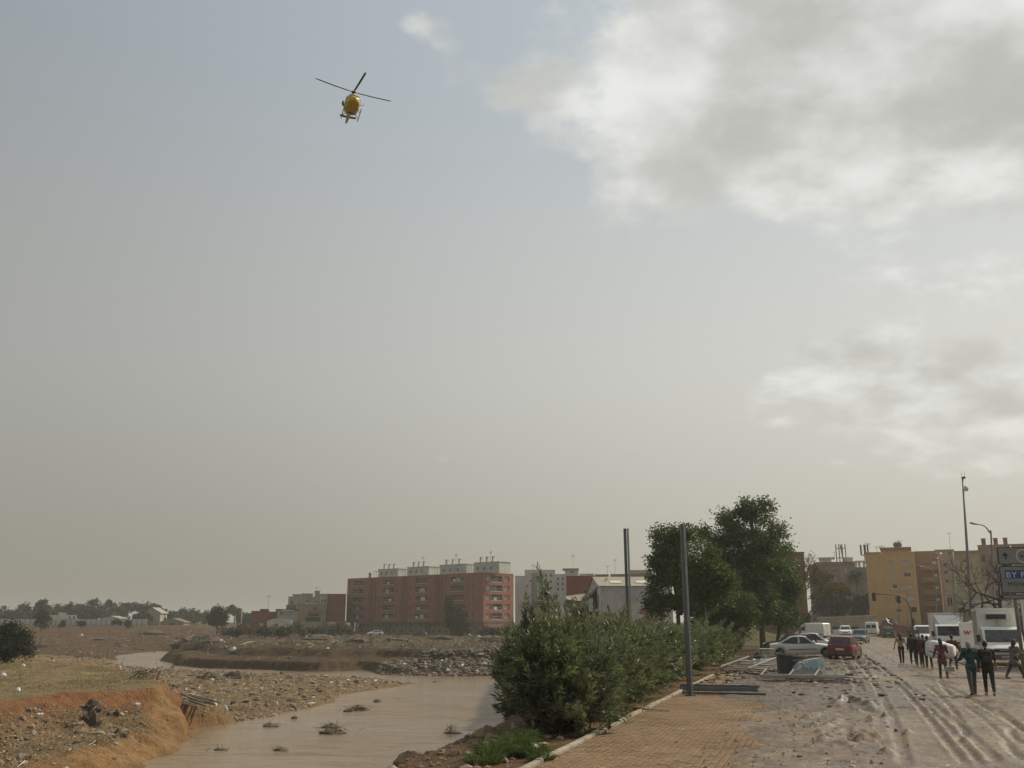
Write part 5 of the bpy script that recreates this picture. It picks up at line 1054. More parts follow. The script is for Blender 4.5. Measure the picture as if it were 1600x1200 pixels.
lw_ = pxblock('corner_house', 'low cream house with long balcony balustrade left of the tree', s8(160), s8(620), w8(560), 150, 10, plaster('cream', (0.42, 0.365, 0.26), dirt=.4), [(s8(180), s8(200), w8(700), w8(805), 'd'), (s8(212), s8(232), w8(700), w8(790), 'd'), (s8(330), s8(400), w8(850), w8(990), 's'), (s8(480), s8(600), w8(800), w8(850), 'd')], zb=.2)
x_ = lw_.location.x; mb = MB(); u0, u1 = ux(s8(245)), ux(s8(615)); z0_, z1_ = Z_at(w8(800), 149)-.2, Z_at(w8(665), 149)-.2; mb.b2(u0, u1, -1.1, 0, z0_-.25, z0_); mb.b2(u0, u1, -1.1, -.98, z1_-.15, z1_)
n_ = 16
for k in range(n_+1): u = u0+.05+(u1-u0-.1)*k/n_; mb.b2(u-.06, u+.06, -1.09, -1.0, z0_, z1_-.15)
mb.b2(u0+(u1-u0)*.55, u1, -1.06, -1.02, z0_, z1_-.15); mb.build('balustrade', plaster('stone_rail', (0.40, 0.34, 0.23), dirt=.2), lw_)
for k in range(6): u = u0+.5+k*(u1-u0-1)/5; mb = MB(); mb.b2(u-.12, u+.12, -.9, 0, z0_-.9, z0_-.25); mb.build('bracket', plaster('stone_bracket', (0.30, 0.26, 0.19), dirt=.2), lw_)
pr_ = pxblock('apartment_block', 'pinkish brown block behind the bare tree and the road sign', 1541, 1640, 853, 178, 12, plaster('rose_brown', (0.34, 0.235, 0.19), dirt=.2), [(1545+i*16, 1551+i*16, 868+j*18, 878+j*18, random.choice('gs')) for i in range(5) for j in range(4)], zb=.4)
for u in (1.0, 3.0, 4.6): chimney(pr_, u, 2, Z_at(853, 178)-.4, 1.2, RB3, .7)
cn = thing('canopy_shop', 'low white canopy building behind the refrigerated truck', 'building', (X_at(1544, 118), 118, .05)); x_ = cn.location.x
mb = MB(); mb.b2(0, 9, 0, 6, Z_at(950, 118)-.1, Z_at(937, 118)); mb.build('canopy', WH, cn); mb = MB(); mb.b2(.3, 8.7, 2, 6, 0, Z_at(950, 118)-.12); mb.build('wall', GRY, cn)
for u in (.4, 3.4, 6.4): mb = MB(); mb.b2(u-.12, u+.12, .4, .64, 0, Z_at(950, 118)-.1); mb.build('post', WH, cn)
for u in (1, 3.6, 6.2): mb = MB(); mb.b2(u, u+1.7, 1.96, 2.0, .8, 3.1); mb.build('window', GLASS, cn)
# concrete wall at the end of the street
CONC = mat('concrete', (0.31, 0.275, 0.215), .9, .2, .8, .01, 14, dirt=.6, dirth=1.6)
D = 176; a, b = X_at(rb(430), D), X_at(rb(1130), D); cw = thing('retaining_wall', 'long stained concrete wall across the end of the street', 'wall', (a, D, .35)); z0_, z1_ = Z_at(wb_(1020), D)-.35, Z_at(wb_(990), D)-.35
mb = MB(); mb.extr([(0, -.5), (b-a, -.5), (b-a, z1_), (0, z0_)], 1, 0, .4); mb.build('wall', CONC, cw); mb = MB(); mb.extr([(-.05, z0_), (b-a+.05, z1_), (b-a+.05, z1_+.15), (-.05, z0_+.15)], 1, -.06, .46); mb.build('coping', plaster('coping_pale', (0.46, 0.42, 0.35), dirt=0), cw)
D = 150; a, b = X_at(1396, D), X_at(1452, D); fb = thing('red_barrier', 'low dull red barrier wall below the yellow block', 'wall', (a, D, .2)); mb = MB(); mb.extr([(0, -.3), (b-a, -.3), (b-a, 1.45), (2.0, 1.5), (0, 1.9)], 1, 0, .25); mb.build('wall', plaster('barrier_red', (0.24, 0.085, 0.07), dirt=.6, dirth=1.0), fb); mb = MB(); mb.b2(0, b-a, -.05, .3, 1.9, 1.98) if False else mb.extr([(0, 1.9), (2.0, 1.5), (b-a, 1.45), (b-a, 1.55), (2.0, 1.6), (0, 2.0)], 1, -.04, .29); mb.build('coping', CONC, fb)

# ------------------------------------------------------------------ far left: white wall and villas
WALLW = mat('white_wall_panel', (0.50, 0.48, 0.44), .9, .15, .3, dirt=.4, dirth=.8)
D = 352; a, b = X_at(-40, D), X_at(230, D); bw = thing('boundary_wall', 'long white panel wall in front of the far treeline', 'wall', (a, D, .8)); n_ = 34; hgt = Z_at(967.5, D)-.8; pw = (b-a)/n_; pm = None
mb = MB(); mb.b2(.09, pw-.09, 0, .16, -.6, hgt); 
for k in range(n_):
    if pm is None: o = mb.build('panel', WALLW, bw); pm = o
    else: o = pm.copy(); COL.objects.link(o)
    o.location = (k*pw, 0, random.uniform(-.08, .08))
    mb2 = MB(); mb2.b2(-.12, .12, -.1, .26, -.6, hgt+.1)
    if k == 0: po = mb2.build('post', GRY, bw)
    else: po2 = po.copy(); COL.objects.link(po2); po2.location = (k*pw, 0, 0)
f2 = lambda v: v/3.75; y2 = lambda v: 880+v/3.75
v1 = pxblock('villa', 'white flat-roofed villa behind the white wall', f2(288), f2(448), y2(305), 385, 9, WH, [(f2(400), f2(412), y2(312), y2(328), 'd'), (f2(425), f2(437), y2(312), y2(328), 'd')], zb=1.0); mb = MB(); x_ = v1.location.x; mb.b2(ux(f2(340)), ux(f2(385)), .5, 6, 2, Z_at(y2(290), 385)-1); mb.build('upper_room', WH, v1)
def gabled(label, p0, p1, pe, pr, D, wall, roofm, zb=1.0):
    a, b = X_at(p0, D), X_at(p1, D); ze, zr = Z_at(pe, D)-zb, Z_at(pr, D)-zb; root = thing('villa', label, 'house', (a, D, zb)); Wd = b-a
    mb = MB(); mb.b2(0, Wd, 0, 8, 0, ze); mb.extr([(0, ze), (Wd, ze), (Wd/2, zr)], 1, .02, 7.98); mb.build('wall', wall, root)
    mb = MB(); mb.extr([(-.5, ze-.2), (Wd/2, zr), (Wd+.5, ze-.2), (Wd+.5, ze), (Wd/2, zr+.25), (-.5, ze)], 1, -.4, 8.4); mb.build('roof', roofm, root); mb = MB(); mb.b2(Wd*.4, Wd*.6, -.03, .1, ze*.3, ze*.75); mb.build('window', DARKIN, root); return root
gabled('low white gabled house behind the right half of the white wall', f2(598), f2(690), y2(322), y2(312), 380, WH, GRY)
gabled('large pale gabled house among the pines behind the wall end', f2(836), f2(936), y2(292), y2(262), 410, BG, GRY)
gabled('small white hut between the pines right of the wall', f2(940), f2(1075), y2(345), y2(325), 400, TN, BRN)
# ================================================================== vehicles (local x forward, y left, z up, origin on the ground)
TYRE = mat('tyre_rubber', (0.022, 0.02, 0.019), .9, .2, dirt=.9, dirth=.25); RIM = mat('wheel_rim', (0.30, 0.29, 0.27), .4, .2, metal=.5, dirt=.7, dirth=.4); CGLASS = glassmat('car_glass', (0.012, 0.015, 0.018), .06, .3)
BLKP = mat('black_plastic', (0.03, 0.029, 0.028), .6, .2, dirt=.7, dirth=.45); LAMP = mat('headlamp', (0.55, 0.55, 0.52), .15, .1); TAILL = mat('tail_lamp', (0.30, 0.015, 0.012), .25, .1); PLATE = mat('number_plate', (0.62, 0.60, 0.55), .5, .1); AMB = mat('indicator_lamp', (0.5, 0.2, 0.03), .3, .1)
def paint(name, col, dirth=.75, dirt=.75): return mat('paint_'+name, col, .32, .06, 2.0, spec=.5, dirt=dirt, dirth=dirth)
def wheel(root, x, y, r, w=.2):
    s = 1 if y > 0 else -1; prof = [(r*.60, w*.5), (r*.92, w*.5), (r, w*.36), (r, -w*.36), (r*.92, -w*.5), (r*.6, -w*.5)]
    mb = MB(); mb.loft([[(x+a*math.cos(t), y+b, r+a*math.sin(t)) for t in [2*math.pi*k/20 for k in range(20)]] for a, b in prof], False); t = mb.build('wheel', TYRE, root, 'auto')
    mb = MB(); mb.loft([[(x+a*math.cos(q_), y+s*b, r+a*math.sin(q_)) for q_ in [2*math.pi*k/20 for k in range(20)]] for a, b in ((r*.62, w*.50), (r*.56, w*.40), (r*.2, w*.44), (.01, w*.45))], False)
    rim = mb.build('rim', RIM, t, 'auto'); mb = MB()
    for k in range(5):
        q_ = k*1.2566+.3; mb.bar((x+r*.16*math.cos(q_), y+s*w*.47, r+r*.16*math.sin(q_)), (x+r*.55*math.cos(q_), y+s*w*.47, r+r*.55*math.sin(q_)), .05, .02)
    mb.build('spoke', RIM, t); return t
def shell(root, m, L_, Wd, xw, rw, zt, crown=.03, sill=.25, box=.0, endw=.82, name='body'):
    """body loft with real wheel arches; zt(x) gives the top line"""
    ra = rw+.055; xs_ = sorted(set([round(v, 3) for v in np.linspace(-L_/2, L_/2, 44)]+[round(q_+ra*math.cos(a), 3) for q_ in xw for a in np.linspace(0, math.pi, 13)]+[q_+s*(ra+.004) for q_ in xw for s in (-1, 1)])); rings = []
    for x in xs_:
        e = abs(x)/(L_/2); hw = Wd/2*(1-(1-endw)*max(0, (e-.72)/.28)**2.2); zb = sill+.16*max(0, (e-.9)/.1)
        for q_ in xw:
            if abs(x-q_) <= ra: zb = max(zb, rw+math.sqrt(max(0, ra*ra-(x-q_)**2)))
        z1 = zt(x); zb = min(zb, z1-.12); h_ = z1-zb; k = .93+box*.05
        half = [(hw*.96, zb), (hw, zb+h_*.22), (hw*1.0, zb+h_*.5), (hw*(.975+box*.02), zb+h_*.82), (hw*k, z1-.02), (hw*(k-.12), z1+crown*.4), (hw*.4, z1+crown)]
        rings.append([(x, y, z) for y, z in half]+[(x, -y, z) for y, z in reversed(half)])
    mb = MB(); mb.loft(rings); return mb.build(name, m, root, 'auto')
def cabin(root, m, pts, wb, wt, mats=(CGLASS,), pill=.0, rear_glass=True, bpil=None):
    """pts: outline (x, z) from windscreen base over the roof to the rear base; glass laid in the frames"""
    z0 = min(p[1] for p in pts); z1 = max(p[1] for p in pts); hw = lambda z: wb+(wt-wb)*min(1, max(0, (z-z0)/(z1-z0)))
    mb = MB(); mb.loft([[(x, hw(z), z-.0) for x, z in pts], [(x, hw(z)*.55, z+.02*(z-z0)/(z1-z0)) for x, z in pts], [(x, -hw(z)*.55, z+.02*(z-z0)/(z1-z0)) for x, z in pts], [(x, -hw(z), z) for x, z in pts]], True, False); cb_ = mb.build('cabin', m, root, 'auto')
    A, B, C, D = pts[0], pts[1], pts[-2], pts[-1]
    def lerp(p, q_, t): return (p[0]+(q_[0]-p[0])*t, p[1]+(q_[1]-p[1])*t)
    def glass(name, P4, off):
        mb = MB(); mb.add([Vector(p)+Vector(off) for p in P4], [tuple(range(len(P4)))]); mb.build(name, CGLASS, cb_, fix=False)
    a0, a1 = lerp(A, B, .10), lerp(A, B, .92); n_ = Vector((B[1]-A[1], 0, A[0]-B[0])).normalized()*.012
    glass('windscreen', [(a0[0], hw(a0[1])*.90, a0[1]), (a0[0], -hw(a0[1])*.90, a0[1]), (a1[0], -hw(a1[1])*.88, a1[1]), (a1[0], hw(a1[1])*.88, a1[1])], n_)
    if rear_glass:
        d0, d1 = lerp(D, C, .18), lerp(D, C, .90); n_ = Vector((-(C[1]-D[1]), 0, C[0]-D[0])).normalized()*.012
        if n_.x > 0: n_ = -n_
        glass('rear_window', [(d0[0], -hw(d0[1])*.86, d0[1]), (d0[0], hw(d0[1])*.86, d0[1]), (d1[0], hw(d1[1])*.86, d1[1]), (d1[0], -hw(d1[1])*.86, d1[1])], n_)
    zl, zh = z0+.04, z1-.07; xf = lambda z: A[0]+(B[0]-A[0])*(z-A[1])/(B[1]-A[1]); xr = lambda z: D[0]+(C[0]-D[0])*(z-D[1])/(C[1]-D[1]) if abs(C[1]-D[1]) > .01 else D[0]
    xb = bpil if bpil is not None else (B[0]+C[0])/2+.05
    for s in (1, -1):
        off = (0, s*.012, 0); F = lambda x, z: (x, s*hw(z), z)
        glass('side_window', [F(xf(zl)-.14, zl), F(xb+.05, zl), F(xb+.05, zh), F(xf(zh)-.12, zh)][::s], off); glass('side_window', [F(xb-.05, zl), F(xr(zl)+.22, zl), F(xr(zh)+.16, zh), F(xb-.05, zh)][::s], off)
    return cb_
def bits(root, L_, Wd, zl, zr, m, mirror=None, grille=True, plate_f=True, xlam=.0):
    for s in (1, -1):
        mb = MB(); y = s*(Wd/2*.66); mb.ell((L_/2-.13, y, zl), (.13, .17, .085), 10, 6); mb.build('headlight', LAMP, root, True)
        mb = MB(); mb.ell((-L_/2+.08, s*Wd/2*.76, zr), (.10, .11, .17), 8, 6); mb.build('tail_light', TAILL, root, True)
        if mirror: mb = MB(); mb.ell((mirror[0], s*(Wd/2+.08), mirror[1]), (.07, .10, .08), 8, 6); mb.build('wing_mirror', m, root, True)
        mb = MB(); mb.bar((mirror[0]-.75 if mirror else 0, s*(Wd/2+.004), zl+.13), (mirror[0]-.55 if mirror else .2, s*(Wd/2+.004), zl+.13), .03, .03); mb.build('door_handle', m, root)
        mb = MB(); mb.bar((-L_*.20, s*(Wd/2+.002), zl-.10), (L_*.2, s*(Wd/2+.002), zl-.10), .02, .05); mb.build('side_moulding', BLKP, root)
    mb = MB(); mb.b2(L_/2-.03, L_/2+.015, -Wd*.24, Wd*.24, zl-.22, zl-.13); mb.build('grille', BLKP, root, bevel=.01)
    mb = MB(); mb.b2(L_/2-.06, L_/2+.02, -Wd*.36, Wd*.36, .26, .38); mb.build('air_intake', BLKP, root, bevel=.02)
    mb = MB(); mb.b2(L_/2+.015, L_/2+.028, -.26, .26, zl-.34, zl-.23); mb.build('number_plate', PLATE, root)
    mb = MB(); mb.b2(-L_/2-.022, -L_/2-.006, -.26, .26, zr-.22, zr-.10); mb.build('number_plate', PLATE, root)
    mb = MB(); mb.b2(-L_/2-.02, -L_/2+.08, -Wd*.42, Wd*.42, .30, .44); mb.build('rear_bumper', BLKP, root, bevel=.03)
def car(label, loc, head, pm, L_, Wd, H, style, tilt=(0, 0)):
    root = thing('car', label, 'car', loc, head); root.rotation_euler = (tilt[0], tilt[1], head)
    rw = .31; xf, xr_ = L_*.5-.82, -L_*.5+.78
    if style == 'saloon': zt = lambda x: float(np.interp(x, [-L_/2, -L_/2+.12, -L_*.32, -L_*.1, L_*.17, L_*.30, L_/2-.15, L_/2], [.72, .93, 1.0, .93, .92, .86, .70, .55])); pts = [(L_*.19, .92), (L_*.045, H-.06), (-.25, H), (-L_*.17, H-.05), (-L_*.36, .99)]
    elif style == 'hatch': zt = lambda x: float(np.interp(x, [-L_/2, -L_/2+.08, -L_*.3, L_*.2, L_*.32, L_/2-.12, L_/2], [.80, .95, .95, .93, .87, .72, .55])); pts = [(L_*.215, .92), (L_*.05, H-.06), (-.3, H), (-L_*.36, H-.08), (-L_*.465, .97)]
    else: zt = lambda x: float(np.interp(x, [-L_/2, -L_/2+.06, -L_*.3, L_*.24, L_*.34, L_/2-.1, L_/2], [.85, 1.05, 1.05, 1.03, .98, .84, .6])); pts = [(L_*.24, 1.02), (L_*.08, H-.06), (-.3, H), (-L_*.42, H-.06), (-L_*.48, 1.07)]
    shell(root, pm, L_, Wd, (xf, xr_), rw, zt); cabin(root, pm, pts, Wd/2*.91, Wd/2*.70)
    for x in (xf, xr_):
        for s in (1, -1): wheel(root, x, s*(Wd/2-.12), rw)
    mb = MB(); mb.b2(-L_*.42, L_*.42, -Wd*.36, Wd*.36, .22, .5); mb.build('underbody', BLKP, root)
    bits(root, L_, Wd, zt(L_/2-.15)-.03, zt(-L_/2+.1)-.12, pm, (pts[0][0]-.12, pts[0][1]+.09)); return root
def vbase(px, D): return (X_at(px, D), D, rz_(0, D)-.02)
SILV = paint('silver', (0.60, 0.60, 0.56), .4, .35); REDP = paint('dark_red', (0.15, 0.020, 0.018), .5, .6); WHP = paint('white', (0.76, 0.75, 0.71), .55, .5); BLUG = paint('blue_grey', (0.10, 0.125, 0.14), .7, .6); DARKP = paint('charcoal', (0.04, 0.042, 0.045), .6, .6); WHT = paint('truck_white', (0.78, 0.77, 0.73), .7, .4)
car('silver four-door saloon car parked broadside behind the grey skip', vbase(1252, 69), R(-16), SILV, 4.6, 1.72, 1.45, 'saloon', (R(1), R(-1.5)))
car('small dark red hatchback seen from behind, next to the silver saloon', vbase(1316, 65.5), R(62), REDP, 3.75, 1.72, 1.50, 'hatch', (R(1.5), 0))
car('white hatchback mostly hidden behind the silver saloon', vbase(1272, 79), R(-22), WHP, 4.1, 1.72, 1.52, 'hatch', (0, R(-2)))
car('black car hidden behind the tail of the silver saloon', vbase(1232, 78), R(165), DARKP, 4.2, 1.72, 1.45, 'hatch')
car('blue grey hatchback facing the camera beyond the red hatchback', vbase(1342, 117), R(243), BLUG, 4.0, 1.75, 1.55, 'hatch', (0, R(1)))
suv = car('white off-road car with both front doors open, facing the camera', vbase(1320, 152), R(250), WHP, 4.2, 1.8, 1.66, 'suv')
for s in (1, -1):
    mb = MB(); a = R(62); hx, hy = .95, s*.9; e = (hx-1.05*math.cos(a), hy+s*1.05*math.sin(a)); mb.bar((hx, hy, .72), (e[0], e[1], .72), .07, .72); dr_ = mb.build('open_door', WHP, suv, bevel=.02); mb = MB(); mb.bar((hx-.05, hy, 1.30), (e[0], e[1], 1.30), .04, .4); mb.build('door_glass', CGLASS, dr_)
car('charcoal car seen from behind below the junk heap', vbase(1388, 146), R(66), DARKP, 4.1, 1.75, 1.5, 'hatch')

def van(label, loc, head, pm, L_, Wd, H, name='van', rearwin=True, cat='van'):
    root = thing(name, label, cat, loc, head); rw = .33; xf, xr_ = L_*.5-.85, -L_*.5+1.0
    hood = [(L_/2, .62), (L_/2-.08, .80), (L_/2-.75, 1.06), (L_/2-1.55, H-.10), (L_/2-1.75, H-.03), (0, H), (-L_/2+.08, H-.02), (-L_/2, H-.12)]
    hx = [p[0] for p in hood][::-1]; hz = [p[1] for p in hood][::-1]; zt = lambda x: float(np.interp(x, hx, hz))
    shell(root, pm, L_, Wd, (xf, xr_), rw, zt, .02, .3, 1.0, .90)
    for x in (xf, xr_):
        for s in (1, -1): wheel(root, x, s*(Wd/2-.12), rw)
    mb = MB(); mb.b2(-L_*.42, L_*.42, -Wd*.36, Wd*.36, .25, .5); mb.build('underbody', BLKP, root)
    a, b = Vector((L_/2-.80, 0, 1.12)), Vector((L_/2-1.48, 0, H-.16)); n_ = Vector((b.z-a.z, 0, a.x-b.x)).normalized()*.045
    mb = MB(); mb.add([a+n_+Vector((0, Wd*.42, 0)), a+n_-Vector((0, Wd*.42, 0)), b+n_-Vector((0, Wd*.40, 0)), b+n_+Vector((0, Wd*.40, 0))], [(0, 1, 2, 3)]); mb.build('windscreen', CGLASS, root, fix=False)
    for s in (1, -1):
        mb = MB(); y = s*(Wd/2+.006); mb.add([(L_/2-.98, y, 1.10), (L_/2-1.95, y, 1.10), (L_/2-1.95, y, H-.45), (L_/2-1.52, y, H-.45)][::s], [(0, 1, 2, 3)]); mb.build('side_window', CGLASS, root, fix=False)
        mb = MB(); mb.bar((-L_/2+.1, s*(Wd/2+.004), .62), (L_/2-1.1, s*(Wd/2+.004), .62), .02, .10); mb.build('side_moulding', BLKP, root)
        mb = MB(); mb.bar((-L_*.12, s*(Wd/2+.002), .4), (-L_*.12, s*(Wd/2+.002), H-.25), .015, .012); mb.build('door_seam', BLKP, root); mb = MB(); mb.bar((L_/2-2.05, s*(Wd/2+.002), .4), (L_/2-2.05, s*(Wd/2+.002), H-.25), .015, .012); mb.build('door_seam', BLKP, root)
        if rearwin: mb = MB(); mb.add([(-L_/2-.008, s*.08, 1.2), (-L_/2-.008, s*Wd*.40, 1.2), (-L_/2-.008, s*Wd*.39, H-.42), (-L_/2-.008, s*.08, H-.42)], [(0, 1, 2, 3)]); mb.build('rear_window', CGLASS, root, fix=False)
        mb = MB(); mb.ell((L_/2-1.0, s*(Wd/2+.12), 1.22), (.07, .09, .15), 8, 6); mb.build('wing_mirror', BLKP, root, True)
    mb = MB(); mb.bar((-L_/2-.004, 0, .45), (-L_/2-.004, 0, H-.2), .02, .02); mb.build('rear_door_seam', BLKP, root)
    bits(root, L_, Wd, .74, 1.0, pm); return root
van('white panel van parked side-on behind the white hatchback', vbase(1268, 140), R(128), WHP, 4.9, 1.85, 2.15, rearwin=False)
van('white panel van seen from behind at the concrete wall', vbase(1362, 158), R(66), WHP, 4.8, 1.85, 2.15)
van('small white van facing the camera left of the box truck', vbase(1440, 112), R(250), WHP, 4.4, 1.75, 2.0)

def lorry(label, D, pxl, pxr, pyt, head, boxL, style, boxm, name='box_truck'):
    """front right against pxl..pxr (box front); box top at pyt"""
    x0, x1 = X_at(pxl, D), X_at(pxr, D); Wd = (x1-x0)*1.02; Ht = Z_at(pyt, D)-.05; c = Vector(((x0+x1)/2, D, .03))
    root = thing(name, label, 'truck', c, head); hb = Wd/2; zb = .95
    mb = MB(); mb.b2(-boxL, 0, -hb, hb, zb, Ht); mb.build('cargo_box', boxm, root, bevel=.02)
    mb = MB()
    for s in (1, -1): mb.bar((-boxL, s*(hb-.02), Ht), (.02, s*(hb-.02), Ht), .09, .09); mb.bar((.01, s*(hb-.02), zb), (.01, s*(hb-.02), Ht), .09, .09); mb.bar((-boxL, s*(hb-.0), zb), (.0, s*(hb-.0), zb), .09, .12)
    mb.bar((.01, -hb, Ht), (.01, hb, Ht), .09, .09); mb.build('box_frame', WHT, root)
    mb = MB(); mb.b2(-boxL+.2, 1.2, -.45, .45, .55, .93); mb.build('chassis', BLKP, root)
    cw_ = min(hb*.93, 1.02)
    if style == 'cabover':
        cl = 1.55; prof = [(.06, .50), (cl, .50), (cl+.03, 1.05), (cl-.06, 1.28), (cl-.38, 2.10), (cl-.65, 2.18), (.06, 2.18)]
        mb = MB(); mb.extr([(p[0], p[1]) for p in prof], 1, -cw_, cw_); cab = mb.build('cab', WHT, root, bevel=.05)
        A, B = Vector((cl-.075, 0, 1.34)), Vector((cl-.355, 0, 2.04)); 
        # sloping wind deflector on the cab roof
        mb = MB(); zt_ = Ht-.12; mb.add([(cl-.75, -cw_*.62, 2.19), (cl-.75, cw_*.62, 2.19), (.10, cw_*.98, zt_), (.10, -cw_*.98, zt_), (.10, cw_*.98, 2.19), (.10, -cw_*.98, 2.19)], [(0, 1, 2, 3), (1, 4, 2), (0, 3, 5), (2, 4, 5, 3), (0, 5, 4, 1)]); mb.build('wind_deflector', WHT, root)
        xw = cl-.45; zl = .80; wn = Vector((B.z-A.z, 0, A.x-B.x)).normalized()*.02; bx = cl
    else:
        cl = 2.15; prof = [(.06, .45), (cl, .45), (cl+.04, .70), (cl-.05, .98), (cl-.62, 1.22), (cl-1.22, 1.98), (cl-1.5, 2.10), (.06, 2.12)]
        mb = MB(); mb.extr([(p[0], p[1]) for p in prof], 1, -cw_, cw_); cab = mb.build('cab', WHT, root, bevel=.06)
        A, B = Vector((cl-.67, 0, 1.28)), Vector((cl-1.18, 0, 1.93)); xw = cl-.72; zl = .86; wn = Vector((B.z-A.z, 0, A.x-B.x)).normalized()*.02; bx = cl
        ru = MB(); ru.b2(.02, .42, -hb*.62, hb*.62, Ht-.62, Ht-.22); f = ru.build('refrigeration_unit', FRAME, root, bevel=.03); ru = MB(); ru.b2(.425, .44, -hb*.60, hb*.35, Ht-.58, Ht-.30); ru.build('unit_grille', BLKP, f)
        ru = MB(); ru.bar((.06, 0, Ht-.6), (.06, 0, 2.1), .18, .06); ru.build('cable_duct', FRAME, root)
    mb = MB(); mb.add([A+wn+Vector((0, cw_*.88, 0)), A+wn-Vector((0, cw_*.88, 0)), B+wn-Vector((0, cw_*.84, 0)), B+wn+Vector((0, cw_*.84, 0))], [(0, 1, 2, 3)]); mb.build('windscreen', CGLASS, cab, fix=False)
    mb = MB(); mb.bar(A+wn*1.6+Vector((0, -.1, .02)), A+wn*1.6+Vector((0, -.75, .12)), .02); mb.build('wiper', BLKP, cab); mb = MB(); mb.bar(A+wn*1.6+Vector((0, .6, .02)), A+wn*1.6+Vector((0, -.05, .12)), .02); mb.build('wiper', BLKP, cab)
    for s in (1, -1):
        y = s*(cw_+.008); mb = MB(); mb.add([(A.x-.12, y, 1.30), (A.x-.95, y, 1.30), (A.x-.95, y, 1.95), (B.x-.08, y, 1.95)][::s], [(0, 1, 2, 3)]); mb.build('side_window', CGLASS, cab, fix=False)
        mb = MB(); mb.b2(A.x-.12, A.x-.02, s*(cw_+.12), s*(cw_+.32), 1.28, 1.68); mb.bar((A.x-.1, s*cw_, 1.4), (A.x-.07, s*(cw_+.14), 1.45), .04); mb.build('wing_mirror', BLKP, cab, bevel=.02)
        mb = MB(); mb.ell((bx-.02, s*cw_*.74, zl), (.08, .2, .13), 10, 6); mb.build('headlight', LAMP, cab, True)
        wheel(root, xw, s*(cw_-.10), .37, .24); wheel(root, -boxL+1.0, s*(hb-.18), .37, .3)
    mb = MB(); mb.b2(bx-.05, bx+.10, -cw_, cw_, .36, .62); mb.build('bumper', mat('grey_bumper', (0.13, 0.12, 0.11), .7, .2, dirt=.9, dirth=.7), cab, bevel=.04)
    mb = MB(); mb.b2(bx, bx+.045, -cw_*.58, cw_*.58, zl-.12, zl+.06); mb.build('grille', BLKP, cab, bevel=.015)
    mb = MB(); mb.b2(bx+.10, bx+.115, -.26, .26, .44, .55); mb.build('number_plate', PLATE, cab); return root
t1 = lorry('white box truck with sloping roof deflector, facing the camera', 79, 1458, 1503, 958, R(250.5), 4.2, 'cabover', WHT)
MAUV = paint('muddy_mauve', (0.26, 0.19, 0.17), 1.4, .5)
t2 = lorry('white refrigerated truck with black cooling unit above the cab', 57, 1531, 1589, 951, R(249), 4.0, 'nose', WHT)
mb = MB(); hb = (X_at(1589, 57)-X_at(1531, 57))*.51; mb.b2(-3.95, -.06, -hb-.012, -hb-.002, 1.05, Z_at(951, 57)-.16); mb.build('side_panel', MAUV, t2)
# chrome letters along its grille
mb = MB()
for k in range(5): mb.b2(2.20, 2.215, .22-k*.12-.035, .22-k*.12+.035, .81, .87)
mb.build('badge', FRAME, t2)
t3 = lorry('white box truck cut by the right picture edge', 50, 1625, 1688, 934, R(251), 4.5, 'nose', WHT)
# van with its rear door swung open, red mark on the door
wv = van('white van with open rear door marked with a red letter', (31.96, 67.0, .03), R(72), WHT, 4.8, 1.9, 2.45, rearwin=False)
hinge = Vector((-2.42, .93, 0)); ang = R(98); d_ = Vector((math.cos(R(180)-R(8)), math.sin(R(180)-R(8)), 0)); d_ = Vector((-.35, .94, 0)).normalized()
mb = MB(); mb.bar(hinge+Vector((0, 0, 1.55)), hinge+d_*1.02+Vector((0, 0, 1.55)), .06, 1.62); od = mb.build('open_rear_door', WHT, wv, bevel=.02)
nrm = Vector((-d_.y, d_.x, 0)); nrm = nrm if (Matrix.Rotation(R(72), 3, 'Z') @ nrm).y < 0 else -nrm
LOGO = mat('red_print', (0.42, 0.018, 0.018), .5, .05); mb = MB()
def stroke(mb, pts, w, org, ux_, uz_, n_, t=.006):
    for (a, b) in zip(pts[:-1], pts[1:]):
        a, b = Vector((a[0], a[1], 0)), Vector((b[0], b[1], 0)); h_ = Vector((w/2, 0, 0))
        P3 = lambda p: org+ux_*p.x+uz_*p.y+n_*t
        mb.add([P3(a-h_), P3(a+h_), P3(b+h_), P3(b-h_)], [(0, 1, 2, 3)])
rx = d_ if (Matrix.Rotation(R(72), 3, 'Z') @ d_).x > 0 else -d_
org = hinge+d_*.50+Vector((0, 0, 1.70))+nrm*.032
stroke(mb, [(-.22, .13), (-.13, -.12)], .11, org, rx, Vector((0, 0, 1)), nrm); stroke(mb, [(-.13, -.12), (-.02, .10)], .06, org, rx, Vector((0, 0, 1)), nrm, .007)
stroke(mb, [(-.02, .13), (.05, -.12)], .11, org, rx, Vector((0, 0, 1)), nrm, .008); stroke(mb, [(.05, -.12), (.22, .13)], .07, org, rx, Vector((0, 0, 1)), nrm, .009)
mb.build('red_letter', LOGO, od, fix=False)
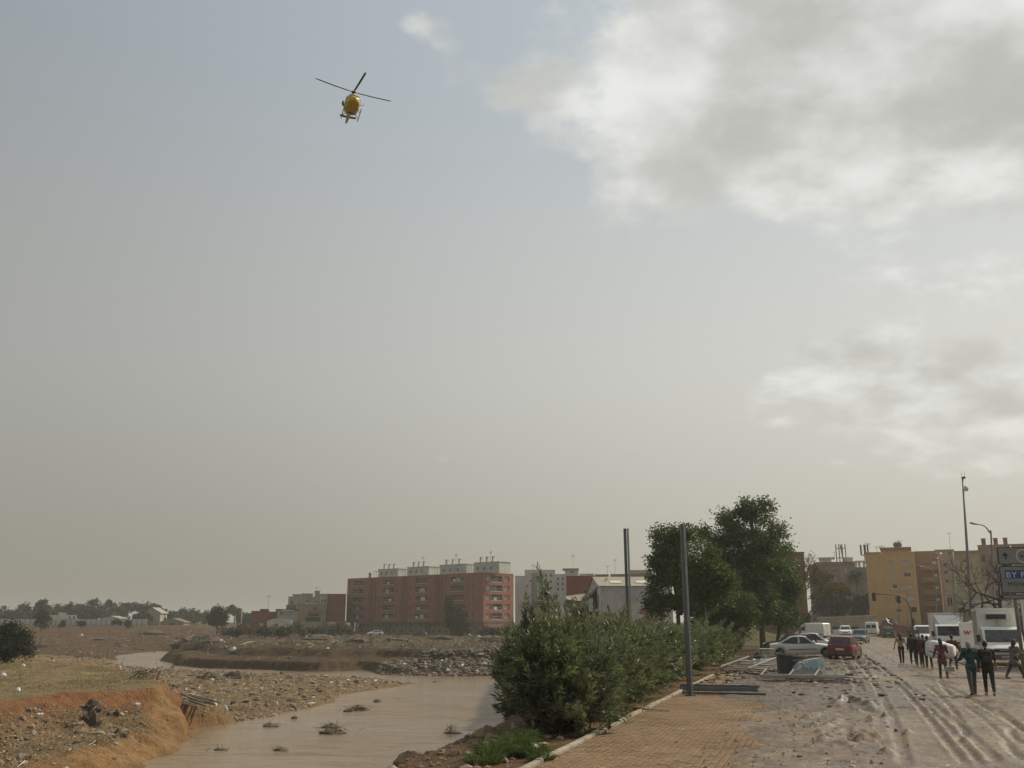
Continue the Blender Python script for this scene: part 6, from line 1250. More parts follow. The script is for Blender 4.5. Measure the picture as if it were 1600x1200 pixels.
# ================================================================== people (local y forward, x right, z up, feet on z = 0)
SKIN = mat('skin', (0.36, 0.215, 0.145), .6, .1); HAIR = mat('dark_hair', (0.018, 0.014, 0.012), .6, .2, 20); EYE = mat('eye_dark', (0.02, 0.015, 0.012), .2, .1)
def cloth(name, col, dirt=.5): return mat('cloth_'+name, col, .9, .18, 5, .006, 30, dirt=dirt, dirth=.35)
def dotted(name, base, dot, scale, size):
    m, t, b, q = newmat(name); v = N(t, 'ShaderNodeTexVoronoi'); v.inputs['Scale'].default_value = scale; v.inputs['Randomness'].default_value = .55
    L(t, N(t, 'ShaderNodeTexCoord').outputs['Object'], v.inputs['Vector']); L(t, q.mix(q.ss(v.outputs['Distance'], size, size*.7), base, dot), b.inputs['Base Color']); b.inputs['Roughness'].default_value = .9; return m
def cap(mb, a, b, ra, rb, n=8):
    a, b = Vector(a), Vector(b); mb.tube([a, a.lerp(b, .5), b], [ra, (ra+rb)/2, rb], n); mb.ell(a, (ra, ra, ra), n, 6); mb.ell(b, (rb, rb, rb), n, 6)
def solid(mb, name, m, parent, vox, smooth=3):
    """melt overlapping limbs into one continuous skin"""
    o = mb.build(name, m, parent); md = o.modifiers.new('r', 'REMESH'); md.mode = 'VOXEL'; md.voxel_size = vox; md.use_smooth_shade = True
    sm = o.modifiers.new('s', 'SMOOTH'); sm.iterations = smooth; sm.factor = .5
    dg = bpy.context.evaluated_depsgraph_get(); dg.update(); me = bpy.data.meshes.new_from_object(o.evaluated_get(dg)); old = o.data; o.modifiers.clear(); o.data = me; bpy.data.meshes.remove(old)
    if not me.materials: me.materials.append(m)
    return o
def person(label, loc, face, H=1.72, legs=((20, 8), (-18, 12)), arms=((10, 8, 15), (-10, 8, 15)), lean=4, turn=0, top=None, sleeve=1.0, hem=.86, trousers=None, shoes=None, hair='short', cap_m=None, hood=False, build=1.0, extra=None, flare=0):
    """legs: (hip swing, knee bend) right, left; arms: (swing, spread, elbow) right, left; degrees"""
    root = thing('person', label, 'person', loc, face); k = H/1.72; V3 = Vector
    def leg(s, f, kn):
        f, kn = R(f), R(kn); hip = V3((s*.095, 0, .92)); knee = hip+V3((s*.01, math.sin(f), -math.cos(f)))*.43; ank = knee+V3((0, math.sin(f-kn), -math.cos(f-kn)))*.41; fa = f-kn; toe = ank+V3((s*.02, math.cos(fa*.55), math.sin(fa*.55)-.30)).normalized()*.17; return hip, knee, ank, toe
    Rg, Lg = leg(1, *legs[0]), leg(-1, *legs[1]); low = min(min(g_[2].z-.085, g_[3].z-.045) for g_ in (Rg, Lg)); dz = V3((0, 0, -low)); Rg = [p+dz for p in Rg]; Lg = [p+dz for p in Lg]
    rot = Matrix.Rotation(-R(lean), 4, 'X'); pel = V3((0, 0, .95))+dz; up = lambda x, y, z: pel+(rot @ V3((x, y, z-.95)))
    chest, neck, hb, ht = up(0, 0, 1.25), up(0, .0, 1.45), up(0, .025, 1.545), up(0, .02, 1.625)
    def arm(s, f, ab, el):
        f, ab, el = R(f), R(ab), R(el); sh = up(s*.185, -.01, 1.395); d1 = V3((s*math.sin(ab), math.sin(f)*math.cos(ab), -math.cos(f)*math.cos(ab))); e = sh+d1*.29; d2 = V3((s*math.sin(ab)*.4, math.sin(f+el), -math.cos(f+el))).normalized(); return sh, e, e+d2*.25, d2
    Ra, La = arm(1, *arms[0]), arm(-1, *arms[1])
    S = lambda p: V3(p)*k
    mb = MB(); B = build
    for g_ in (Rg, Lg): cap(mb, S(g_[0]), S(g_[1]), .075*k, .052*k); cap(mb, S(g_[1]), S(g_[2]), .052*k, .036*k); cap(mb, S(g_[2]-V3((0, .03, .045))), S(g_[3]), .036*k, .028*k)
    cap(mb, S(pel), S(chest), .115*k*B, .125*k*B); cap(mb, S(up(-.14, 0, 1.38)), S(up(.14, 0, 1.38)), .065*k, .065*k); cap(mb, S(neck-V3((0, 0, .05))), S(hb), .052*k, .05*k)
    hm = Matrix.Rotation(R(turn), 4, 'Z')
    mb.ell(S(ht), (.075*k, .095*k, .115*k), 12, 9, hm); hf = hm @ V3((0, 1, 0)); hs_ = hm @ V3((1, 0, 0))
    mb.ell(S(ht+hf*.035-V3((0, 0, .065))), (.055*k, .06*k, .055*k), 8, 6); mb.ell(S(ht+hf*.095-V3((0, 0, .022))), (.014*k, .022*k, .028*k), 6, 5)
    for s in (1, -1): mb.ell(S(ht+hs_*.077*s-V3((0, 0, .012))), (.014*k, .022*k, .034*k), 6, 5)
    for s, a_ in ((1, Ra), (-1, La)):
        cap(mb, S(a_[0]), S(a_[1]), .050*k, .041*k); cap(mb, S(a_[1]), S(a_[2]), .040*k, .028*k)
        w_, d2 = a_[2], a_[3]; sd = d2.cross(V3((0, 1, .2))).normalized() if abs(d2.y) < .9 else V3((1, 0, 0)); pal = w_+d2*.085
        cap(mb, S(w_), S(pal), .028*k, .034*k); cur = (V3((0, 1, 0))-d2*d2.y); cur = cur.normalized() if cur.length > .1 else V3((0, 0, -1))
        for j, (o_, l_) in enumerate(((-.030, .070), (-.010, .082), (.010, .078), (.029, .060))): b0 = pal+sd*o_; b1_ = b0+(d2*.9+cur*.25).normalized()*l_*.6; cap(mb, S(b0), S(b1_), .0115*k, .0105*k, 6); cap(mb, S(b1_), S(b1_+(d2*.55+cur*.8).normalized()*l_*.5), .0105*k, .009*k, 6)
        tb = w_+d2*.03-sd*.028*s; cap(mb, S(tb), S(tb+(d2*.6-sd*s*.5+cur*.5).normalized()*.065), .0125*k, .0105*k, 6)
    body = solid(mb, 'body', SKIN, root, .0125*k)
    for s in (1, -1): mb = MB(); mb.ell(S(ht+hf*.083+hs_*.031*s+V3((0, 0, .004))), (.013*k, .010*k, .009*k), 6, 5); mb.build('eye', EYE, body, True)
    # trousers
    mb = MB(); cap(mb, S(pel-V3((.06, 0, 0))), S(pel+V3((.06, 0, .0))), .122*k*B, .122*k*B)
    for g_ in (Rg, Lg): cap(mb, S(g_[0]), S(g_[1]), .094*k*B, .070*k); cap(mb, S(g_[1]), S(g_[2]+V3((0, 0, .03))), .070*k, .058*k)
    solid(mb, 'trousers', trousers, root, .018*k)
    mb = MB(); d_top = up(0, 0, hem)
    cap(mb, S(d_top-V3((.05+flare, 0, 0))), S(d_top+V3((.05+flare, 0, 0))), .128*k*B+flare*.5, .128*k*B+flare*.5); cap(mb, S(d_top), S(chest), .135*k*B+flare*.4, .140*k*B); cap(mb, S(up(-.145, -.01, 1.36)), S(up(.145, -.01, 1.36)), .085*k*B, .085*k*B); cap(mb, S(up(-.09, 0, 1.25)), S(up(.09, 0, 1.25)), .115*k*B, .115*k*B); cap(mb, S(up(0, 0, 1.40)), S(up(0, 0, 1.455)), .075*k, .058*k)
    for a_ in (Ra, La):
        cap(mb, S(a_[0]), S(a_[0].lerp(a_[1], min(1, sleeve*2))), .070*k*B, .058*k)
        if sleeve > .5: cap(mb, S(a_[1]), S(a_[1].lerp(a_[2], (sleeve-.5)*1.9)), .058*k, .044*k)
    if hood: mb.ell(S(up(0, -.09, 1.45)), (.10*k, .07*k, .085*k), 8, 6)
    solid(mb, 'top', top, root, .018*k)
    for g_ in (Rg, Lg): mb = MB(); cap(mb, S(g_[2]-V3((0, .035, .038))), S(g_[3]+V3((0, .01, .0))), .050*k, .042*k); solid(mb, 'shoe', shoes, root, .016*k)
    # hair or cap
    mb = MB()
    if hair == 'short' or hair == 'cap': mb.ell(S(ht-hf*.012+V3((0, 0, .022))), (.083*k, .098*k, .106*k), 12, 8, hm); mb.ell(S(ht-hf*.05-V3((0, 0, .03))), (.07*k, .05*k, .07*k), 8, 6)
    elif hair == 'long': mb.ell(S(ht-hf*.012+V3((0, 0, .022))), (.09*k, .10*k, .11*k), 12, 8, hm); cap(mb, S(ht-hf*.07-V3((0, 0, .02))), S(ht-hf*.11-V3((0, 0, .34))), .085*k, .065*k); cap(mb, S(ht-hf*.07-V3((.04, 0, .1))), S(ht-hf*.10-V3((-.05, 0, .22))), .06*k, .06*k)
    if hair == 'cap':
        solid(mb, 'cap', cap_m, root, .014*k); mb = MB(); mb.ell(S(ht+hf*.10+V3((0, 0, .055))), (.07*k, .07*k, .012*k), 10, 5, hm); mb.build('cap_peak', cap_m, root, True)
    else: solid(mb, 'hair', HAIR, root, .014*k)
    if extra == 'backpack':
        mb = MB(); c = up(0, -.22, 1.20); M_ = rot; mb.box(S(c), (.30*k, .15*k, .42*k), M=M_); bp = mb.build('backpack', cloth('black_pack', (0.020, 0.020, 0.021)), root, True, bevel=.05*k); mb = MB(); mb.box(S(up(0, -.305, 1.13)), (.24*k, .05*k, .2*k), M=M_); mb.build('pocket', cloth('pack_pocket', (0.035, 0.035, 0.037)), bp, True, bevel=.02)
        mb = MB()
        for s in (1, -1): mb.tube([S(up(s*.10, -.15, 1.42)), S(up(s*.11, -.02, 1.475)), S(up(s*.12, .13, 1.36)), S(up(s*.13, .10, 1.12))], .02*k, 6)
        mb.build('strap', MATS['cloth_black_pack'], bp)
    return root, {'rh': S(Ra[2]+Ra[3]*.10), 'lh': S(La[2]+La[3]*.10)}
BK = cloth('black', (0.018, 0.018, 0.019), .4); TEAL = cloth('teal', (0.013, 0.046, 0.050), .2); JEAN = cloth('jeans', (0.060, 0.070, 0.082), .6); WSHOE = cloth('white_shoe', (0.55, 0.52, 0.48), .5); BROWNS = cloth('red_boot', (0.12, 0.035, 0.03), .4); DKS = cloth('dark_shoe', (0.03, 0.028, 0.026)); TAN = cloth('tan', (0.33, 0.23, 0.15), .1); DRED = cloth('dark_red', (0.115, 0.022, 0.026), .2); GREYC = cloth('grey_cap', (0.30, 0.30, 0.29), .0); WHC = cloth('white_cap', (0.6, 0.58, 0.54), .0)
DOT = dotted('polka_dot', (0.135, 0.014, 0.032), (0.62, 0.50, 0.50), 12, .24); FLOR = dotted('floral_print', (0.075, 0.062, 0.066), (0.34, 0.28, 0.28), 18, .42); LEGP = dotted('patterned_leggings', (0.03, 0.028, 0.03), (0.3, 0.27, 0.25), 22, .3)
def feet(px, py): p = gp(px, py, .05); return Vector((p.x, p.y, .05))
AW = R(-17)           # walking away, up the road
person('person in tan top and black trousers with long dark hair, leftmost of the walkers', feet(1410, 1037), AW+R(4), 1.72, ((14, 4), (-12, 8)), ((-8, 22, 22), (8, 24, 10)), 2, 0, TAN, .12, .98, BK, DKS, 'long', extra=None)
person('person all in black walking second from the left', feet(1428, 1038), AW, 1.72, ((-16, 10), (18, 6)), ((10, 10, 20), (-8, 8, 20)), 5, 0, BK, 1.0, .80, BK, DKS, 'short', build=1.12)
person('person in black wearing a white cap beside the white mattress', feet(1437, 1041), AW-R(5), 1.70, ((18, 6), (-16, 14)), ((12, 8, 25), (-8, 8, 20)), 6, 0, BK, 1.0, .82, BK, DKS, 'cap', WHC)
person('person in dark red jacket walking left of the mattress', feet(1446, 1042), AW, 1.68, ((12, 4), (-14, 12)), ((25, 20, 60), (-8, 8, 20)), 4, 0, DRED, 1.0, .78, BK, DKS, 'short', build=1.15)
person('person in black trousers and white shoes half hidden behind the mattress', feet(1453, 1046), AW, 1.66, ((-14, 12), (16, 4)), ((30, 18, 70), (20, 15, 60)), 4, 0, BK, 1.0, .82, BK, WSHOE, 'short')
person('long-haired person in red polka-dot tunic carrying the mattress end', feet(1475, 1060), AW+R(6), 1.66, ((-10, 18), (10, 2)), ((15, 18, 70), (-14, 20, 55)), 3, 0, DOT, 1.0, .74, LEGP, DKS, 'long', flare=.025)
person('person in dark red jacket right of the mattress by the truck', feet(1491, 1046), AW-R(25), 1.70, ((12, 6), (-12, 12)), ((18, 14, 40), (-12, 25, 30)), 6, 0, DRED, 1.0, .74, BK, DKS, 'short', build=1.1, flare=.05)
p8, h8 = person('person in teal hooded jacket, grey cap and jeans holding a broom', feet(1522, 1087), AW+R(8), 1.70, ((16, 10), (-10, 6)), ((-8, 12, 14), (22, 22, 58)), 4, 0, TEAL, 1.0, .88, JEAN, BROWNS, 'cap', GREYC, True)
person('person in black T-shirt with black backpack and white shoes', feet(1548, 1087), AW-R(4), 1.74, ((-12, 14), (14, 4)), ((12, 12, 12), (-12, 16, 14)), 3, -8, BK, .45, .84, BK, WSHOE, 'short', extra='backpack', build=1.14)
person('person in patterned coat stepping in at the right picture edge', feet(1588, 1061), R(-72), 1.66, ((26, 4), (-24, 10)), ((25, 12, 70), (10, 10, 60)), 8, 0, FLOR, 1.0, .70, BK, DKS, 'long', flare=.05)
person('person whose dark head shows above the boot of the silver car', Vector((X_at(1229, 83), 83, .05)), R(20), 1.62, top=BK, trousers=BK, shoes=DKS)
# white rolled mattress, carried
ma, mb_ = at(1450, 1013, 45.6), at(1488, 1018, 44.6); c = (ma+mb_)/2; mt = thing('mattress', 'white rolled mattress carried between the walkers', 'mattress', (c.x, c.y, c.z-.35)); ax = (mb_-ma).normalized(); ang = math.atan2(ax.y, ax.x)
mb = MB(); n_ = 16; rings = []
for u in np.linspace(-.62, .62, 11):
    e = 1-.16*(abs(u)/.62)**10; kx = 1-.30*max(0, u/.62); rings.append([Vector((u, .27*e*math.copysign(abs(math.cos(a))**.42, math.cos(a))*(1+.05*math.sin(u*9+a)), .35+.38*e*kx*math.copysign(abs(math.sin(a))**.42, math.sin(a))*(1+.04*math.sin(u*7+2*a)))) for a in [2*math.pi*j/n_ for j in range(n_)]])
mb.loft(rings); o = mb.build('cover', cloth('mattress_white', (0.74, 0.71, 0.70), .0), mt, True); mt.rotation_euler = (0, R(4), ang)
mb = MB()
for u in (-.2, .28): mb.tube([(u, .272*math.cos(a)*(1 if u < 0 else .99), .35+.39*(1-.30*max(0, u/.62))*math.sin(a)) for a in [2*math.pi*j/14 for j in range(15)]], .012, 5)
mb.build('tie_cord', cloth('cord', (0.45, 0.43, 0.42)), mt)
# broom carried by the person in teal
lw = Matrix.Translation(p8.location) @ Matrix.Rotation(p8.rotation_euler.z, 4, 'Z') @ h8['lh']; br = thing('broom', 'long dark-handled mud scraper held by the person in teal', 'broom', (lw.x, lw.y, lw.z-.05))
mb = MB(); mb.tube([(.35, -.1, -.12), (0, 0, .05), (-.75, .25, .36)], .019, 8); mb.build('handle', mat('black_handle', (0.03, 0.03, 0.03), .5, .1), br, True)
mb = MB(); mb.box((-.22, .0, -.22), (.34, .03, .16), R(10)); mb.bar((-.2, 0, -.14), (-.08, .02, .06), .03); mb.build('scraper_head', mat('dull_tin', (0.42, 0.42, 0.40), .45, .2, metal=.3), br, bevel=.01)
# ================================================================== street furniture
GALV = mat('galvanised_steel', (0.33, 0.35, 0.37), .42, .12, 3, metal=.65); GALVD = mat('dark_and_shaded_steel', (0.11, 0.12, 0.135), .45, .12, 3, metal=.5); POLEG = mat('grey_pole', (0.19, 0.185, 0.175), .55, .12, 3, metal=.2); LAMPB = mat('lamp_housing', (0.10, 0.10, 0.10), .5, .1)
def steel_post(label, base, toppx, toppy, D):
    e = at(toppx, toppy, D); root = thing('steel_post', label, 'post', base); top = Vector((e.x-base[0], 0, e.z-base[2]))
    for nm, dx, w, m in (('channel', -.052, .085, GALVD), ('channel', .048, .055, GALV)):  # bright right side and shaded left side of the post put into the colours
        mb = MB(); w2 = w/2; prof = [(dx-w2, -.07), (dx+w2, -.07), (dx+w2, -.058), (dx-w2+.012, -.058), (dx-w2+.012, .058), (dx+w2, .058), (dx+w2, .07), (dx-w2, .07)]
        mb.loft([[Vector((x, y, -.1)) for x, y in prof], [Vector((x, y, 0))+top for x, y in prof]]); mb.build(nm, m, root)
    mb = MB(); mb.b2(-.16, .16, -.13, .13, .0, .015); bp = mb.build('base_plate', GALVD, root)
    for sx in (-1, 1):
        for sy in (-1, 1): mb = MB(); mb.tube([(sx*.125, sy*.10, .01), (sx*.125, sy*.10, .05)], .014, 6); mb.build('bolt', GALV, bp)
p = gp(1079, 1086, .06); steel_post('nearer tall steel post standing bare at the paving edge', (p.x, p.y, .05), 1067, 819, p.y)
p = Vector((X_at(984, 33.5), 33.5, -.05)); steel_post('farther tall steel post standing in the oleander hedge', p, 978.5, 826, 33.5)
def beam_along(label, a, b, w, hgt, z, m, grp=None):
    a, b = Vector((a.x, a.y, z)), Vector((b.x, b.y, z)); root = thing('steel_beam', label, 'beam', a, math.atan2(b.y-a.y, b.x-a.x), grp); l = (b-a).length
    prof = [(-w/2, 0), (w/2, 0), (w/2, hgt), (w/2-.012, hgt), (w/2-.012, .012), (-w/2+.012, .012), (-w/2+.012, hgt), (-w/2, hgt)]; mb = MB(); mb.extr(prof, 0, 0, l); mb.build('channel', m, root)
    mb = MB(); mb.b2(.02, .032, -w/2+.012, w/2-.012, .012, hgt); mb.build('end_plate', GALVD, root); return root
BLUS = mat('blue_grey_steel', (0.20, 0.24, 0.26), .5, .15, 3, metal=.45, dirt=.3, dirth=.1)
beam_along('fallen blue-grey steel beam at the foot of the post, backmost', gp(1063, 1076), gp(1187, 1078), .18, .08, .07, GALVD)
beam_along('fallen blue-grey steel beam in the middle, widest face up', gp(1064, 1081), gp(1184, 1084), .28, .13, .07, BLUS)
beam_along('fallen steel beam nearest the camera, reaching farthest right', gp(1066, 1087), gp(1197, 1090), .14, .06, .07, GALVD)
beam_along('short steel beam lying on the fallen beams', gp(1160, 1082), gp(1186, 1084), .12, .06, .20, BLUS)
# fallen slatted panels
ALU = mat('pale_aluminium', (0.55, 0.54, 0.50), .5, .15, 3, metal=.2, dirt=.5, dirth=.12); PLK = mat('weathered_plank', (0.30, 0.245, 0.175), .85, .25, 4, dirt=.5, dirth=.12)
def panel(label, a, b, n, gap, w, z, m, cross=(.2, .6), jit=0.0, name='slatted_panel', slat='slat', zt=0.0):
    ang = math.atan2(b.y-a.y, b.x-a.x); l = (b-a).length; root = thing(name, label, 'panel', (a.x, a.y, z), ang)
    for k in range(n):
        y = k*gap; x0 = random.uniform(0, jit); x1 = l-random.uniform(0, jit); mb = MB(); mb.box(((x0+x1)/2, y, .03+zt*k), (x1-x0, w, .045)); o = mb.build(slat, m if k % 3 else PLK if m is not PLK else ALU, root, bevel=.006); o.rotation_euler = (random.gauss(0, .06), 0, random.gauss(0, .012))
    for f in cross: mb = MB(); mb.bar((l*f, -.15, .075+zt), (l*f+.12, (n-1)*gap+.15, .075+zt*n), .06, .04); mb.build('crosspiece', m, root, bevel=.005)
    return root
random.seed(2)
panel('fallen panel of pale slats lying by the hedge', gp(1116, 1053), gp(1210, 1058), 6, .34, .18, .20, ALU, (.15, .62), .5, zt=.085)
panel('second fallen panel of pale slats against the grey skip', gp(1150, 1047), gp(1222, 1052), 4, .34, .16, .22, ALU, (.4,), .4, zt=.08)
panel('long bundle of planks and rails lying in front of the grey skip', gp(1181, 1067), gp(1330, 1070), 5, .24, .16, .20, PLK, (.06, .36, .63), .3, 'plank_bundle', 'plank', .045)
panel('loose planks at the right end of the plank bundle', gp(1300, 1065), gp(1350, 1070), 2, .22, .14, .20, PLK, (), .2, 'plank_bundle', 'plank')
# grey skip and the tank end wrapped in torn sheet
D = 43.0; c = Vector((X_at(1215, D), D, .03)); sk = thing('waste_skip', 'dark grey metal skip lying in the mud', 'skip', c, R(-8)); DG = mat('skip_grey', (0.055, 0.057, 0.058), .6, .2, 3, .004, 20, metal=.2, dirt=.5, dirth=.3)
mb = MB(); mb.add([(0, 0, 0), (1.25, 0, 0), (1.25, 1.1, 0), (0, 1.1, 0), (-.02, 0, 1.02), (1.3, 0, .86), (1.3, 1.1, .86), (-.02, 1.1, 1.02)], [(0, 1, 5, 4), (1, 2, 6, 5), (2, 3, 7, 6), (3, 0, 4, 7), (0, 3, 2, 1)]); mb.build('body', DG, sk)
mb = MB(); mb.bar((-.06, -.03, 1.03), (1.34, -.03, .86), .08, .05); mb.bar((-.06, 1.1, 1.03), (1.34, 1.1, .86), .08, .05); mb.bar((-.04, 0, 1.03), (-.04, 1.1, 1.03), .08, .05); mb.build('rim', mat('skip_rim', (0.16, 0.135, 0.11), .7, .2), sk)
mb = MB(); mb.quad((.03, .05, .70), (1.27, .05, .62), (1.27, 1.06, .62), (.03, 1.06, .70)); mb.build('rubbish_fill', mat('skip_fill', (0.10, 0.08, 0.06), .95, .4, 6, .03, 12), sk, fix=False)
D = 42.2; c = Vector((X_at(1234, D), D, .03)); tk = thing('curved_tank', 'pale curved tank end with torn light blue sheet beside the skip', 'tank', c, R(-4))
prof = [(0.0, 0), (.03, .25), (.14, .5), (.32, .70), (.6, .80), (1.25, .92), (1.30, .6), (1.28, .3), (1.36, 0)]; mb = MB(); mb.extr(prof, 1, 0, .75); mb.build('shell', mat('pale_tank', (0.42, 0.41, 0.38), .5, .2, 3, dirt=.6, dirth=.25), tk, bevel=.02)
mb = MB(); mb.bar((.02, -.03, .78), (1.27, -.03, .955), .05, .03); mb.build('top_rail', mat('rail_brown', (0.22, 0.18, 0.14), .7, .2), tk)
m, t, b, q = newmat('torn_blue_sheet'); nz = q.noise(N(t, 'ShaderNodeTexCoord').outputs['Object'], 3.2, 5, .6, 1.2); L(t, q.mix(q.ss(nz, .44, .56), (0.30, 0.47, 0.56), (0.66, 0.69, 0.69)), b.inputs['Base Color']); b.inputs['Roughness'].default_value = .35
tp = [(.33, .78), (.9, .86), (1.29, .93)]; bt = [(1.31, .45), (1.36, .12), (1.22, .10), (1.18, .34), (1.08, .40), (.98, .52), (.86, .40), (.74, .55), (.66, .36), (.58, .52), (.50, .46), (.42, .62)]; mb = MB(); mb.extr([(x, z) for x, z in tp+bt], 1, -.035, -.022); sh = mb.build('torn_sheet', m, tk)
mb = MB(); mb.extr([(.10, .42), (.30, .69), (.40, .55), (.28, .36)], 1, -.03, -.02); mb.build('sheet_scrap', m, tk)
# slatted white crate, tarp, odd boards
D = 64; c = Vector((X_at(1186, D), D, .05)); cr = thing('plastic_crate', 'dirty white slatted crate dumped by the hedge', 'crate', c, R(-12)); CRW = mat('crate_white', (0.52, 0.48, 0.41), .7, .15, 3, dirt=.6, dirth=.3)
mb = MB(); mb.box((.4, .3, .66), (.92, .72, .07)); mb.build('lid', CRW, cr, bevel=.01); mb = MB(); mb.box((.4, .3, .04), (.80, .6, .08)); mb.build('base', CRW, cr, bevel=.01)
for k in range(7): mb = MB(); mb.box((.03+k*.123, 0, .34), (.055, .03, .58)); mb.build('slat', CRW, cr)
for k in range(4): mb = MB(); mb.box((.8, .06+k*.16, .34), (.03, .055, .58)); mb.build('slat', CRW, cr)
def heap(name, label, cat, p, rx, ry, h, m, n=9, seed=1, grp=None, rz=0, flat=False):
    r_ = random.Random(seed); root = thing(name, label, cat, p, rz, grp); mb = MB(); rings = []
    for j in range(6):
        u = j/5*.96; cr_, sr_ = math.cos(u*1.571), math.sin(u*1.571); rings.append([Vector((rx*cr_*math.cos(a)*(.7+.6*r_.random()), ry*cr_*math.sin(a)*(.7+.6*r_.random()), h*sr_*(.72+.5*r_.random()) if j else -.08)) for a in [2*math.pi*k/n for k in range(n)]])
    mb.loft(rings); mb.build('heap', m, root, False if m is WSC else 'auto'); return root
def sticks(root, n, rx, ry, h, l, r, m, seed=1, name='stick', flat=.5):
    q_ = random.Random(seed)
    for k in range(n):
        c = Vector((q_.gauss(0, rx*.5), q_.gauss(0, ry*.5), h*q_.uniform(.2, 1))); d = Vector((q_.gauss(0, 1), q_.gauss(0, 1), q_.gauss(0, flat))).normalized(); ll = l*q_.uniform(.5, 1.2); mb = MB(); mb.tube([c-d*ll/2, c+Vector((q_.gauss(0, .06*l), q_.gauss(0, .06*l), q_.gauss(.0, .06*l))), c+d*ll/2], [r, r*.9, r*.6], 5); mb.build(name, m, root, True)
WOOD = mat('driftwood', (0.235, 0.195, 0.145), .9, .3, 5); DKM = mat('dark_tarp', (0.035, 0.03, 0.028), .7, .3, 4); MUDM = mat('heap_mud', (0.12, 0.088, 0.06), .95, .35, 3, .05, 9); WSC = mat('white_scrap', (0.62, 0.60, 0.56), .6, .15, 4); REEDM = mat('dry_reed', (0.27, 0.225, 0.155), .9, .3, 6)
p = gp(1188, 1029, .05); o = heap('tarp_heap', 'crumpled black tarpaulin below the white crate', 'tarpaulin', (p.x, p.y, .03), .55, .45, .42, DKM, 9, 4)
def board(label, a, b, w, m, z=.09, name='loose_board', thick=.03):
    a, b = Vector((a.x, a.y, z)), Vector((b.x, b.y, z)); root = MB().box(((b-a).length/2, 0, 0), ((b-a).length, w, thick)).build(name, m, bevel=.006); root.location = a; root.rotation_euler = (random.gauss(0, .06), random.gauss(0, .03), math.atan2(b.y-a.y, b.x-a.x)); return tag(root, label, 'board')
board('white board lying in the mud left of the skip', gp(1156, 1034), gp(1190, 1036), .28, CRW); board('thin pale lath leaning by the black tarpaulin', gp(1190, 1024), gp(1208, 1026), .12, CRW, .28)
board('small pale board on the mud beyond the blue grey car', gp(1358, 1000), gp(1376, 998), .3, PLK, .16)
for i, (px, py, s_) in enumerate([(1178, 1033, .18), (1196, 1032, .16), (1190, 1031, .12), (1250, 1022, .2)]): p = gp(px, py, .08); o = heap('litter', ['white crumpled litter beside the white board, left piece', 'white crumpled litter under the tarpaulin, right piece', 'small white litter between two larger pieces', 'pale litter in front of the silver car'][i], 'litter', (p.x, p.y, .05), s_, s_*.8, s_, WSC, 7, 20+i)
D = 61; c = Vector((X_at(1248, D), D, .05)); root = thing('branch_debris', 'snapped branches lying against the silver car', 'branches', c); sticks(root, 7, 1.4, .3, .35, 1.5, .022, WOOD, 8)
p = gp(1330, 1060, .05); heap('mud_mound', 'dark lump of mud right of the skip', 'mud', (p.x, p.y, .02), .32, .3, .25, MUDM, 8, 6)
# junk heap behind the charcoal car
D = 152; c = Vector((X_at(1390, D), D, .3)); jh = heap('junk_heap', 'junk heap topped with a crumpled white sheet below the yellow block', 'junk', c, 2.0, 1.6, 2.4, MUDM, 10, 12); mb = MB(); mb.add([(-.6, -1, 2.0), (.7, -1.1, 1.5), (1.5, -.9, .9), (1.6, .3, 1.2), (.6, .3, 2.5), (-.4, .3, 2.7)], [(0, 1, 4, 5), (1, 2, 3, 4)]); mb.build('white_sheet', WSC, jh)
mb = MB(); mb.box((-.8, -.8, 1.2), (1.2, .8, .9), R(30)); mb.build('broken_cabinet', GRY, jh)
# ------------------------------------------------------------------ poles and lamps
def mastline(pts, D, z0=0.05):
    P3 = [at(px, py, D) for px, py in pts]; return [p-Vector((P3[-1].x, D, z0)) for p in P3], Vector((P3[-1].x, D, z0))
D = 84; a, b = at(1504, 747, D), at(1517, 950, D); e = b+(b-a)*((b.z-.05)/(a.z-b.z)); cm = thing('camera_mast', 'tall slim mast carrying a small camera dome', 'mast', (e.x, D, .05)); tp = a-Vector((e.x, D, .05))
mb = MB(); mb.tube([(0, 0, -.2), tp*.5, tp], [.16, .12, .07], 10); mb.build('pole', POLEG, cm, True); mb = MB(); mb.ell(tp*.935+Vector((.22, -.1, 0)), (.19, .19, .24), 10, 7); mb.bar(tp*.94, tp*.94+Vector((.2, -.1, .2)), .06); mb.build('camera_dome', FRAME, cm, True); mb = MB(); mb.b2(tp.x-.04, tp.x+.22, -.12, .12, tp.z-.05, tp.z+.12); mb.build('camera_head', LAMPB, cm); mb = MB(); mb.bar(tp+Vector((-.05, 0, 0)), tp+Vector((-.08, 0, .5)), .02); mb.bar(tp+Vector((.2, 0, .1)), tp+Vector((.2, 0, .5)), .02); mb.build('lightning_rod', LAMPB, cm)
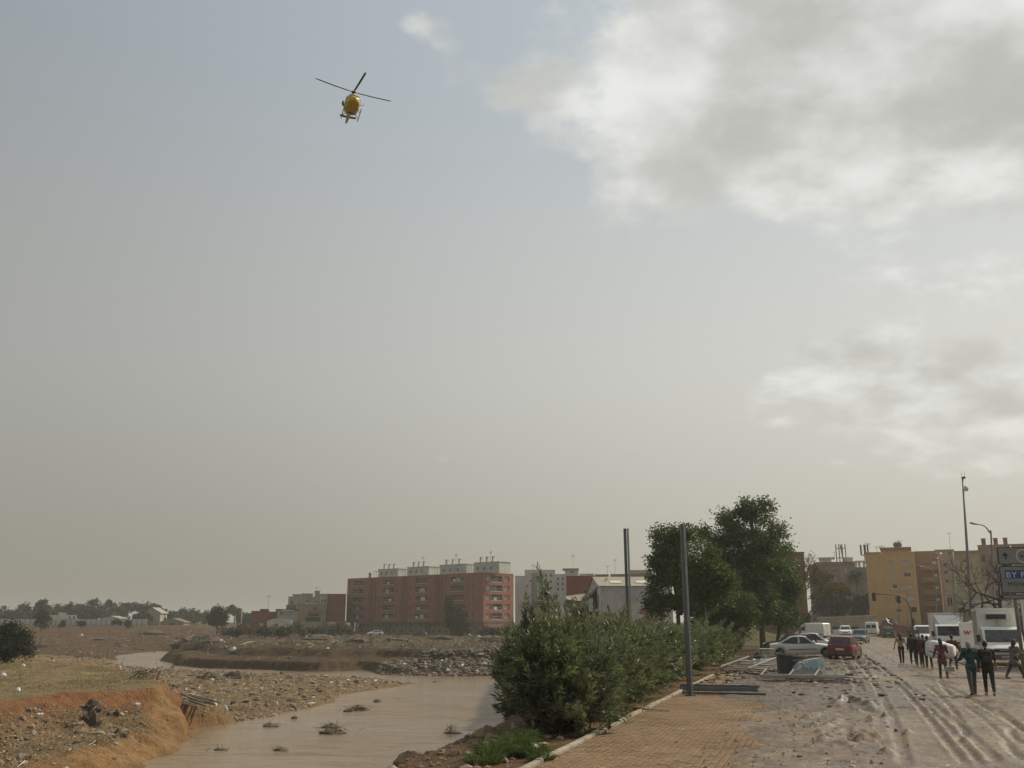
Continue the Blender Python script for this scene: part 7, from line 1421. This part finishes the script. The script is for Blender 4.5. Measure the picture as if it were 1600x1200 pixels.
def street_lamp(label, D, head, pts, basepy=None, r=.08):
    bx, by = pts[-1]; P3 = [at(x, y, D) for x, y in pts]; base = Vector((P3[-1].x, D, .1)); root = thing('street_lamp', label, 'street lamp', base); loc = [p-base for p in P3]; loc[-1] = Vector((0, 0, -.1))
    cv = []
    for i in range(len(loc)-1):
        p0, p1, p2, p3 = loc[max(i-1, 0)], loc[i], loc[i+1], loc[min(i+2, len(loc)-1)]
        for k in range(5): u = k/5; cv.append(0.5*((2*p1)+(p2-p0)*u+(2*p0-5*p1+4*p2-p3)*u*u+(3*p1-p0-3*p2+p3)*u**3))
    cv.append(loc[-1]); mb = MB(); mb.tube(cv, [r*.5+r*.6*i/len(cv) for i in range(len(cv))], 8); mb.build('pole', POLEG, root, True); h0 = at(*head, D)-base; d = (loc[0]-h0); mb = MB(); mb.loft([[h0+Vector((0, .14*math.cos(a)*.3, .05*math.sin(a))) for a in np.linspace(0, 6.28, 9)[:-1]], [h0.lerp(loc[0], .3)+Vector((0, .16*math.cos(a), .09*math.sin(a))) for a in np.linspace(0, 6.28, 9)[:-1]], [loc[0]+Vector((0, .08*math.cos(a), .07*math.sin(a))) for a in np.linspace(0, 6.28, 9)[:-1]]]); mb.build('lamp_head', LAMPB, root, True); return root
street_lamp('tall curved street lamp left of the bare tree', 84, (1515, 817), [(1526, 819), (1538, 822), (1546, 832), (1549, 845), (1556, 1018)])
street_lamp('curved street lamp in front of the orange balconies', 128, (1431, 884), [(1443, 886), (1453, 889), (1460, 899), (1462, 912), (1464, 1000)])
street_lamp('curved street lamp in front of the pinkish block', 130, (1457, 872), [(1468, 873), (1480, 879), (1487, 890), (1489, 905), (1492, 1000)])
street_lamp('thin lamp post over the mast arm, left of two', 135, (1391, 922), [(1395, 921.5), (1399, 921), (1402, 924), (1403.5, 930), (1405, 998)], r=.05)
street_lamp('thin lamp post over the mast arm, right of two', 140, (1404, 921), [(1409, 921), (1413, 921), (1416, 923), (1417, 930), (1418, 997)], r=.05)
street_lamp('short pale lamp post at the corner of the brick building', 150, (1272, 945), [(1270.5, 944.5), (1269.5, 944), (1268.5, 946), (1268.5, 950), (1268, 994)], r=.11)
D = 122; c = Vector((X_at(1494, D), D, .1)); up_ = thing('utility_pole', 'grey concrete utility pole in front of the olive block', 'pole', c); tp = at(1488, 862, D)-c; mb = MB(); mb.tube([(0, 0, -.2), tp], [.22, .15], 8); mb.build('pole', CONC, up_, True); mb = MB(); mb.bar(tp+Vector((-.5, 0, -.25)), tp+Vector((.5, 0, -.25)), .08); mb.build('crossarm', POLEG, up_)
D = 108; tl = thing('traffic_light', 'traffic light hanging from a curved mast arm across the street', 'traffic light', (X_at(1425, D), D, .1)); c = tl.location
pts = [at(x, y, D)-c for x, y in ((1367, 928), (1385, 928.5), (1403, 929.5), (1413, 934), (1420, 944), (1424, 958))]+[Vector((0, 0, -.1))]; mb = MB(); mb.tube(pts, [.05, .055, .06, .07, .08, .09, .1], 8); mb.build('mast_arm', LAMPB, tl, True)
hd = at(1365, 932.5, D)-c; BKP = mat('signal_black', (0.015, 0.015, 0.015), .5, .1)
mb = MB(); mb.b2(hd.x-.17, hd.x+.17, -.2, .05, hd.z-.45, hd.z+.45); sh = mb.build('signal_head', BKP, tl, bevel=.03)
for k, m_ in enumerate((mat('lens_red', (0.10, 0.012, 0.012), .3, .05), mat('lens_amber', (0.12, 0.07, 0.012), .3, .05), mat('lens_green', (0.012, 0.07, 0.03), .3, .05))): mb = MB(); mb.ell((hd.x, -.205, hd.z+.28-k*.28), (.10, .02, .10), 12, 6); mb.build('lens', m_, sh, True)
for px, py in ((1404, 937), (1426, 972)): h_ = at(px, py, D)-c; mb = MB(); mb.b2(h_.x-.13, h_.x+.13, -.2, .02, h_.z-.4, h_.z+.4); mb.build('signal_head', BKP, tl, bevel=.03)
mb = MB(); mb.b2(-.2, .95, .6, 1.2, 0, 1.5); cb_ = mb.build('control_cabinet', mat('cabinet_grey', (0.075, 0.08, 0.075), .6, .15, dirt=.4, dirth=.3), bevel=.02); cb_.location = c; tag(cb_, 'dark grey control cabinet at the traffic light foot', 'cabinet')
# ------------------------------------------------------------------ road sign with three boards
D = 46.0; SG = mat('sign_grey', (0.22, 0.225, 0.23), .6, .1, 2); SB = mat('sign_border', (0.035, 0.036, 0.04), .6, .1); SBL = mat('sign_blue', (0.018, 0.06, 0.24), .5, .05); SW = mat('sign_white', (0.62, 0.66, 0.70), .5, .05); SK = mat('sign_black', (0.015, 0.016, 0.017), .6, .05); SRG = mat('sign_ring', (0.52, 0.50, 0.42), .5, .05)
c = Vector((X_at(1592, D), D, .05)); sg = thing('road_sign', 'grey direction sign board with blue BY PASS field on a steel post', 'road sign', c, R(-6)); Zs = lambda py: Z_at(py, D)-.05; Xs = lambda px: at(px, 895, D).x-c.x
mb = MB(); mb.tube([(0.0, .10, -.2), (0, .10, Zs(853))], .085, 10); mb.build('post', POLEG, sg, True); mb = MB(); mb.tube([(2.3, .10, -.2), (2.3, .10, Zs(853))], .085, 10); mb.build('post', POLEG, sg, True)
def rrect(x0, x1, z0, z1, r, n=5):
    P_ = []
    for cx, cz, a0 in ((x1-r, z1-r, 0), (x0+r, z1-r, 90), (x0+r, z0+r, 180), (x1-r, z0+r, 270)): P_ += [(cx+r*math.cos(R(a0+90*k/n)), cz+r*math.sin(R(a0+90*k/n))) for k in range(n+1)]
    return P_
def text(parent, s, x, z, h_, m, y=-.055):
    cu = bpy.data.curves.new('lettering', 'FONT'); cu.body = s; cu.size = 1.0; cu.extrude = .002; cu.space_character = 1.12; to = bpy.data.objects.new('lettering', cu); COL.objects.link(to); dg = bpy.context.evaluated_depsgraph_get(); dg.update(); me = bpy.data.meshes.new_from_object(to.evaluated_get(dg)); bpy.data.objects.remove(to); me.materials.clear(); me.materials.append(m)
    o = bpy.data.objects.new('lettering', me); link(o, parent); k = h_/.70; o.scale = (k*1.12, k, k); o.rotation_euler = (R(90), 0, 0); o.location = (x, y, z); return o
XR = 3.0
for nm, t_, b_ in (('board', 855, 882), ('board', 884.5, 927), ('board', 929, 936.5)):
    x0 = Xs(1562.5); z1, z0 = Zs(t_), Zs(b_); mb = MB(); mb.extr(rrect(x0, XR, z0, z1, .09), 1, -.03, .03); bd = mb.build(nm, SB, sg); mb = MB(); mb.extr(rrect(x0+.045, XR-.045, z0+.04, z1-.04, .07), 1, -.036, -.028); fc = mb.build('face', SG, bd)
    if t_ == 855:
        ax_, az = Xs(1574), Zs(868.5); mb = MB(); mb.extr([(ax_-.03, az-.17), (ax_+.03, az-.17), (ax_+.03, az+.02), (ax_+.12, az-.05), (ax_+.12, az+.03), (ax_, az+.17), (ax_-.12, az+.03), (ax_-.12, az-.05), (ax_-.03, az+.02)], 1, -.045, -.037); mb.build('arrow', SK, bd)
        cx, cz = Xs(1600.5), Zs(869); mb = MB(); mb.loft([[(cx+r_*math.cos(a), y_, cz+r_*math.sin(a)) for a in [2*math.pi*k/24 for k in range(24)]] for r_, y_ in ((.33, -.037), (.33, -.047), (.26, -.047), (.26, -.037))], False); mb.build('ring', SRG, bd); mb = MB(); mb.extr([(cx-.17, cz), (cx-.05, cz+.07), (cx-.05, cz+.025), (cx+.16, cz+.025), (cx+.16, cz-.025), (cx-.05, cz-.025), (cx-.05, cz-.07)], 1, -.045, -.038); mb.build('arrow', SK, bd)
    if t_ == 884.5:
        mb = MB(); mb.extr([(Xs(1570), Zs(904)), (XR-.25, Zs(904)), (XR-.25, Zs(891)), (Xs(1570), Zs(891))], 1, -.046, -.037); mb.build('blue_field', SBL, bd); text(bd, 'BY PA', Xs(1571), Zs(902.3), .255, SW); text(bd, 'MONS', Xs(1572), Zs(915.6), .185, SK)
# ================================================================== drift and debris in and along the river
random.seed(31)
TWG = mat('wet_twig', (0.085, 0.065, 0.045), .8, .3, 6)
RC = [(560, 1110, 1.5, .42, 'twiggy flotsam island standing highest out of the river', 26), (518, 1137, 1.3, .26, 'low flotsam island in mid-river, upper of two', 16), (520, 1146, 1.6, .30, 'wide flotsam island in mid-river, lower of two', 20), (424, 1135, 1.2, .20, 'flat grassy flotsam left of the mid-river islands', 12), (438, 1173, .9, .18, 'small flotsam patch low in the river near the left bank', 10), (590, 1097, .8, .22, 'dark snag right of the highest flotsam island', 4), (460, 1123, .6, .20, 'small pointed snag left of the highest flotsam island', 3), (680, 1066, .8, .12, 'thin dark snag far out in the river', 3), (545, 1112, .9, .25, 'small flotsam clump just left of the highest island', 10), (345, 1172, .9, .12, 'faint flotsam streak near the ochre bank', 8)]
for i, (px, py, w_, h_, lab, n_) in enumerate(RC):
    p = gp(px, py, WL); o = heap('flotsam', lab, 'debris', (p.x, p.y, WL-.02), w_*.5, w_*.32, h_, MUDM, 9, 40+i); sticks(o, n_, w_*.9, w_*.5, h_*1.1, w_*.55, .016, TWG if i % 2 else REEDM, 60+i, 'twig', .7)
p = gp(705, 1146, WL); root = thing('sapling', 'bushy sapling standing in the river near the right bank', 'sapling', (p.x, p.y, WL)); sticks(root, 26, .35, .3, .35, .9, .012, TWG, 77, 'twig', 2.2); heap_o = MB(); heap_o.ell((0.15, 0, 0), (.6, .35, .16), 10, 6); heap_o.build('root_clod', MUDM, root, True)
def lz(px, py, zg): 
    d = ray(px, py); k = np.arange(14, 420, .2); x, y, z = d.x*k, d.y*k, CAMH+d.z*k; h_ = np.maximum(terr(x, y), WL); i = int(np.argmax(z < h_)) if (z < h_).any() else len(k)-1      # first meeting with the ground
    return Vector((x[i], y[i], h_[i]))
# log jam below the plateau corner
p = lz(300, 1108, -3.4); lj = thing('log_jam', 'jam of long grey driftwood trunks at the water edge', 'logs', p, R(-35)); q_ = random.Random(4)
for k in range(9): mb = MB(); y = q_.uniform(-1.0, 1.0); l = q_.uniform(2.4, 4.6); z = .12+q_.uniform(0, .35); mb.tube([(-l/2+q_.uniform(-.6, .6), y, z+.25), (0, y+q_.uniform(-.12, .12), z+.05), (l/2, y+q_.uniform(-.3, .3), z-.1)], [.07, .10, .06], 6); mb.build('log', WOOD, lj, True)
p = lz(228, 1060, -1.8); dw = thing('driftwood_heap', 'tangle of grey branches on the corner of the red bank', 'branches', p); sticks(dw, 26, 1.1, .7, .7, 1.5, .035, WOOD, 9, 'branch', .6)
for k in range(2): mb = MB(); mb.tube([(-1.3+2.2*k, -.3, -.1), (-.6+1.6*k, -.2, .35), (.2+1.2*k, 0, .75)], [.05, .08, .05], 6); mb.build('branch', WOOD, dw, True)
# boulders with pale roots on the left bank
for i, (px, py, s_, lab) in enumerate([(143, 1112, .85, 'dark uprooted stump on the left bank slope, larger one'), (140, 1136, .95, 'muddy root ball below the uprooted stump'), (182, 1118, .35, 'small dark clod right of the uprooted stump'), (184, 1147, .40, 'dark round stone at the foot of the slope')]):
    p = lz(px, py, -3); o = heap('root_clod', lab, 'clod', (p.x, p.y, p.z-.05), s_*.6, s_*.5, s_*.75, mat('stump_dark', (0.07, 0.05, 0.036), .95, .4, 5, .04, 12), 9, 80+i)
    if s_ > .8: sticks(o, 9, s_*.6, s_*.4, s_*.7, s_*.9, .022, WOOD, 90+i, 'root', .8)
# reed heap on the nose of the far bank with plastic
p = lz(312, 1012, -1.5); rh = heap('reed_heap', 'big tangled heap of reeds on the nose of the far bank', 'reeds', (p.x, p.y, p.z-.2), 5.5, 3, 2.4, MUDM, 12, 7); sticks(rh, 70, 5.5, 2.5, 2.7, 3.2, .05, REEDM, 10, 'reed', .5)
random.seed(50)
# pale plastic and sheet scraps that catch the eye, each where the photo shows one
SCR = [(333, 1101, .9, 'white plastic bag on the gravel bar above the water'), (352, 1106, .6, 'second white bag on the gravel bar'), (331, 1063, .7, 'white scrap on the brush at the back of the gravel bar'), (36, 1041, .6, 'white scrap in the grass at the left edge'), (187, 1042, .5, 'white scrap at the back edge of the grass'), (5, 1056, .7, 'pale sheet in the grass at the left picture edge'), (365, 1016, 1.6, 'large white plastic on the far bank, right of the reed heap'), (345, 1003, 1.2, 'white plastic on top of the reed heap'), (430, 989, 1.6, 'white sheet below the ruined wall'), (450, 989, 1.3, 'white sheet right of the ruined wall'), (480, 998, 1.6, 'white sheet on the dark rubble below the tan house'), (527, 995, 1.5, 'white scrap below the brown shed'), (127, 993, 1.5, 'pale drum on the brown slope'), (83, 1033, .6, 'white scrap under the large shrub'), (748, 996, 1.7, 'tall white sack on the waste ground right of the red block'), (733, 993, 1.5, 'white bundle on the waste ground left of the tall sack'), (512, 1014, .9, 'white speck on the ledge of the far bank'), (400, 1076, .35, 'small pale scrap in the middle of the gravel bar'), (310, 1075, .35, 'pale splinter on the gravel bar'), (385, 1098, .4, 'pale scrap near the gravel edge'), (28, 1080, .5, 'small pale scrap on the grass above the red bank'), (290, 1078, .4, 'pale stick end below the driftwood tangle')]
for i, (px, py, s_, lab) in enumerate(SCR):
    p = lz(px, py, -1.4); heap('plastic_scrap', lab, 'litter', (p.x, p.y, p.z-.04), s_*.36, s_*.3, s_*.36, WSC, 7, 100+i)
# rubble piles on the plain and along the far bank
for i, (px, py, w_, h_, lab) in enumerate([(500, 1000, 5, 1.1, 'long dark rubble mound below the tan house'), (560, 1003, 4, .9, 'dark rubble mound below the red block, left end'), (620, 1001, 3.5, .8, 'dark rubble mound below the red block, middle'), (690, 1000, 4, 1.0, 'dark rubble mound below the leaning tree'), (770, 1003, 5, 1.2, 'dark rubble mound right of the red block'), (330, 1062, 2.0, .8, 'brush pile at the back of the gravel bar, left'), (368, 1060, 2.2, .75, 'brush pile at the back of the gravel bar, right'), (185, 1010, 3, .9, 'dark brush on the brown slope'), (60, 1010, 4, 1.0, 'dark mound beside the large shrub'), (240, 990, 6, 1.0, 'low dark mound on the slope below the wall end'), (150, 1000, 5, .8, 'brown mound in the middle of the slope')]):
    p = lz(px, py, -1.4); o = heap('rubble_mound', lab, 'mound', (p.x, p.y, p.z-.15), w_*.7, w_*.4, h_, MUDM, 12, 140+i); sticks(o, 14, w_*.8, w_*.4, h_, w_*.35, .03, TWG if i % 2 else REEDM, 160+i, 'stick', .5)
# a long pole on the far bank, a plank on the slope
for a_, b_, lab in (((375, 1010), (397, 1004), 'long pale pole lying on the far bank'), ((210, 1014), (243, 1020), 'pale slab edging the back channel'), ((298, 1093), (318, 1100), 'pale pole on the gravel bar')):
    a, b = lz(*a_, -1.4), lz(*b_, -1.4); c = a; o = MB().tube([Vector((0, 0, .15)), (b-a)*.5+Vector((0, 0, .3)), b-a+Vector((0, 0, .15))], .11, 6).build('pole_debris', PLK, None, True); o.location = a; tag(o, lab, 'pole')
# a wrecked car and bins before the red block
c = lz(614, 990, -1.35); car('pale wrecked car in front of the red block', (c.x, 262, tz(c.x, 262)+.05), R(195), WHP, 4.2, 1.75, 1.45, 'hatch')
c = X_at(655, 262); car('grey wrecked car before the passage of the red block', (c, 262, tz(c, 262)), R(160), DARKP, 4.1, 1.75, 1.45, 'hatch')
# white rag and dark litter beside the grass tufts
for i, (px, py, s_, m_, lab) in enumerate([(829, 1178, .16, WSC, 'white rag beside the grass tufts on the bank'), (808, 1182, .20, DKM, 'dark leaf litter between the grass tufts'), (762, 1150, .35, mat('soil_clod', (0.26, 0.18, 0.10), .95, .3, 6, .03, 16), 'pale lump of earth on the eroded bank edge'), (740, 1168, .22, MATS['soil_clod'], 'earth clod on the bank below the bush'), (640, 1172, .30, MATS['soil_clod'], 'earth clod crowning the bottom of the bank')]):
    p = gp(px, py, -.1); heap('bank_litter', lab, 'clod' if i > 1 else 'litter', (p.x, p.y, max(tz(p.x, p.y), -.5)-.03), s_, s_*.8, s_*.8, m_, 9, 180+i)
o = MB()
for k in range(5): o.tube([(0, 0, .02*k), (.4, .05*k-.1, .05), (.95, .12*k-.2, .01)], [.012, .012, .006], 5)
p = gp(990, 1111, .05); o = o.build('fallen_branch', WOOD, None, True); o.location = (p.x, p.y, .06); o.rotation_euler = (0, 0, R(-5)); tag(o, 'dark fallen twig lying across the kerb', 'branch')

# ================================================================== helicopter (local x forward, y left, z up, origin at the rotor mast foot)
HD = at(550, 163, 152); he = thing('helicopter', 'yellow rescue helicopter flying towards the camera', 'helicopter', HD, R(287)); he.rotation_euler = (R(-4), R(3), R(287))
YH = mat('helicopter_yellow', (0.54, 0.38, 0.045), .35, .1, .8, dirt=0); HG = glassmat('helicopter_glass', (0.015, 0.018, 0.02), .05, .1); HB = mat('rotor_black', (0.02, 0.02, 0.022), .5, .1); HGR = mat('helicopter_grey', (0.12, 0.11, 0.10), .5, .1)
ST = [(3.9, -.75, .10, .12), (3.6, -.72, .55, .42), (3.0, -.60, .95, .75), (2.2, -.42, 1.22, 1.02), (1.2, -.30, 1.32, 1.18), (0, -.28, 1.34, 1.20), (-1.2, -.28, 1.28, 1.15), (-2.0, -.15, 1.02, .95), (-2.8, .05, .68, .62), (-3.6, .18, .46, .46), (-5.0, .26, .36, .38), (-6.6, .34, .27, .30), (-8.0, .42, .20, .24), (-8.5, .46, .10, .16)]
def sec(x, z, w, h, n=20): return [Vector((x, w*math.copysign(abs(math.cos(a))**.72, math.cos(a)), z+h*math.copysign(abs(math.sin(a))**.72, math.sin(a)))) for a in [2*math.pi*k/n for k in range(n)]]
mb = MB(); mb.loft([sec(*s) for s in ST[:9]]); mb.build('fuselage', YH, he, True); mb = MB(); mb.loft([sec(*s) for s in ST[8:]]); mb.build('tail_boom', YH, he, True)
mb = MB(); mb.loft([sec(1.3, 1.0, .3, .2, 14), sec(.8, 1.15, .7, .45, 14), sec(-.6, 1.2, .78, .5, 14), sec(-2.2, 1.0, .62, .45, 14), sec(-3.2, .7, .3, .25, 14)]); mb.build('engine_cowling', YH, he, True)
for s in (1, -1):
    mb = MB(); mb.add([(3.25, s*.06, -.05), (3.3, s*.80, -.25), (2.35, s*1.10, .38), (2.2, s*.06, .62)], [(0, 1, 2, 3)]); o = mb.build('windscreen', HG, he); o.location = (.06, 0, .06)
    mb = MB(); mb.add([(3.62, s*.12, -.92), (3.4, s*.62, -.98), (2.75, s*.80, -1.20), (2.9, s*.15, -1.28)], [(0, 1, 2, 3)]); o = mb.build('chin_window', HG, he); o.location = (.04, 0, -.06)
    mb = MB(); mb.add([(2.4, s*1.27, -.3), (1.5, s*1.35, -.25), (1.5, s*1.28, .5), (2.2, s*1.16, .42)], [(0, 1, 2, 3)]); mb.build('cockpit_window', HG, he)
    mb = MB(); mb.add([(1.2, s*1.36, -.25), (-1.0, s*1.34, -.25), (-1.0, s*1.26, .5), (1.2, s*1.30, .5)], [(0, 1, 2, 3)]); mb.build('cabin_window', HG, he)
    mb = MB(); mb.tube([(2.9, s*1.45, -1.98), (2.5, s*1.45, -2.12), (-1.8, s*1.45, -2.12)], .075, 8); sd = mb.build('skid', HGR, he, True)
    for x in (1.3, -1.0): mb = MB(); mb.tube([(x, s*.5, -1.35), (x, s*1.1, -1.5), (x, s*1.45, -2.1)], .06, 6); mb.build('skid_strut', HGR, sd, True)
    mb = MB(); mb.add([(-5.4, 0, .30), (-5.4, s*1.45, .36), (-6.1, s*1.45, .36), (-6.2, 0, .30), (-5.4, 0, .36), (-5.4, s*1.45, .40), (-6.1, s*1.45, .40), (-6.2, 0, .36)], [(0, 1, 2, 3), (4, 7, 6, 5), (0, 4, 5, 1), (1, 5, 6, 2), (2, 6, 7, 3)]); mb.build('stabilizer', HGR, he)
    mb = MB(); mb.ell((3.72, s*.35, -1.05), (.12, .14, .12), 8, 6); mb.build('landing_light', LAMP, he, True)
mb = MB(); mb.extr([(-7.6, .3), (-8.5, .3), (-9.4, 2.3), (-8.8, 2.3)], 1, -.08, .08); mb.build('tail_fin', YH, he)
tr = MB(); tr.bar((-9.0, .12, 1.0), (-9.0, .32, 3.1), .06, .22); tr.bar((-10.1, .22, 2.0), (-7.95, .22, 2.05), .22, .05); tr.build('tail_rotor', HB, he)
mb = MB(); mb.ell((-.4, .0, -1.52), (.35, .5, .12), 10, 6); mb.build('belly_hatch', HGR, he, True)
mb = MB(); mb.tube([(1.9, 1.2, -.9), (1.9, 1.75, -.8), (1.9, 1.78, -.35)], .05, 6); mb.b2(1.0, 1.9, -1.85, -1.55, -1.0, -.65); mb.build('hoist', HGR, he)
mb = MB(); mb.tube([(0, 0, 1.4), (0, 0, 2.35)], .16, 8); rt = mb.build('rotor_mast', HGR, he, True); mb = MB(); mb.ell((0, 0, 2.35), (.45, .45, .16), 10, 6); mb.build('rotor_hub', HB, rt, True)
for k in range(4):
    a = R(9+90*k); M_ = Matrix.Translation((0, 0, 2.35)) @ Matrix.Rotation(a, 4, 'Z'); mb = MB(); rs = []
    for u, zc, w in ((.3, 0, .14), (1.0, .03, .34), (3.5, .14, .36), (6.2, .36, .36), (6.9, .42, .26)): rs.append([M_ @ Vector((u, y, zc+z)) for y, z in ((-w/2, 0), (0, .04), (w/2, 0), (0, -.03))])
    mb.loft(rs); mb.build('rotor_blade', HB, he)

# ================================================================== dusty air
m = bpy.data.materials.new('dusty_air'); m.use_nodes = True; t = m.node_tree; t.nodes.clear(); vo = N(t, 'ShaderNodeVolumePrincipled'); vo.inputs['Density'].default_value = 0.00042; vo.inputs['Color'].default_value = (0.86, 0.84, 0.76, 1); vo.inputs['Anisotropy'].default_value = .25
L(t, vo.outputs[0], N(t, 'ShaderNodeOutputMaterial').inputs['Volume'])
mb = MB(); mb.b2(-2620, 2620, -34, 4230, -6.5, 27); hz = mb.build('haze', m); hz['kind'] = 'stuff'
